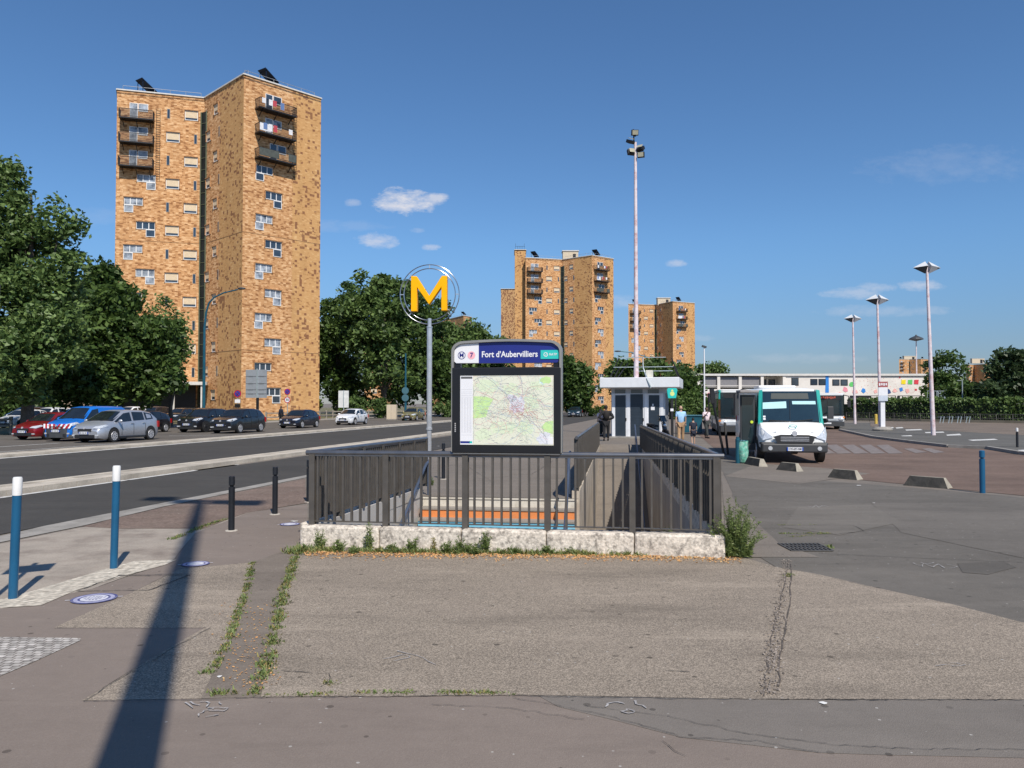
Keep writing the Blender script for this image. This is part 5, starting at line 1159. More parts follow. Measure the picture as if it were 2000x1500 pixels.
# ================================================================ cars
RUB = mat('tyre_rubber', (.018,.018,.018), .8, var=.2); RIM = mat('alloy_rim', (.55,.55,.57), .35, .35, var=.2, vscale=20); RIMD = mat('dark_rim', (.05,.05,.055), .4, .6)
CGL = mat('car_glass', (.012,.016,.02), .05, var=.3, spec=1.0, vscale=2); HLG = mat('headlight_glass', (.62,.65,.68), .12, .3, var=.2, vscale=14); PLB = mat('black_plastic', (.02,.02,.021), .55, var=.15)
PLT = mat('plate_white', (.72,.73,.75), .5); PLBLUE = mat('plate_blue', (.02,.08,.4), .5); ORL = mat('indicator_orange', (.7,.22,.03), .3); REDL = mat('tail_light', (.4,.01,.01), .25); PLK = mat('plate_text', (.02,.02,.03), .6)
def paintm(name, col, metal=.3, rough=.3): return mat('paint_'+name, col, rough, metal, var=.05, vscale=2, spec=.6, coat=.7, dirt=tuple(c*.6+.02 for c in col), dscale=2, damt=.25)
PROF = {
 'hatch': dict(L=4.0, W=1.76, H=1.50, st=[(0,.36,.40,.80,0),(.025,.42,.47,.90,0),(.09,.50,.56,.97,0),(.20,.575,.64,1,0),(.245,.60,.665,1,1),(.40,.62,.95,1,1),(.52,.63,1.0,1,1),(.72,.645,.99,1,1),(.88,.67,.93,.98,1),(.955,.68,.70,.95,1),(.985,.60,.62,.92,0),(1,.45,.47,.86,0)], wf=.19, wr=.82, wrad=.31),
 'mpv': dict(L=4.45, W=1.84, H=1.66, st=[(0,.34,.38,.78,0),(.02,.42,.46,.89,0),(.07,.50,.55,.97,0),(.15,.57,.62,1,0),(.20,.60,.65,1,1),(.40,.615,.96,1,1),(.52,.63,1.0,1,1),(.74,.65,.985,1,1),(.90,.68,.92,.97,1),(.965,.69,.71,.94,1),(.99,.58,.60,.91,0),(1,.42,.44,.86,0)], wf=.20, wr=.83, wrad=.335),
 'suv': dict(L=4.2, W=1.82, H=1.66, st=[(0,.42,.46,.82,0),(.02,.50,.55,.91,0),(.08,.56,.61,.97,0),(.20,.60,.65,1,0),(.25,.61,.66,1,1),(.38,.62,.94,1,1),(.50,.63,1.0,1,1),(.74,.645,.985,1,1),(.90,.67,.93,.97,1),(.965,.68,.70,.94,1),(.99,.60,.62,.92,0),(1,.45,.47,.87,0)], wf=.19, wr=.81, wrad=.345),
 'van': dict(L=4.3, W=1.84, H=1.84, st=[(0,.36,.40,.80,0),(.02,.43,.48,.90,0),(.07,.50,.55,.97,0),(.17,.56,.61,1,0),(.21,.58,.63,1,1),(.37,.59,.96,1,1),(.48,.60,1.0,1,1),(.72,.60,1.0,1,1),(.93,.60,.99,.98,1),(.985,.60,.93,.96,1),(.993,.58,.60,.95,0),(1,.42,.44,.92,0)], wf=.19, wr=.82, wrad=.32),
 'mini': dict(L=7.0, W=2.16, H=2.55, st=[(0,.30,.32,.86,0),(.012,.39,.41,.94,0),(.035,.455,.48,.99,0),(.065,.50,.525,1,0),(.085,.515,.54,1,1),(.125,.515,.93,1,1),(.15,.515,.985,1,1),(.3,.515,1.0,1,1),(.8,.515,1.0,1,1),(.985,.515,1.0,.99,1),(.994,.49,.51,.98,0),(1,.3,.32,.97,0)], wf=.12, wr=.74, wrad=.37),
}
def car(kind, front, label, col, rim=None, plate='AB-123-CD', rz=None, cat='car', roofcol=None, stripes=False, zs=.19, light=True, group='cars parked along the avenue', name='parked_car', wroof=.76):
    p = PROF[kind]; L_, W_, H_ = p['L'], p['W']/2, p['H']; rz = -R(12) if rz is None else rz
    e = empty(name, (front[0], front[1], 0.012), rz, label, cat, group if cat == 'car' else None)
    body = MB(); secs = []
    for (t, zb, zt, wf, g) in p['st']:
        y = t*L_; w = W_*wf; zb_, zt_ = zb*H_, zt*H_; up = (zt-zb) > .12
        wr = w*(wroof if up else .93); lo = zs if .02 < t < .98 else zs+.05
        half = [(w*.90, lo), (w*.985, lo+.12), (w, lo+(zb_-lo)*.45), (w*.985, zb_*.93), (w*.95, zb_), (wr, zt_-(.09 if up else .03)), (wr*.86, zt_-.02), (wr*.5, zt_), (0, zt_+.005)]
        sec = [(x, y-(.10*(1-(x/W_)**2) if t < .03 else 0)+(.0), z) for x, z in half]
        secs.append([(-x, yy_, z) for x, yy_, z in sec]+[(x, yy_, z) for x, yy_, z in reversed(sec[:-1])])
    n = len(secs[0]); vs = [v for s_ in secs for v in s_]; fs = []
    for i in range(len(secs)-1):
        for k in range(n-1): fs.append((i*n+k, i*n+k+1, (i+1)*n+k+1, (i+1)*n+k))
        fs.append((i*n+n-1, i*n, (i+1)*n, (i+1)*n+n-1))
    fs += [tuple(range(n)), tuple(range((len(secs)-1)*n, len(secs)*n))]
    body.add(vs, fs); b = body.build('body', col, e, smooth=True)
    G = [i for i, s_ in enumerate(p['st']) if s_[4]]; g0, g1 = G[0], G[-1]
    def panel(ia, ib, ks, name_, m, sh=.93, off=.012, parent=e, sv=None):
        q_ = [[Vector(secs[i][k]) for k in ks] for i in (range(ia, ib+1))]
        P_ = [v for r_ in q_ for v in r_]; c = sum(P_, Vector())/len(P_); nn = (q_[0][-1]-q_[0][0]).cross(q_[-1][0]-q_[0][0]).normalized()
        if nn.dot(c-Vector((0, L_*.5, H_*.4))) < 0: nn = -nn
        mb = MB(); mm = len(ks)
        mb.add([c+(v-c)*sh+nn*off for v in P_], [(i*mm+k, i*mm+k+1, (i+1)*mm+k+1, (i+1)*mm+k) for i in range(len(q_)-1) for k in range(mm-1)])
        return mb.build(name_, m, parent, smooth=True)
    panel(g0, g0+1, [5,6,7,8,9,10,11], 'windscreen', CGL, .93, .014)
    panel(g1-1, g1, [5,6,7,8,9,10,11], 'rear_window', CGL, .86, .014)
    for ks in ([4,5], [12,11]) if kind != 'mini' else ([12,11],):
        for a_, b_ in (((g0, g0+2), (g0+2, g0+3), (g0+3, g1-1)) if kind not in ('van','mini') else ((g0, g0+2),) if kind == 'van' else ((g0+2, g0+3), (g0+3, g1-1))):
            panel(a_, b_, ks, 'side_window', CGL, .88, .012)
    # wheels
    for sx in (-1, 1):
        for ty in (p['wf'], p['wr']):
            yw = ty*L_; rw = p['wrad']; xo = sx*W_
            mb = MB(); mb.cyl((xo-sx*.20,yw,rw+.06),(xo+sx*.006,yw,rw+.06),rw*1.16,n=28); mb.build('wheel_arch', PLB, e)
            mb = MB(); mb.cyl((xo-sx*.19,yw,rw),(xo+sx*.022,yw,rw),rw,n=28); w_ = mb.build('wheel', RUB, e, bevel=.015)
            mb = MB(); mb.cyl((xo+sx*.02,yw,rw),(xo+sx*.03,yw,rw),rw*.16,n=12)
            for k in range(10):
                t = k*math.pi/5; u = Vector((0, math.cos(t), math.sin(t))); mb.bar(Vector((xo+sx*.026,yw,rw)), Vector((xo+sx*.026,yw,rw))+u*rw*.64, .05, .012, up=(1,0,0))
            mb.tube([(xo+sx*.024, yw+rw*.64*math.cos(t_), rw+rw*.64*math.sin(t_)) for t_ in [k*math.pi/12 for k in range(25)]], .014, 5); mb.build('rim', rim or RIM, w_)
    zn = p['st'][2][1]*H_; fl = -.10
    # lights
    for sx in (-1, 1):
        mb = MB(); a = sx*W_
        y0 = .0
        mb.add([(a*.50,fl*.75-.015,zn*.90),(a*.86,.03,zn*.86),(a*1.012,.12*L_*.9,zn*1.02),(a*.94,.10*L_*.8,zn*1.10),(a*.60,.0,zn*1.0)] if kind != 'mini' else [(a*.62,-.09,.86),(a*.93,-.05,.76),(a*1.015,.24,.94),(a*.99,.32,1.22),(a*.84,.06,1.06)], [(0,1,2,3,4)])
        mb.add([(a*.50,fl*.75+.05,zn*.90),(a*.86,.09,zn*.86),(a*.95,.13*L_*.9,zn*.98)], [(0,1,2)])
        h = mb.build('headlight', HLG, e)
        mb = MB(); mb.box(min(a*.55,a*.82), max(a*.55,a*.82), -.055, .0, zn*.42, zn*.50); mb.build('fog_light', HLG, e) if light else None
        mb = MB(); yb = L_; mb.box(min(a*.78,a*.96), max(a*.78,a*.96), yb-.12, yb+.01, H_*.42, H_*.62); mb.build('tail_light', REDL, e)
        mb = MB(); ym = p['st'][g0][0]*L_+.32; mz = p['st'][g0][1]*H_+.09; mb.ell((sx*(W_+.11), ym, mz), (.12,.07,.085), 10, 6); mb.bar((sx*W_*.95,ym,mz-.05),(sx*(W_+.08),ym,mz-.02),.04); mb.build('mirror', col if kind != 'mini' else PLB, e, smooth=True)
        if kind != 'mini':
            mb = MB()
            for hy in ((.50, .70) if kind != 'van' else (.46,)): mb.box(min(a*.985,a*1.02), max(a*.985,a*1.02), hy*L_-.1, hy*L_+.08, zn*1.12, zn*1.16)
            mb.build('door_handle', col, e)
            mb = MB()
            for hy in (.33, .53, .735): mb.bar((a*1.004, hy*L_, zs+.16), (a*1.002, hy*L_, p['st'][5][1]*H_*.93), .008, .012, up=(0,1,0))
            mb.build('door_gap', PLB, e)
            mb = MB(); mb.box(min(a*.95,a*1.008), max(a*.95,a*1.008), p['wf']*L_+p['wrad']+.1, p['wr']*L_-p['wrad']-.1, zs-.01, zs+.09); mb.build('sill_trim', PLB, e)
    mb = MB(); mb.box(-W_*.42, W_*.42, fl-.014, 0, zn*.70, zn*.86); g = mb.build('grille', PLB, e, bevel=.01)
    mb = MB(); mb.box(-W_*.62, W_*.62, fl*.9-.012, 0, zs+.05, zs+.22); mb.build('bumper_intake', PLB, e, bevel=.01)
    mb = MB(); mb.box(-.26, .26, fl-.055, fl+.02, zn*.54, zn*.54+.115); pl = mb.build('number_plate', PLT, e)
    mb = MB(); mb.box(-.26, -.22, fl-.057, fl, zn*.54+.001, zn*.54+.114); mb.box(.22, .26, fl-.057, fl, zn*.54+.001, zn*.54+.114); mb.build('plate_band', PLBLUE, pl)
    mb = MB()
    for k_ in (-.175,-.13,-.06,-.01,.04,.115,.16): mb.box(k_-.014, k_+.014, fl-.0580, fl-.0550, zn*.54+.028, zn*.54+.088)
    mb.build('plate_marks', PLK, pl)
    mb = MB(); mb.cyl((0,fl-.022,zn*.90),(0,fl+.02,zn*.90),.055,n=16); mb.build('badge', RIM, e)
    mb = MB(); yc = p['st'][g0][0]*L_-.02; zc_ = p['st'][g0][2]*H_+.02
    mb.bar((-.55,yc,zc_+.02),(-.05,yc+.16,zc_+.06),.02); mb.bar((.1,yc,zc_+.02),(.65,yc+.16,zc_+.06),.02); mb.build('wiper', PLB, e)
    if stripes:
        mb = MB(); mb.extr([(-W_*.97,.16),(-W_*.80,-.02),(-W_*.5,-.10),(0,-.118),(W_*.5,-.10),(W_*.80,-.02),(W_*.97,.16),(W_*.97,.30),(-W_*.97,.30)], zs, zn*.72, 'xy'); mb.build('bumper', mat('bumper_grey', (.055,.058,.062), .6), e, bevel=.03)
        for k in range(6):
            for s_ in (-1, 1):
                x0 = s_*(.09+.13*k); mb = MB(); yq = .10*(x0/W_)**2
                mb.add([(x0-.06,-.135+yq,.69),(x0+.06,-.135+yq,.69),(x0+.06+s_*.09,-.035+yq,.915),(x0-.06+s_*.09,-.035+yq,.915)], [(0,1,2,3)])
                mb.build('warning_stripe', [REDL, PLT][k % 2], e)
    return e
def cp(px, D): return (X(px, D), D)
car('mpv', cp(168, 38.7), 'silver grey people carrier parked nearest, in front of the blue van', paintm('silver', (.50,.52,.56), .55, .35), plate='EX-164-RT')
car('van', cp(113, 40.2), 'bright blue service van with red and white warning stripes on its bonnet', paintm('blue', (.008,.16,.60), .0), plate='DR-478-CT', stripes=True, rim=RIMD)
car('hatch', cp(47, 41.6), 'dark red hatchback parked left of the blue van', paintm('red', (.26,.01,.016), .3), plate='AB-536-KD', rim=RIMD)
car('hatch', cp(238, 50.5), 'black hatchback half hidden behind the tail of the silver car', paintm('black', (.012,.012,.015), .2))
car('suv', cp(366, 52.5), 'glossy black compact suv second in the row of dark cars, left of its twin', paintm('black', (.012,.012,.015), .2), plate='EK-857-RB', rim=RIMD)
car('suv', cp(432, 50.6), 'black crossover with bright headlamps parked below the grey sign back', paintm('soot', (.016,.018,.022), .3), plate='FD-218-LM')
car('hatch', cp(562, 61), 'dark blue hatchback parked alone under the no parking signs', paintm('night', (.012,.015,.03), .3), plate='BX-902-QN')
car('hatch', cp(670, 70.5), 'small white city car parked beside the white sign back', paintm('white', (.74,.75,.76), .0), plate='DS-431-EA')
car('hatch', cp(796, 88), 'gold hatchback parked by the cream utility cabinet', paintm('gold', (.34,.29,.12), .5), plate='AT-660-WG')
car('hatch', cp(1120, 112), 'small dark blue car seen far off under the tree right of the map panel', paintm('petrol', (.02,.05,.08), .3), plate='CE-119-ZP')
bgc = [('hatch',8,62,'white','white car at the left edge behind the wooden fence'),('suv',62,66,'white','white car behind the fence above the red hatchback'),('hatch',105,62,'grey','grey car with pale windscreen behind the red hatchback roof'),('suv',150,72,'black','black car roof showing above the blue van'),
       ('mpv',228,82,'white','white car roof glimpsed under the trees over the blue van'),('suv',278,84,'night','dark car in shade under the trees, behind the silver roof'),('hatch',330,80,'black','black car behind the wooden fence left of the near tower'),('hatch',372,86,'night','dark blue car behind the fence in front of the tower entrance'),('mpv',20,78,'grey','grey car in deep shade at the left edge behind the white one')]
COLS = dict(white=paintm('white', (0,0,0)), black=paintm('black', (0,0,0)), night=paintm('night', (0,0,0)), grey=paintm('grey', (.30,.31,.32), .5))
for k, px, D, c_, lb in bgc: car(k, cp(px, D), lb, COLS[c_], light=False, group='cars in the rear car park', rim=RIMD)
# ================================================================ buses
BW = mat('bus_white', (.78,.79,.78), .3, var=.04, coat=.4, dirt=(.5,.5,.48), dscale=1.5, damt=.3); BT = mat('bus_jade', (.02,.36,.31), .35, var=.05, coat=.4); BGD = mat('bus_dark_grey', (.045,.047,.05), .55, var=.12)
LEDO = mat('led_orange', (.45,.10,.06), .5, emit=(.8,.14,.06), es=.3); BGL = mat('bus_glass', (.012,.025,.03), .04, var=.3, spec=1.0, vscale=1.2)
fx, D = X(1550, 25.6), 25.6
mbus = car('mini', (fx, D), 'white minibus with jade corner stripes and its side door open, facing the viewer', BW, plate='CW-697-NM', rz=-R(9.5), cat='minibus', name='minibus', zs=.42, light=False, wroof=.90)
W_ = 1.08; H_ = 2.55
for o in list(mbus.children):      # replace the generic front pieces by the minibus face
    if o.name.split('.')[0] in ('grille','bumper_intake','badge','windscreen','number_plate','wiper','fog_light'): 
        for c in list(o.children): bpy.data.objects.remove(c)
        bpy.data.objects.remove(o)
mb = MB(); mb.hexa([(-.98,.52,1.36),(.98,.52,1.36),(.98,.66,1.36),(-.98,.66,1.36)],[(-.92,.76,2.40),(.92,.76,2.40),(.92,.95,2.42),(-.92,.95,2.42)]); ws = mb.build('windscreen', BGL, mbus, bevel=.02)
def onws(x, z, o=.06): t = (z-1.36)/1.04; return (x, .52+.24*t-(o-.045), z)
for col, pts, nm in ((TEAL, None, None),): pass
mb = MB()
for s in (-1, 1):
    mb = MB(); mb.hexa([onws(s*.93,1.28,.05), onws(s*1.06,1.28,.02), onws(s*1.06,1.28,-.3), onws(s*.93,1.28,-.3)], [onws(s*.88,2.46,.05), onws(s*1.0,2.44,.02), onws(s*1.0,2.44,-.3), onws(s*.88,2.46,-.3)]); mb.build('corner_stripe', BT, mbus)
SIGN = mat('destination_screen', (.05,.06,.055), .4, var=.1); CARD = mat('card_cyan', (.45,.74,.78), .6, var=.08)
mb = MB(); mb.add([onws(-.62,2.14), onws(.62,2.14), onws(.60,2.34), onws(-.60,2.34)], [(0,1,2,3)]); mb.build('destination_board', SIGN, ws)
mb = MB(); mb.add([onws(-.90,1.80), onws(-.12,1.83), onws(-.12,2.06), onws(-.89,2.02)], [(0,1,2,3)]); mb.build('card', CARD, ws); mb = MB(); mb.add([onws(.08,1.96), onws(.84,1.96), onws(.83,2.07), onws(.07,2.07)], [(0,1,2,3)]); mb.build('card', CARD, ws)
mb = MB()
for x, z in ((-.86,1.46),(-.86,1.54)): mb.add([onws(x-.04,z-.03,.065), onws(x+.04,z-.03,.065), onws(x+.04,z+.03,.065), onws(x-.04,z+.03,.065)], [(0,1,2,3)])
mb.build('sticker', PLT, ws)
mb = MB(); mb.bar(onws(-.7,1.42,.09), onws(-.05,1.38,.09), .025); mb.bar(onws(0,1.38,.09), onws(.72,1.45,.09), .025); mb.bar(onws(-.02,1.45,.065), onws(.0,2.1,.065), .01); mb.build('wiper', PLB, mbus)
mb = MB(); mb.add([(-.62,-.115,.80),(.62,-.115,.80),(.56,-.118,.64),(-.56,-.118,.64),(-.45,-.11,.93),(.45,-.11,.93),(-.7,-.11,.86),(.7,-.11,.86)], [(0,1,2,3),(0,6,4),(1,5,7),(0,4,5,1)]); mb.v=[(a,b-.03,c+.02) for a,b,c in mb.v]; gr = mb.build('grille', PLB, mbus)
mb = MB()
for z in (.74,.80,.86): mb.box(-.45,.45,-.165,-.15,z,z+.02)
mb.build('grille_bar', RIM, gr)
mb = MB(); mb.box(-1.04,1.04,-.16,.30,.36,.66); mb.box(-1.07,-.6,-.10,.4,.60,.70); mb.box(.6,1.07,-.10,.4,.60,.70); bp_ = mb.build('bumper', BGD, mbus, bevel=.06)
mb = MB()
for s in (-1,1): mb.cyl((s*.78,-.18,.50),(s*.78,-.13,.50),.07,n=14)
mb.build('fog_light', HLG, bp_)
mb = MB(); mb.box(-.26,.26,-.195,-.15,.42,.54); pl = mb.build('number_plate', PLT, mbus); mb = MB(); mb.box(-.26,-.22,-.198,-.16,.421,.539); mb.box(.22,.26,-.198,-.16,.421,.539); mb.build('plate_band', PLBLUE, pl); text('CW-697-NM', 'plate_number', PLK, .1, pl, (0,-.199,.48), width=.40, bold=.001)
mb = MB(); mb.cyl((0,-.16,.99),(0,-.10,.99),.085,n=20); mb.build('badge', RIM, mbus)
mb = MB(); mb.tube([(.12*math.cos(k*.3927), -.035-.0+.0, 0) for k in range(2)], .001, 3)
mb = MB()
for k in range(20):
    t0, t1 = k*math.pi/10, (k+1)*math.pi/10; P_ = lambda t, r_: (r_*math.cos(t), .14+.10*r_*math.sin(t)/.12*.9-.02, 1.215+r_*.42*math.sin(t)+.012)
    mb.add([P_(t0,.10), P_(t0,.125), P_(t1,.125), P_(t1,.10)], [(0,1,2,3)])
mb.build('bonnet_emblem', BT, mbus)
mb = MB(); mb.box(-1.10,-1.085,.95,1.95,.45,2.28); mb.build('door_opening', mat('interior_black', (.008,.008,.009), .8), mbus)
mb = MB(); mb.obox((-1.38,.78,1.33),(.52,.05,1.90),(0,0,R(9))); dr = mb.build('open_door', BGD, mbus, bevel=.02)
mb = MB(); mb.obox((-1.38,.745,1.42),(.40,.012,1.60),(0,0,R(9))); mb.build('door_glass', BGL, dr)
mb = MB(); mb.cyl((-1.25,.74,1.35),(-1.25,.70,1.35),.05,n=12); mb.build('door_button', mat('button_yellow', (.6,.75,.05), .4), dr)
mb = MB(); mb.obox((-1.4,.62,2.40),(.65,.5,.09),(0,0,R(9))); mb.build('door_header', mat('header_grey', (.28,.26,.25), .6), mbus, bevel=.02)
mb = MB(); mb.obox((-1.78,.6,1.95),(.12,.22,.75),(0,0,R(9))); mb.tube([(-1.0,1.0,2.4),(-1.6,.6,2.46),(-1.78,.6,2.3)],.03,6); mb.build('long_mirror', BGD, mbus)
mb = MB(); mb.obox((1.28,.55,1.68),(.2,.14,.42),(0,0,0)); mb.bar((1.05,.7,1.6),(1.25,.6,1.7),.05); mb.build('mirror_arm', BGD, mbus, bevel=.03)
mb = MB(); mb.box(-.8,.5,2.2,3.4,2.54,2.64); mb.build('roof_unit', BW, mbus, bevel=.04)
def bigbus(px, D, label, led, Hb=2.85, Wb=2.5, Lb=11.5, rz=-12, jade=True):
    e = empty('city_bus', (X(px,D), D, .008), R(rz), label, 'bus', 'city buses waiting in the bus station'); w = Wb/2
    mb = MB(); mb.extr([(-w+.12,0),(w-.12,0),(w,.25),(w,Lb),(-w,Lb),(-w,.25)], .32, Hb, 'xy'); mb.build('body', BW, e, bevel=.10)
    mb = MB(); mb.extr([(-w+.10,-.03),(w-.10,-.03),(w+.012,.24),(w+.012,Lb*.999),(-w-.012,Lb*.999),(-w-.012,.24)], .25, .62, 'xy'); mb.build('bumper', BGD, e, bevel=.03)
    mb = MB(); mb.extr([(-w+.11,-.028),(w-.11,-.028),(w+.01,.22),(w+.01,.3),(-w-.01,.3),(-w-.01,.22)], 1.05, Hb-.18, 'xy'); ws = mb.build('windscreen', BGL, e, bevel=.03)
    mb = MB(); mb.extr([(-w+.3,-.045),(w-.3,-.045),(w-.3,.0),(-w+.3,.0)], Hb-.52, Hb-.22, 'xy'); db = mb.build('destination_board', PLB, ws)
    if led:
        mb = MB()
        for k_ in range(9): mb.box(-.62+.14*k_, -.55+.14*k_, -.052, -.044, Hb-.46+.03*(k_ % 3), Hb-.27-.02*(k_ % 2))
        mb.build('destination_marks', LEDO, db)
    mb = MB(); mb.bar((0,-.04,1.1),(0,-.04,Hb-.52),.03); mb.bar((-.9,-.06,1.15),(-.1,-.06,1.1),.03); mb.bar((.1,-.06,1.12),(.9,-.06,1.2),.03); mb.build('wiper', PLB, ws)
    if jade:
        mb = MB()
        for s in (-1,1): mb.box(min(s*(w-.14),s*(w+.02)), max(s*(w-.14),s*(w+.02)), -.0, .5, Hb-.62, Hb-.02)
        mb.build('corner_panel', BT, e, bevel=.05)
    mb = MB(); mb.box(-w*.82,w*.82,-.055,0,.66,.90); mb.build('front_panel', mat('bus_silver', (.55,.58,.6), .3, .3), e, bevel=.03)
    for s in (-1,1):
        mb = MB(); mb.ell((s*(w-.30),-.02,.80),(.24,.09,.15),12,8); mb.build('headlight', HLG, e, smooth=True)
        mb = MB(); mb.box(min(s*(w-.12),s*(w+.0)),max(s*(w-.12),s*(w+.0)),.0,.12,.86,.98); mb.build('indicator', ORL, e)
        mb = MB(); mb.tube([(s*(w-.1),.1,Hb-.15),(s*(w+.22),-.25,Hb-.25),(s*(w+.25),-.28,Hb-.6)],.035,6); mb.obox((s*(w+.25),-.28,Hb-.85),(.22,.16,.5),(0,0,0)); mb.build('mirror', PLB, e)
        mb = MB()
        for k in range(6): y0 = .6+k*1.75; mb.box(min(s*(w-.01),s*(w+.012)),max(s*(w-.01),s*(w+.012)),y0,y0+1.6,1.15,2.3)
        mb.build('side_window', BGL, e)
        for yw in (2.4, 8.6):
            mb = MB(); mb.cyl((s*(w-.3),yw,.47),(s*(w+.02),yw,.47),.47,n=24); wl = mb.build('wheel', RUB, e); mb = MB(); mb.cyl((s*(w+.0),yw,.47),(s*(w+.035),yw,.47),.26,n=16); mb.build('rim', RIM, wl)
    mb = MB(); mb.box(-.26,.26,-.07,-.02,.42,.53); pl = mb.build('number_plate', PLT, e); return e
bigbus(1445, 47, 'white and jade city bus parked behind the minibus, left of its open door', None)
bigbus(1616, 59, 'dark fronted city bus with orange destination display, right of the minibus', 'Gare', Hb=2.8, jade=False)
# ================================================================ people
SKIN = [mat('skin_light', (.50,.31,.22), .6, var=.05), mat('skin_dark', (.11,.06,.04), .6, var=.05)]
HAIRD = mat('hair_dark', (.015,.012,.01), .8)
def skinmesh(name, verts, edges, radii, root, m, parent, sub=1):
    me = bpy.data.meshes.new(name); me.from_pydata([tuple(v) for v in verts], edges, []); o = bpy.data.objects.new(name, me); C.objects.link(o)
    sk = o.modifiers.new('s', 'SKIN'); sk.use_smooth_shade = True
    for i, d in enumerate(me.skin_vertices[0].data): d.radius = (radii[i],)*2; d.use_root = (i == root)
    sb = o.modifiers.new('u', 'SUBSURF'); sb.levels = sub; sb.render_levels = sub
    dg = bpy.context.evaluated_depsgraph_get(); dg.update(); m2_ = bpy.data.meshes.new_from_object(o.evaluated_get(dg)); bpy.data.objects.remove(o)
    m2_.materials.clear(); m2_.name = name; return link(name, m2_, m, parent, smooth=True)
def person(loc, rz, H, label, top, bottom, shoes, skin=0, hair='short', haircol=None, sleeves='short', legs='long', stride=.12, arms=((.0,.1),(.0,-.1)), bag=None, group=None, bald=False, lean=0., longtop=False, elbows=0.):
    """arms: (forward bend, swing) per side, in the person's frame: faces -Y, stands at the origin"""
    e = empty('person', (loc[0], loc[1], loc[2] if len(loc) > 2 else 0.01), rz, label, 'person', group); k = H/1.78
    J = {}; sgn = {'l': -1, 'r': 1}
    J['pel'] = (0,0,.95); J['spi'] = (0,-lean*.3,1.15); J['che'] = (0,-lean*.8,1.36); J['nek'] = (0,-lean,1.50); J['hed'] = (0,-lean*1.15-.01,1.60)
    for s, sg in sgn.items():
        st = stride*(1 if s == 'l' else -1)
        J['hip'+s] = (sg*.09,0,.90); J['kne'+s] = (sg*.105,-st*.55-.03,.50); J['ank'+s] = (sg*.11,-st*(1.0)+(.05 if st < 0 else 0),.09); J['toe'+s] = (sg*.125,-st-.16+(.04 if st < 0 else 0),.035)
        fb, sw = arms[0 if s == 'l' else 1]
        J['sho'+s] = (sg*.185,-lean*.9,1.43); J['elb'+s] = (sg*(.235+elbows*.14),-lean-sw*.5+elbows*.10,1.15)
        J['wri'+s] = (sg*(.245-fb*.12-elbows*.12),-lean-sw-fb*.22,.91+fb*.42+elbows*.08)
    J = {a: Vector(b)*k for a, b in J.items()}
    Rr = dict(pel=.125, spi=.115, che=.135, nek=.055, hed=.06, hip=.085, kne=.055, ank=.038, toe=.035, sho=.062, elb=.04, wri=.027)
    names = list(J); idx = {n_: i for i, n_ in enumerate(names)}; ed = [('pel','spi'),('spi','che'),('che','nek'),('nek','hed')]
    for s in 'lr': ed += [('pel','hip'+s),('hip'+s,'kne'+s),('kne'+s,'ank'+s),('ank'+s,'toe'+s),('che','sho'+s),('sho'+s,'elb'+s),('elb'+s,'wri'+s)]
    rad = [Rr[n_[:3]]*k*.93 for n_ in names]
    b = skinmesh('body', [J[n_] for n_ in names], [(idx[a], idx[c]) for a, c in ed], rad, 0, SKIN[skin], e)
    # head, face and hands joined into the body mesh
    mb = MB(); hc = J['nek']+Vector((0,-.015,.155))*k; mb.ell(hc, (.078*k,.098*k,.118*k), 14, 10)
    mb.ell(hc+Vector((0,-.095,-.015))*k, (.014*k,.022*k,.026*k), 6, 4)
    for s in (-1,1): mb.ell(hc+Vector((s*.078,0,-.005))*k, (.012*k,.022*k,.032*k), 6, 4)
    for s in 'lr':
        w_, el = J['wri'+s], J['elb'+s]; d = (w_-el).normalized(); pc = w_+d*.05*k; mb.ell(pc, (.022*k,.038*k,.045*k), 8, 6)
        side = d.cross(Vector((1,0,0))).normalized() if abs(d.x) < .9 else Vector((0,1,0))
        for f, ln in enumerate((.060,.070,.065,.052)):
            o_ = pc+d*.035*k+side*(f-1.5)*.019*k; mb.tube([o_, o_+d*ln*.55*k+Vector((-.006*sgn[s],-.006,0))*k, o_+d*ln*k+Vector((-.022*sgn[s],-.016,0))*k], [.0095*k,.0088*k,.006*k], 6)
        mb.tube([pc-side*.03*k, pc-side*.05*k+d*.03*k, pc-side*.048*k+d*.055*k], [.012*k,.011*k,.008*k], 6)
    bm_v, bm_f = mb.v, mb.f; me = b.data; n0 = len(me.vertices); V_ = [tuple(v.co) for v in me.vertices]+bm_v; F_ = [tuple(p_.vertices) for p_ in me.polygons]+[tuple(i+n0 for i in f) for f in bm_f]
    me2 = bpy.data.meshes.new('body'); me2.from_pydata(V_, [], F_); me2.update(); me2.materials.append(SKIN[skin]); b.data = me2; me2.shade_smooth()
    mb = MB()
    for s in (-1,1): mb.ell(hc+Vector((s*.03,-.091,.012))*k, (.011*k,.006*k,.007*k), 6, 4)
    mb.build('eye', HAIRD, e); mb = MB(); mb.ell(hc+Vector((0,-.090,-.055))*k, (.022*k,.007*k,.006*k), 6, 4); mb.build('mouth', mat('lip', (.3,.12,.1), .6), e)
    if not bald:
        mb = MB(); mb.ell(hc+Vector((0,.018,.028))*k, (.085*k,.097*k,.105*k), 14, 8)
        if hair == 'long': mb.ell(hc+Vector((0,.07,-.06))*k, (.07*k,.05*k,.14*k), 10, 8)
        mb.build('hair', haircol or HAIRD, e, smooth=True)
    else:
        mb = MB(); mb.ell(hc+Vector((0,.03,-.02))*k, (.083*k,.075*k,.06*k), 12, 6); mb.build('hair', mat('hair_cropped', (.28,.18,.13), .8), e, smooth=True)
    def cloth(name, ns, es, rr, m, root=0): skinmesh(name, ns, es, rr, root, m, e)
    sp = J['pel']*.55+J['spi']*.45
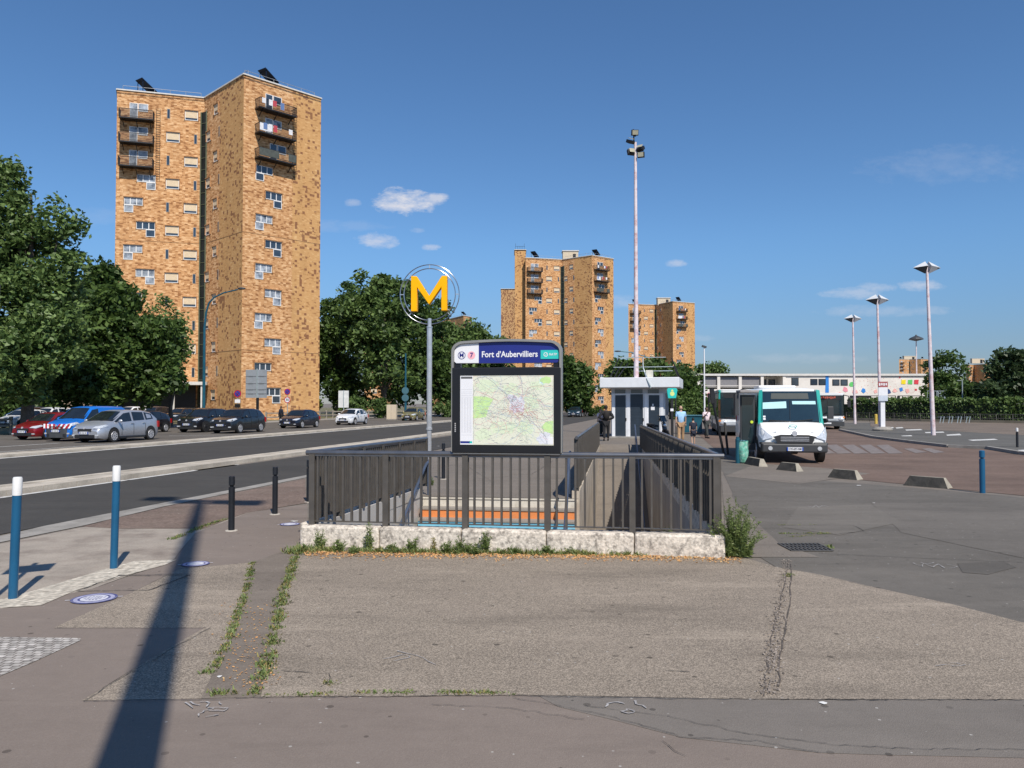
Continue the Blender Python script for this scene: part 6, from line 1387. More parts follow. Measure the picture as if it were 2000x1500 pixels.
    tv = [J['che'], J['spi']+Vector((0,0,.0)), J['pel']+Vector((0,0,.02 if not longtop else -.08)), J['nek']-Vector((0,0,.03))*k]; te = [(0,1),(1,2),(0,3)]; tr_ = [.178*k,.165*k,.168*k,.085*k]
    for s in 'lr':
        i = len(tv); a, b_, c = J['sho'+s], J['elb'+s], J['wri'+s]
        if sleeves == 'short': tv += [a, a.lerp(b_,.72)]; te += [(0,i),(i,i+1)]; tr_ += [.088*k,.074*k]
        else: tv += [a, b_, c]; te += [(0,i),(i,i+1),(i+1,i+2)]; tr_ += [.092*k,.068*k,.052*k]
    cloth('top', tv, te, tr_, top)
    tv = [J['pel']]; te = []; tr_ = [.155*k]
    for s in 'lr':
        i = len(tv); a, b_, c = J['hip'+s], J['kne'+s], J['ank'+s]
        if legs == 'short': tv += [a, b_+Vector((0,0,.05))*k]; te += [(0,i),(i,i+1)]; tr_ += [.112*k,.095*k]
        else: tv += [a, b_, c+Vector((0,0,.02))*k]; te += [(0,i),(i,i+1),(i+1,i+2)]; tr_ += [.115*k,.088*k,.07*k]
    cloth('trousers' if legs != 'short' else 'shorts', tv, te, tr_, bottom)
    for s in 'lr':
        mb = MB(); d = (J['toe'+s]-J['ank'+s]); mb.ell(J['ank'+s]+d*.55+Vector((0,0,-.02))*k, (.05*k,.13*k,.05*k), 10, 6); mb.build('shoe', shoes, e, smooth=True)
    if bag == 'backpack':
        mb = MB(); mb.ell(J['che']+Vector((0,.17,-.08))*k, (.15*k,.09*k,.22*k), 12, 8); mb.build('backpack', HAIRD, e, smooth=True)
    return e
FAB = lambda n, c: mat('fabric_'+n, c, .85, var=.12, vscale=9)
blk, nvy, tan, lbl, wht, gry = FAB('black',(.012,.012,.014)), FAB('navy',(.014,.018,.035)), FAB('tan',(.38,.24,.13)), FAB('light_blue',(.34,.55,.78)), FAB('white_pink',(.75,.62,.64)), FAB('charcoal',(.035,.04,.038))
g_ = lambda px, y: gp(px, y)
a = g_(1184, 861); person((a[0], a[1]), R(180), 1.90, 'man in black with a backpack and hands in pockets, walking away beside the kiosk', blk, blk, blk, 1, sleeves='long', bag='backpack', elbows=1., arms=((.15,0),(.15,0)), stride=.10)
a = g_(1330, 865); person((a[0], a[1]), R(176), 1.88, 'bald man in light blue short sleeved shirt and tan trousers walking away', lbl, tan, FAB('shoe_brown',(.25,.15,.08)), 0, bald=True, longtop=True, stride=.14)
a = g_(1354, 871); person((a[0], a[1]), R(184), 1.32, 'child in dark navy shirt and shorts walking beside the bald man', nvy, nvy, FAB('shoe_grey',(.3,.28,.28)), 0, legs='short', stride=.1)
a = g_(1380, 856); person((a[0], a[1]), R(20), 1.78, 'man in pale pink shirt and dark trousers striding with a phone to his ear', wht, gry, blk, 1, stride=.26, arms=((1.5,.0),(.0,-.18)))
a = cp(549, 71); person((a[0], a[1]), R(-40), 1.75, 'person in dark clothes standing by the fence between two dark parked cars', nvy, blk, blk, 1, sleeves='long', stride=.03)
a = g_(1190, 855); person((a[0]-.25, a[1]+2.2), R(20), 1.66, 'woman in pale pink top mostly hidden behind the man in black by the kiosk', wht, gry, blk, 0, hair='long', stride=.08)
# scooter
a = g_(1303, 862); e = empty('scooter', (a[0]-.2, a[1]+1.2, .01), R(28), 'black motor scooter parked on its stand at the right corner of the kiosk', 'scooter')
for y in (-.62, .62): mb = MB(); mb.cyl((-.055,y,.26),(.055,y,.26),.26,n=20); w_ = mb.build('wheel', RUB, e); mb = MB(); mb.cyl((-.06,y,.26),(.06,y,.26),.14,n=14); mb.build('rim', RIM, w_)
BKP = mat('scooter_black', (.015,.015,.018), .25, coat=.5)
mb = MB(); mb.extr([(-.45,.30),(-.56,.62),(-.40,1.0),(-.33,.98),(-.42,.60),(-.30,.34),(.18,.34),(.22,.62),(.95,.80),(.90,.62),(.72,.52),(.40,.30)], -.13, .13, 'yz'); mb.build('body', BKP, e, bevel=.05)
mb = MB(); mb.extr([(-.80,.50),(-.55,.60),(-.42,.48),(-.62,.56)], -.08, .08, 'yz'); mb.build('mudguard', BKP, e); mb = MB(); mb.extr([(.16,.70),(.20,.80),(.90,.90),(.98,.82)], -.14, .14, 'yz'); mb.build('seat', RUB, e, bevel=.03)
mb = MB(); mb.tube([(-.34,-.30,1.08),(-.12,-.38,1.05),(.12,-.38,1.05),(.34,-.30,1.08)],.02,8); mb.bar((0,-.62,.26),(0,-.38,1.05),.06); mb.build('handlebar', BKP, e)
for s in (-1,1): mb = MB(); mb.bar((s*.2,-.34,1.06),(s*.34,-.38,1.30),.014); mb.ell((s*.36,-.38,1.34),(.07,.02,.045),8,6); mb.build('mirror', PLB, e)
mb = MB(); mb.extr([(-.44,1.0),(-.36,1.0),(-.25,1.32),(-.30,1.34)], -.18, .18, 'yz'); mb.build('windshield', CGL, e); mb = MB(); mb.ell((0,-.50,.82),(.1,.07,.08)); mb.build('headlight', HLG, e)
# ================================================================ bollards and street furniture
BLU = mat('bollard_blue', (.008,.10,.21), .4, .1, var=.1, vscale=3, coat=.2); BLW = mat('bollard_white', (.74,.74,.72), .5, var=.05); BLB = mat('bollard_black', (.016,.018,.023), .45, .2, var=.2, vscale=5)
H = 1.245
proto = empty('capped_bollard', (*gp(25,1170), 0), 0, 'blue bollard with white cap at the left edge, nearest to the viewer', 'bollard', 'blue bollards with white caps')
mb = MB(); mb.lathe([(.043,-.05),(.043,1.06)], n=24); mb.build('post', BLU, proto, smooth=True); mb = MB(); mb.lathe([(.0445,1.06),(.0445,H-.015),(.038,H)], n=24); mb.build('cap', BLW, proto, smooth=True)
b2 = dup(proto, (*gp(222,1111), 0), 0, 'blue bollard with white cap at the end of the pale tactile strip')
proto.rotation_euler = (R(.3), R(1.6), 0); b2.rotation_euler = (0, R(1.0), 0)
def blackb(px, py, label, H=.86, m=BLB, g='black bollards', nm='black_bollard', capm=None, lean=0., r=.048):
    e = empty(nm, (*gp(px,py), 0), 0, label, 'bollard', g); mb = MB(); mb.lathe([(r,-.05),(r,H*.80),(r*.62,H*.806),(r*.62,H*.835),(r,H*.83)], n=22); mb.build('post', m, e, smooth=True)
    mb = MB(); mb.lathe([(r,H*.84),(r*.98,H*.86),(r*.98,H*.985),(r*.7,H)], n=22); mb.build('head', capm or m, e, smooth=True)
    mb = MB(); mb.lathe([(r*2.0,-.0),(r*1.9,.012),(r,.016)], n=14); mb.build('base', CONC, e) if nm == 'black_bollard' else None
    e.rotation_euler = (0, lean, 0); return e
blackb(452, 1037, 'black bollard nearest the viewer, right of the long pole shadow')
blackb(537, 1005, 'black bollard with a scuffed patch, middle of the three left of the railing')
blackb(603, 981, 'black bollard half hidden behind the left corner of the railing')
blackb(866, 936, 'black bollard standing just right of the metro sign pole', H=.95)
blackb(1987, 879, 'black bollard with white top at the right edge on the platform', H=.95, capm=BLW)
blackb(1919, 963, 'blue bollard alone at the right, beside the concrete parking blocks', H=.95, m=BLU, g='blue bollards with a ringed head', nm='blue_bollard', r=.058)
# concrete parking blocks
def stopb(x0, y0, x1, y1, label, i):
    a, b = Vector(gp(x0,y0)), Vector(gp(x1,y1)); d = b-a; e = empty('parking_block', (a.x, a.y, 0), math.atan2(d.y, d.x), label, 'wheel stop', 'concrete blocks along the bus lane'); L_ = d.length
    q = .12; mb = MB(); mb.hexa([(0,0,0),(L_,0,0),(L_,.30,0),(0,.30,0)], [(q,.09,.24),(L_-q,.09,.24),(L_-q,.21,.24),(q,.21,.24)]); mb.mi[2] = 1; o = mb.build('block', [mat('block_concrete', (.34,.31,.25), .9, var=.2, fine=.15, dirt=(.14,.12,.10), dscale=2.5, damt=.6, bump=.4), mat('block_dark_face', (.042,.04,.036), .9, var=.3, vscale=6, dirt=(.12,.11,.09), dscale=5, damt=.5, bump=.4)], e); return e  # front face coloured darker than the rest of the block
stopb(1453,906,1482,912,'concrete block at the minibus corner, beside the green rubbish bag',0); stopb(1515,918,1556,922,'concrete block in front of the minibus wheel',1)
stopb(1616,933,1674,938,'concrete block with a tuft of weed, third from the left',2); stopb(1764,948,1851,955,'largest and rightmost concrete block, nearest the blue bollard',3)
# rubbish bag stand
a = gp(1441, 905); e = empty('bin_stand', (a[0], a[1], 0), 0, 'teal post holding a translucent green rubbish bag in front of the minibus', 'litter bin')
D = a[1]; mb = MB(); mb.lathe([(.075,0),(.075,.80),(.055,.82),(.055,.88)], n=16); mb.build('post', TEALP, e, smooth=True); mb = MB(); mb.tube([(.17+.15*math.cos(t*.35),.15*math.sin(t*.35),.76) for t in range(19)],.012,6); mb.build('hoop', TEALP, e)
mb = MB(); q = random.Random(2); n = 16; rows = [(.15,.76),(.155,.6),(.17,.4),(.165,.2),(.13,.05),(.05,.02)]; vs = []
for r_, z in rows:
    for i in range(n): t = 2*math.pi*i/n; k = 1+q.uniform(-.14,.14); vs.append((.18+r_*k*math.cos(t), r_*k*math.sin(t), z))
mb.add(vs, [(i*n+j, i*n+(j+1)%n, (i+1)*n+(j+1)%n, (i+1)*n+j) for i in range(len(rows)-1) for j in range(n)]); mb.build('bag', mat('bag_green', (.16,.48,.36), .25, var=.45, vscale=12, dirt=(.55,.72,.62), dscale=9, damt=.8, alpha=.85), e, smooth=True)
# bus stop totem with green lantern
a = gp(1313, 862); D = a[1]; z = lambda y: pt(0, y, D).z
e = empty('stop_totem', (a[0], a[1], 0), 0, 'dark post with a green shield shaped bus stop sign, right of the kiosk', 'bus stop sign')
mb = MB(); mb.bar((0,0,0),(0,0,z(778)),.12,.1); mb.bar((.2,0,0),(.2,0,z(778)),.05); mb.build('post', DARKM, e)
s_ = D/F; mb = MB(); mb.extr([(-.22,z(778)),(.2,z(778)),(.28,z(762)),(.22,z(758)),(-.22,z(758)),(-.28,z(762))], -.06, .06); sh = mb.build('shield', TEAL, e, bevel=.02)
mb = MB(); disc(mb, 0, z(769), .12, -.064, 16); disc(mb, 0, z(763), .06, -.064, 12); mb.build('emblem', mat('emblem_yellow', (.62,.72,.25), .5), sh)
mb = MB(); mb.box(-.1,.06,-.07,-.05,z(803),z(798)); mb.build('notice', WH, e)
# dark trestle by the buses
a = gp(1414, 888); D = a[1]; e = empty('leaning_post', (a[0], a[1], 0), 0, 'black inverted V post frame standing in front of the first bus', 'post frame')
mb = MB(); mb.bar((0,0,0),(-.30,.4,2.0),.07); mb.bar((.16,0,0),(.12,.3,1.25),.07); mb.bar((-.30,.4,2.0),(-.36,.4,2.6),.16,.12); mb.build('frame', DARKM, e)
# traffic light over the hedge
D = 70; e = empty('traffic_light', (X(1384,D), D, 0), 0, 'black traffic light on a dark pole above the hedge between kiosk and first bus', 'traffic light')
z_ = lambda y: pt(0,y,D).z; mb = MB(); mb.bar((0,0,0),(0,0,z_(768)),.10); mb.build('pole', DARKM, e); mb = MB(); mb.box(-.05,.30,-.1,.15,z_(786),z_(768)); mb.build('lamp_housing', DARKM, e, bevel=.02)
# teal bin behind the walker
a = gp(1364, 850); e = empty('teal_container', (a[0], a[1]+1.5, 0), R(-8), 'teal waste container behind the man with the phone', 'container'); mb = MB(); mb.box(-.6,.6,0,.9,.1,1.15); mb.build('tub', TEALP, e, bevel=.04); mb = MB(); mb.box(-.65,.65,-.05,.95,1.15,1.25); mb.build('lid', TEALP, e, bevel=.03)
# low wall and wire fence in front of the hedge
DRYW = mat('dry_stone_wall', (.20,.175,.13), .9, var=.25, fine=.25, dirt=(.09,.08,.05), dscale=1.5, damt=.6)
e = empty('low_wall', (X(1655,88), 88, 0), 0, 'low brownish wall with a wire fence at the foot of the hedge', 'wall'); P = [(X(1655,88),88),(X(1800,80),80),(X(2050,71),71)]; o_ = P[0]
mb = MB(); wv = MB()
for a_, b_ in zip(P, P[1:]):
    mb.bar((a_[0]-o_[0],a_[1]-o_[1],.14+.1),(b_[0]-o_[0],b_[1]-o_[1],.14+.1),.25,.26); n = int(math.dist(a_,b_)/1.3)
    for zz in (.55,.95): wv.bar((a_[0]-o_[0],a_[1]-o_[1]+.3,zz),(b_[0]-o_[0],b_[1]-o_[1]+.3,zz),.035)
    for k in range(n): q_ = inter(a_, b_, k/n); wv.bar((q_[0]-o_[0],q_[1]-o_[1]+.3,0),(q_[0]-o_[0],q_[1]-o_[1]+.3,1.0),.045)
    for k in range(n*7): q_ = inter(a_, b_, k/n/7); wv.bar((q_[0]-o_[0],q_[1]-o_[1]+.3,0),(q_[0]-o_[0],q_[1]-o_[1]+.3,.95),.012)
mb.build('wall', DRYW, e); wv.build('wire_fence', mat('fence_brown', (.12,.11,.10), .7), e)
for i, px in enumerate((1835,1841,1852,1858,1869,1875,1886,1892)):
    D = 73; e = empty('bike_hoop', (X(px,D), D, .12), R(20), 'slanted pale metal hoop of the cycle rack below the hedge', 'cycle stand', 'slanted hoops of the cycle rack'); mb = MB(); mb.bar((0,0,0),(.30,.1,.62),.05); mb.bar((.30,.1,.62),(.36,.5,.58),.05); mb.build('hoop', GM, e)
a = gp(1711, 828, .12); e = empty('yellow_post', (a[0], a[1], .12), 0, 'short yellow marker post left of the concrete drum', 'marker post'); mb = MB(); mb.lathe([(.13,0),(.13,.85),(.08,.9)], n=12); mb.build('post', mat('marker_yellow', (.6,.42,.08), .6), e)
# drain, stickers
g0_, g1_, g2_, g3_ = gp(1520,1064), gp(1597,1064), gp(1603,1078), gp(1517,1078)
e = empty('drain_grate', (g0_[0], g3_[1], .012), 0, 'rectangular iron drain grate set in the asphalt right of the stairwell', 'drain'); dx, dy = g1_[0]-g0_[0], g0_[1]-g3_[1]
mb = MB(); mb.box(0,dx,0,dy,-.002,.0); mb.build('opening', CRACK, e); mb = MB()
for k in range(11): x = dx*k/10; mb.box(x-.008,x+.008,0,dy,.0,.012)
for k in range(4): y = dy*k/3; mb.box(-.01,dx+.01,y-.008,y+.008,.0005,.0125)
mb.build('grate', mat('cast_iron', (.11,.105,.10), .6, .4, var=.2), e)
def sticker(px, py, r, label, z=.0135, worn=False):
    a = gp(px, py); e = empty('floor_sticker', (a[0], a[1], z), R(20), label, 'floor sticker', 'round blue and white floor stickers')
    SB = mat('sticker_blue', (.07,.075,.22), .6, var=.2, vscale=25, dirt=(.25,.25,.3), dscale=10, damt=.7); SWm = mat('sticker_white', (.62,.62,.68), .6, var=.1, vscale=25, dirt=(.3,.3,.32), dscale=14, damt=.5); SL = mat('sticker_lilac', (.38,.38,.52), .6, var=.2, vscale=25)
    def dk(name, r1, r0, zz, m, par=e):
        n = 40; mb = MB(); P_ = [(rr*math.cos(2*math.pi*i/n), rr*math.sin(2*math.pi*i/n), zz) for rr in ((r0, r1) if r0 else (r1,)) for i in range(n)]
        mb.add(P_, [(i,(i+1)%n,n+(i+1)%n,n+i) for i in range(n)] if r0 else [tuple(range(n))]); return mb.build(name, m, par)
    dk('disc', r, 0, 0, SB); dk('ring', r*.88, r*.70, .0008, SL); dk('centre', r*.60, 0, .0010, SWm)
    if not worn:
        mb = MB()
        for yk, wk in ((.28,.5),(.12,.85),(-.04,.9),(-.2,.7),(-.34,.4)):
            x_ = -wk*r/2
            while x_ < wk*r/2: mb.add([(x_, yk*r, .0016), (x_+r*.09, yk*r, .0016), (x_+r*.09, yk*r+r*.07, .0016), (x_, yk*r+r*.07, .0016)], [(0,1,2,3)]); x_ += r*.14
        mb.build('sticker_print', SB, e)
    mb = MB()
    for s in (-1,1): mb.box(min(s*r*1.02,s*r*1.22), max(s*r*1.02,s*r*1.22), -.006, .006, 0, .001)
    mb.build('tick', SWm, e)
sticker(184, 1171, .215, 'nearest round blue and white distancing sticker on the pavement at left'); sticker(382, 1103, .165, 'round blue sticker crossed by the pole shadow, end of the tactile strip', worn=True); sticker(566, 1025, .16, 'round blue sticker near the left corner of the railing', worn=True)
# sign post out of frame at the left, its shadow falls on the driveway
e = empty('sign_post', (-4.97, 7.0, 0), R(30), 'grey sign post left of the nearest blue bollard, known by its square shadow', 'sign post'); mb = MB(); mb.tube([(0,0,0),(0,0,3.2)],.03,10); mb.build('pole', GM, e); mb = MB(); mb.box(-.24,.24,-.04,-.03,2.6,3.1); mb.build('plate', mat('sign_back_grey', (.38,.40,.42), .5, .3), e)
# wooden fence
WOOD = mat('weathered_wood', (.30,.26,.21), .85, var=.2, vscale=3, dirt=(.15,.13,.10), dscale=2, damt=.5)
def wfence(pts, label, gap=2.4):
    o_ = pts[0]; e = empty('post_and_rail_fence', (o_[0], o_[1], 0), 0, label, 'fence'); P = []
    for a_, b_ in zip(pts, pts[1:]):
        n = max(1, round(math.dist(a_, b_)/gap))
        for k in range(n): P.append(inter(a_, b_, k/n))
    P.append(pts[-1])
    for x, y in P: mb = MB(); mb.bar((x-o_[0],y-o_[1],-.05),(x-o_[0],y-o_[1],1.15),.16); mb.build('post', WOOD, e)
    for a_, b_ in zip(P, P[1:]):
        mb = MB()
        for z_ in (.55, .98): mb.bar((a_[0]-o_[0],a_[1]-o_[1],z_),(b_[0]-o_[0],b_[1]-o_[1],z_),.06,.13)
        mb.build('rail', WOOD, e)
wfence([cp(-60,47), cp(22,50)], 'wooden post and rail fence at the left edge behind the red hatchback')
wfence([cp(300,68), cp(336,70), cp(410,73)], 'wooden post and rail fence behind the silver and black cars')
wfence([cp(520,80), cp(580,84), cp(650,97), cp(742,104)], 'wooden post and rail fence behind the dark and white cars')
wfence([cp(770,104), cp(868,114), cp(905,120)], 'wooden post and rail fence behind the gold car')
a = cp(764, 93); e = empty('utility_cabinet', (*a, 0), R(-12), 'cream utility cabinet standing on the verge left of the gold car', 'cabinet'); mb = MB(); mb.box(-.6,.6,0,.5,.1,1.85); mb.build('case', mat('cabinet_cream', (.62,.52,.38), .7, var=.08, dirt=(.4,.33,.24), dscale=3, damt=.4), e, bevel=.03); mb = MB(); mb.box(-.62,.62,-.02,.52,0,.1); mb.build('base', CONC_G, e); mb = MB(); mb.box(-.004,.004,-.006,0,.12,1.83); mb.build('door_gap', PLB, e)
# traffic signs
GB = mat('sign_back_grey', (0,0,0)); 
D = 66; z = lambda y: pt(0,y,D).z; e = empty('direction_sign', (X(503,D), D, 0), R(-8), 'large grey sign back on a thick post before the near tower', 'road sign')
mb = MB(); mb.box(-1.08,.82,-.03,.03,z(777),z(722)); pn = mb.build('panel', mat('aluminium_sign', (.36,.39,.42), .5, .3, var=.06, dirt=(.25,.27,.29), dscale=2, damt=.4), e)
mb = MB(); mb.box(-.08,.02,-.10,-.03,z(777),z(720)); mb.build('pole_upper', GM, e); mb = MB(); mb.box(-.09,.09,-.09,.09,0,z(777)); mb.build('pole', DARKM, e)
mb = MB()
for y in (735,749,761,769): mb.box(-1.07,.81,-.045,-.032,z(y)-.02,z(y)+.02); mb.box(-.85,-.4,-.05,-.045,z(y)-.04,z(y)+.03); mb.box(.15,.6,-.05,-.045,z(y)-.04,z(y)+.03)
mb.build('stiffener', mat('stiffener_dark', (.14,.15,.16), .6), pn)
D = 90; e = empty('road_sign', (X(671,D), D, 0), R(-6), 'white rectangular sign back on a slim post behind the small white car', 'road sign'); z = lambda y: pt(0,y,D).z; mb = MB(); mb.box(-.62,.62,-.02,.02,z(796),z(763)); mb.build('panel', mat('sign_back_white', (.66,.66,.64), .5), e); mb = MB(); mb.bar((.03,-.05,0),(.03,-.05,z(762)),.07); mb.build('pole', GM, e)
RDS = mat('sign_red', (.45,.01,.03), .5); BLS = mat('sign_blue', (.03,.05,.30), .5)
def nopark(px, D, y, label, second=None):
    z = lambda yy: pt(0,yy,D).z; e = empty('no_parking_sign', (X(px,D), D, 0), R(-6), label, 'road sign'); mb = MB(); mb.bar((0,0,0),(0,0,z(y)+.2),.06); mb.build('pole', GM, e); zc_ = z(y); r_ = .33
    mb = MB(); mb.cyl((0,-.05,zc_),(0,-.07,zc_),r_,n=24); d_ = mb.build('disc', RDS, e); mb = MB(); mb.cyl((0,-.07,zc_),(0,-.075,zc_),r_*.76,n=24); mb.build('field', BLS, d_)
    mb = MB(); c_ = r_*.72*.7; mb.bar((-c_,-.08,zc_+c_),(c_,-.08,zc_-c_),.06,.012); mb.bar((-c_,-.0815,zc_-c_),(c_,-.0815,zc_+c_),.06,.012); mb.build('cross', RDS, d_)
    if second == 'plate': mb = MB(); mb.box(-.25,.25,-.07,-.05,z(y+18),z(y+11)); mb.build('plate', WH, e); mb = MB(); mb.box(-.25,.25,-.07,-.05,z(y+27),z(y+20)); mb.build('plate', DARKM, e)
    if second == '30':
        z3 = z(y+16); mb = MB(); mb.cyl((0,-.05,z3),(0,-.07,z3),r_,n=24); d2_ = mb.build('disc', RDS, e); mb = MB(); mb.cyl((0,-.07,z3),(0,-.075,z3),r_*.76,n=24); f_ = mb.build('field', WH, d2_); text('30', 'limit', DARKM, .36, f_, (0,-.08,z3), bold=.006)
nopark(464.5, 68, 769, 'no parking sign with a white plate left of the grey direction sign', 'plate'); nopark(561.5, 80, 765, 'no parking sign above a 30 speed limit sign at the right of the near tower', '30')
# ================================================================ weeds, litter
WD = [foliage('weed_green', (.09,.14,.035), (.28,.34,.12), .35), foliage('weed_dry', (.16,.14,.04), (.34,.30,.10), .3)]
def blades(mb, x, y, h, n, q, spread=.04, wd=.006):
    for _ in range(n):
        a = q.uniform(0,6.3); l = h*q.uniform(.5,1.2); ln = q.uniform(.2,.9)*l; bx_, by_ = x+q.gauss(0,spread*.5), y+q.gauss(0,spread*.5); w_ = wd*q.uniform(.6,1.4); dx_, dy_ = math.cos(a), math.sin(a)
        mb.add([(bx_-dy_*w_,by_+dx_*w_,.008),(bx_+dy_*w_,by_-dx_*w_,.008),(bx_+dx_*ln*.5+dy_*w_,by_+dy_*ln*.5-dx_*w_,l*.65),(bx_+dx_*ln,by_+dy_*ln,l*.9)], [(0,1,2,3)])
def weedline(name, pix, h, dens, seed, spread=.035, m=None, gaps=.35, jit_=.02):
    q = random.Random(seed); mb = MB(); mb2 = MB(); P = [Vector(gp(*p)) for p in pix]
    for a_, b_ in zip(P, P[1:]):
        L_ = (b_-a_).length
        for i in range(int(L_*dens)):
            t = q.random(); w_ = math.sin(t*L_*9+seed)+math.sin(t*L_*23+seed*2)
            if w_ < -1+gaps*2 and q.random() < .8: continue
            p = a_+(b_-a_)*t; blades(mb if q.random() < .7 else mb2, p.x+q.gauss(0,jit_), p.y+q.gauss(0,jit_), h*q.uniform(.4,1.2), 5, q, spread)
    o = mb.build(name, WD[0], fix=False); o['kind'] = 'stuff'; o = mb2.build(name, WD[1], fix=False); o['kind'] = 'stuff'
weedline('weed_line', [(585,1075),(570,1110),(552,1170),(535,1240),(520,1300),(500,1355)], .038, 170, 1, jit_=.026)
weedline('weed_line', [(494,1100),(482,1150),(465,1200),(445,1260),(420,1300),(400,1325)], .034, 110, 2, jit_=.018)
weedline('weed_line', [(405,1357),(500,1357)], .04, 130, 3); weedline('weed_line', [(520,1360),(640,1357),(800,1354),(1000,1356)], .022, 150, 4, gaps=.5, jit_=.008)
weedline('weed_line', [(330,1057),(400,1028),(440,1015)], .04, 120, 5, jit_=.03); weedline('weed_line', [(570,1080),(600,1078)], .10, 420, 6, jit_=.08); weedline('weed_line', [(1520,1026),(1600,1025)], .02, 60, 7); weedline('weed_line', [(1525,1043),(1620,1042),(1540,1050)], .025, 70, 8)
weedline('weed_line', [(1536,1128),(1546,1120)], .03, 150, 9); weedline('weed_line', [(1618,1068),(1626,1074)], .05, 250, 10); weedline('weed_line', [(636,1322),(646,1340)], .03, 120, 11); weedline('weed_line', [(600,1077),(760,1080),(1000,1083),(1200,1085),(1440,1086)], .075, 330, 12, jit_=.045, gaps=.6)
def plant(px, py, h, w, label, seed, m=0, n=14, leafs=26, up=.0):
    q = random.Random(seed); a_ = gp(px, py); h *= 1.45; w *= 1.15; e = empty('weed_plant', (*a_, .005), 0, label, 'weed', 'weeds growing along the plinth'); st = MB(); lf = MB()
    for i in range(n):
        an = q.uniform(0,6.3); r_ = w*q.random()**.6; hh = h*q.uniform(.6,1.1)*(1.05-.6*(r_/w)**1.5); tip = Vector((r_*math.cos(an), r_*math.sin(an)*.6, hh)); b_ = Vector((q.gauss(0,.02)+r_*math.cos(an)*.5,q.gauss(0,.02)+r_*math.sin(an)*.3,0)); mid_ = b_.lerp(tip,.5)+Vector((-tip.x*.15,0,hh*.1)); st.tube([b_,mid_,tip], [.004,.003,.0015], 4)
        for k in range(leafs):
            t = q.uniform(.03,1); p = b_.lerp(mid_,t*2) if t < .5 else mid_.lerp(tip,t*2-1); d_ = Vector((q.gauss(0,1),q.gauss(0,1),q.uniform(-.1,1.1))).normalized(); l = q.uniform(.028,.062)*(1.25-t*.5); sd = d_.cross(Vector((q.gauss(0,1),q.gauss(0,1),1))).normalized()*l*.13
            lf.add([p, p+d_*l*.5+sd, p+d_*l, p+d_*l*.5-sd], [(0,1,2,3)])
    st.build('stem', WD[m], e, fix=False); lf.build('foliage', WD[m], e, fix=False)
plant(1436,1088,.52,.36,'largest feathery weed bush at the right corner of the plinth',1,n=80,leafs=75); plant(1395,1086,.28,.22,'weed bush just left of the largest one at the right corner',2,n=34); plant(1300,1080,.26,.12,'weed clump below the railing post right of centre',3,n=20); plant(1236,1078,.20,.06,'narrow upright weed left of the railing post right of centre',4,n=12)
plant(1210,1080,.10,.05,'tiny weed between two taller ones right of centre',5,n=7); plant(948,1078,.20,.09,'tallest weed in the leafy patch below the map panel',6,n=14); plant(900,1080,.15,.14,'spreading dark weed in the litter below the map panel',7,n=20); plant(805,1078,.15,.09,'bushy low weed left of the map panel',8,n=16)
plant(720,1074,.27,.08,'tall spindly grey green weed below the left part of the railing',9,n=15); plant(625,1072,.22,.09,'broad leaved weed at the left corner of the plinth',10,n=11,leafs=36); plant(1163,1080,.10,.05,'small weed tuft right below the map panel edge',11,n=8); plant(1118,1082,.07,.09,'flat weed mat right of the map panel foot',12,n=10); plant(848,1078,.14,.03,'single brown seed head weed left of the map panel',13,m=1,n=5); plant(842,948,.16,.06,'small weed at the foot of the metro sign pole',14,n=9)
plant(1340,1082,.10,.10,'low weed tuft between the two clumps near the right corner',15,n=10); plant(1000,1082,.09,.09,'low green weed just right of the leafy patch below the map',16,n=10)
q = random.Random(21); mb = MB()
for i in range(3000):
    px = q.uniform(595, 1450); a_ = gp(px, 1078+(px-600)*.011+abs(q.gauss(0,5.5))); s_ = q.uniform(.007,.021); mb.obox((a_[0], a_[1]+.01, .016), (s_*1.6, s_, .002), (q.uniform(-.6,.6), q.uniform(-.6,.6), q.uniform(0,3)))
o = mb.build('dead_leaves', mat('dead_leaf', (.50,.26,.10), .9, var=.5, vscale=40, dirt=(.5,.4,.22), dscale=25, damt=.9)); o['kind'] = 'stuff'
q = random.Random(22); mb = MB()
for i in range(260):
    a_ = gp(q.choice([q.gauss(470,28),q.gauss(500,22)]), q.uniform(1180,1350)); s_ = q.uniform(.004,.012); mb.obox((a_[0], a_[1], .014), (s_*1.6, s_, .002), (q.uniform(-.4,.4), q.uniform(-.4,.4), q.uniform(0,3)))
o = mb.build('dead_leaves', MATS['dead_leaf']); o['kind'] = 'stuff'
PAP = mat('paper_white', (.68,.67,.64), .8, var=.1)
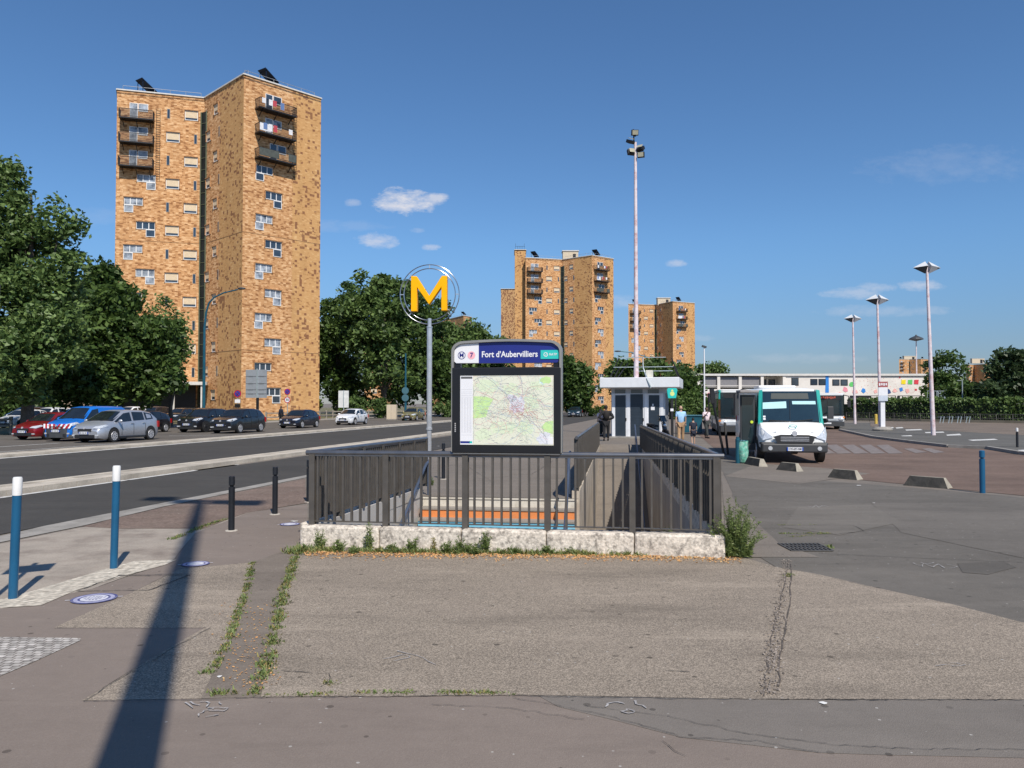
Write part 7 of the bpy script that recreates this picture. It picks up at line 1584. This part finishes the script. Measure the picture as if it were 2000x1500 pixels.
def litter(px, py, s, label, z=.0, m=None, flat=False):
    q = random.Random(int(px)); a_ = gp(px, py); e = empty('litter', (*a_, .012+z), q.uniform(0,3), label, 'litter', 'scraps of litter on the pavement'); mb = MB(); n = 9
    for k in range(1 if flat else 3):
        c_ = (q.gauss(0,s*.3), q.gauss(0,s*.2)); mb.add([(c_[0], c_[1], s*(.02 if flat else .35))]+[(c_[0]+s*q.uniform(.3,.6)*math.cos(6.283*i/n), c_[1]+s*q.uniform(.2,.5)*math.sin(6.283*i/n), s*q.uniform(0,.03 if flat else .3)) for i in range(n)], [(0,i+1,(i+1)%n+1) for i in range(n)])
    mb.build('scrap', m or PAP, e)
litter(752,1078,.11,'crumpled white wrapper at the plinth foot, left of the map panel'); litter(730,1076,.06,'small white paper scrap beside the crumpled wrapper',); litter(884,1078,.05,'white scrap at the left of the leafy patch'); litter(925,1074,.06,'bluish white plastic scrap in the leafy patch', m=mat('plastic_blue', (.4,.5,.65), .4)); litter(985,1074,.06,'dark blue and white scrap right of the leafy patch', m=mat('plastic_navy', (.1,.13,.3), .4)); litter(1247,1080,.06,'white paper ball at the plinth foot right of centre')
litter(1708,983,.07,'flat white paper scrap on the right pavement', flat=True); litter(1608,1374,.06,'flat white scrap on the front pavement right of centre', flat=True); litter(1680,949,.14,'flat white sheet by the patched asphalt behind the drain', flat=True); litter(572,1019,.14,'flat white scrap left of the railing corner', flat=True); litter(424,1325,.05,'pale dry leaf scrap between the two weed lines', flat=True); litter(855,872,.2,'flat white scrap behind the metro sign pole', flat=True)
plant(660,1078,0.13,0.12,'low ragged weed between the corner weed and the tall spindly one',660,n=14)
plant(765,1079,0.09,0.1,'flat green weed beside the crumpled wrapper',765,n=12)
plant(875,1082,0.11,0.1,'dark leafy weed at the left rim of the litter patch',875,n=16)
plant(925,1084,0.1,0.14,'flat broad weed in front of the litter patch',925,n=18)
plant(1070,1083,0.08,0.1,'thin green weed mat below the right post of the map panel',1070,n=12)
plant(1365,1086,0.14,0.12,'weed tuft joining the right corner bushes',1365,n=18)
plant(1268,1084,0.09,0.08,'tiny weed left of the clump below the right railing post',1268,n=9)
plant(690,1082,0.09,0.1,'dry yellow weed left of the tall spindly weed',690,n=10)
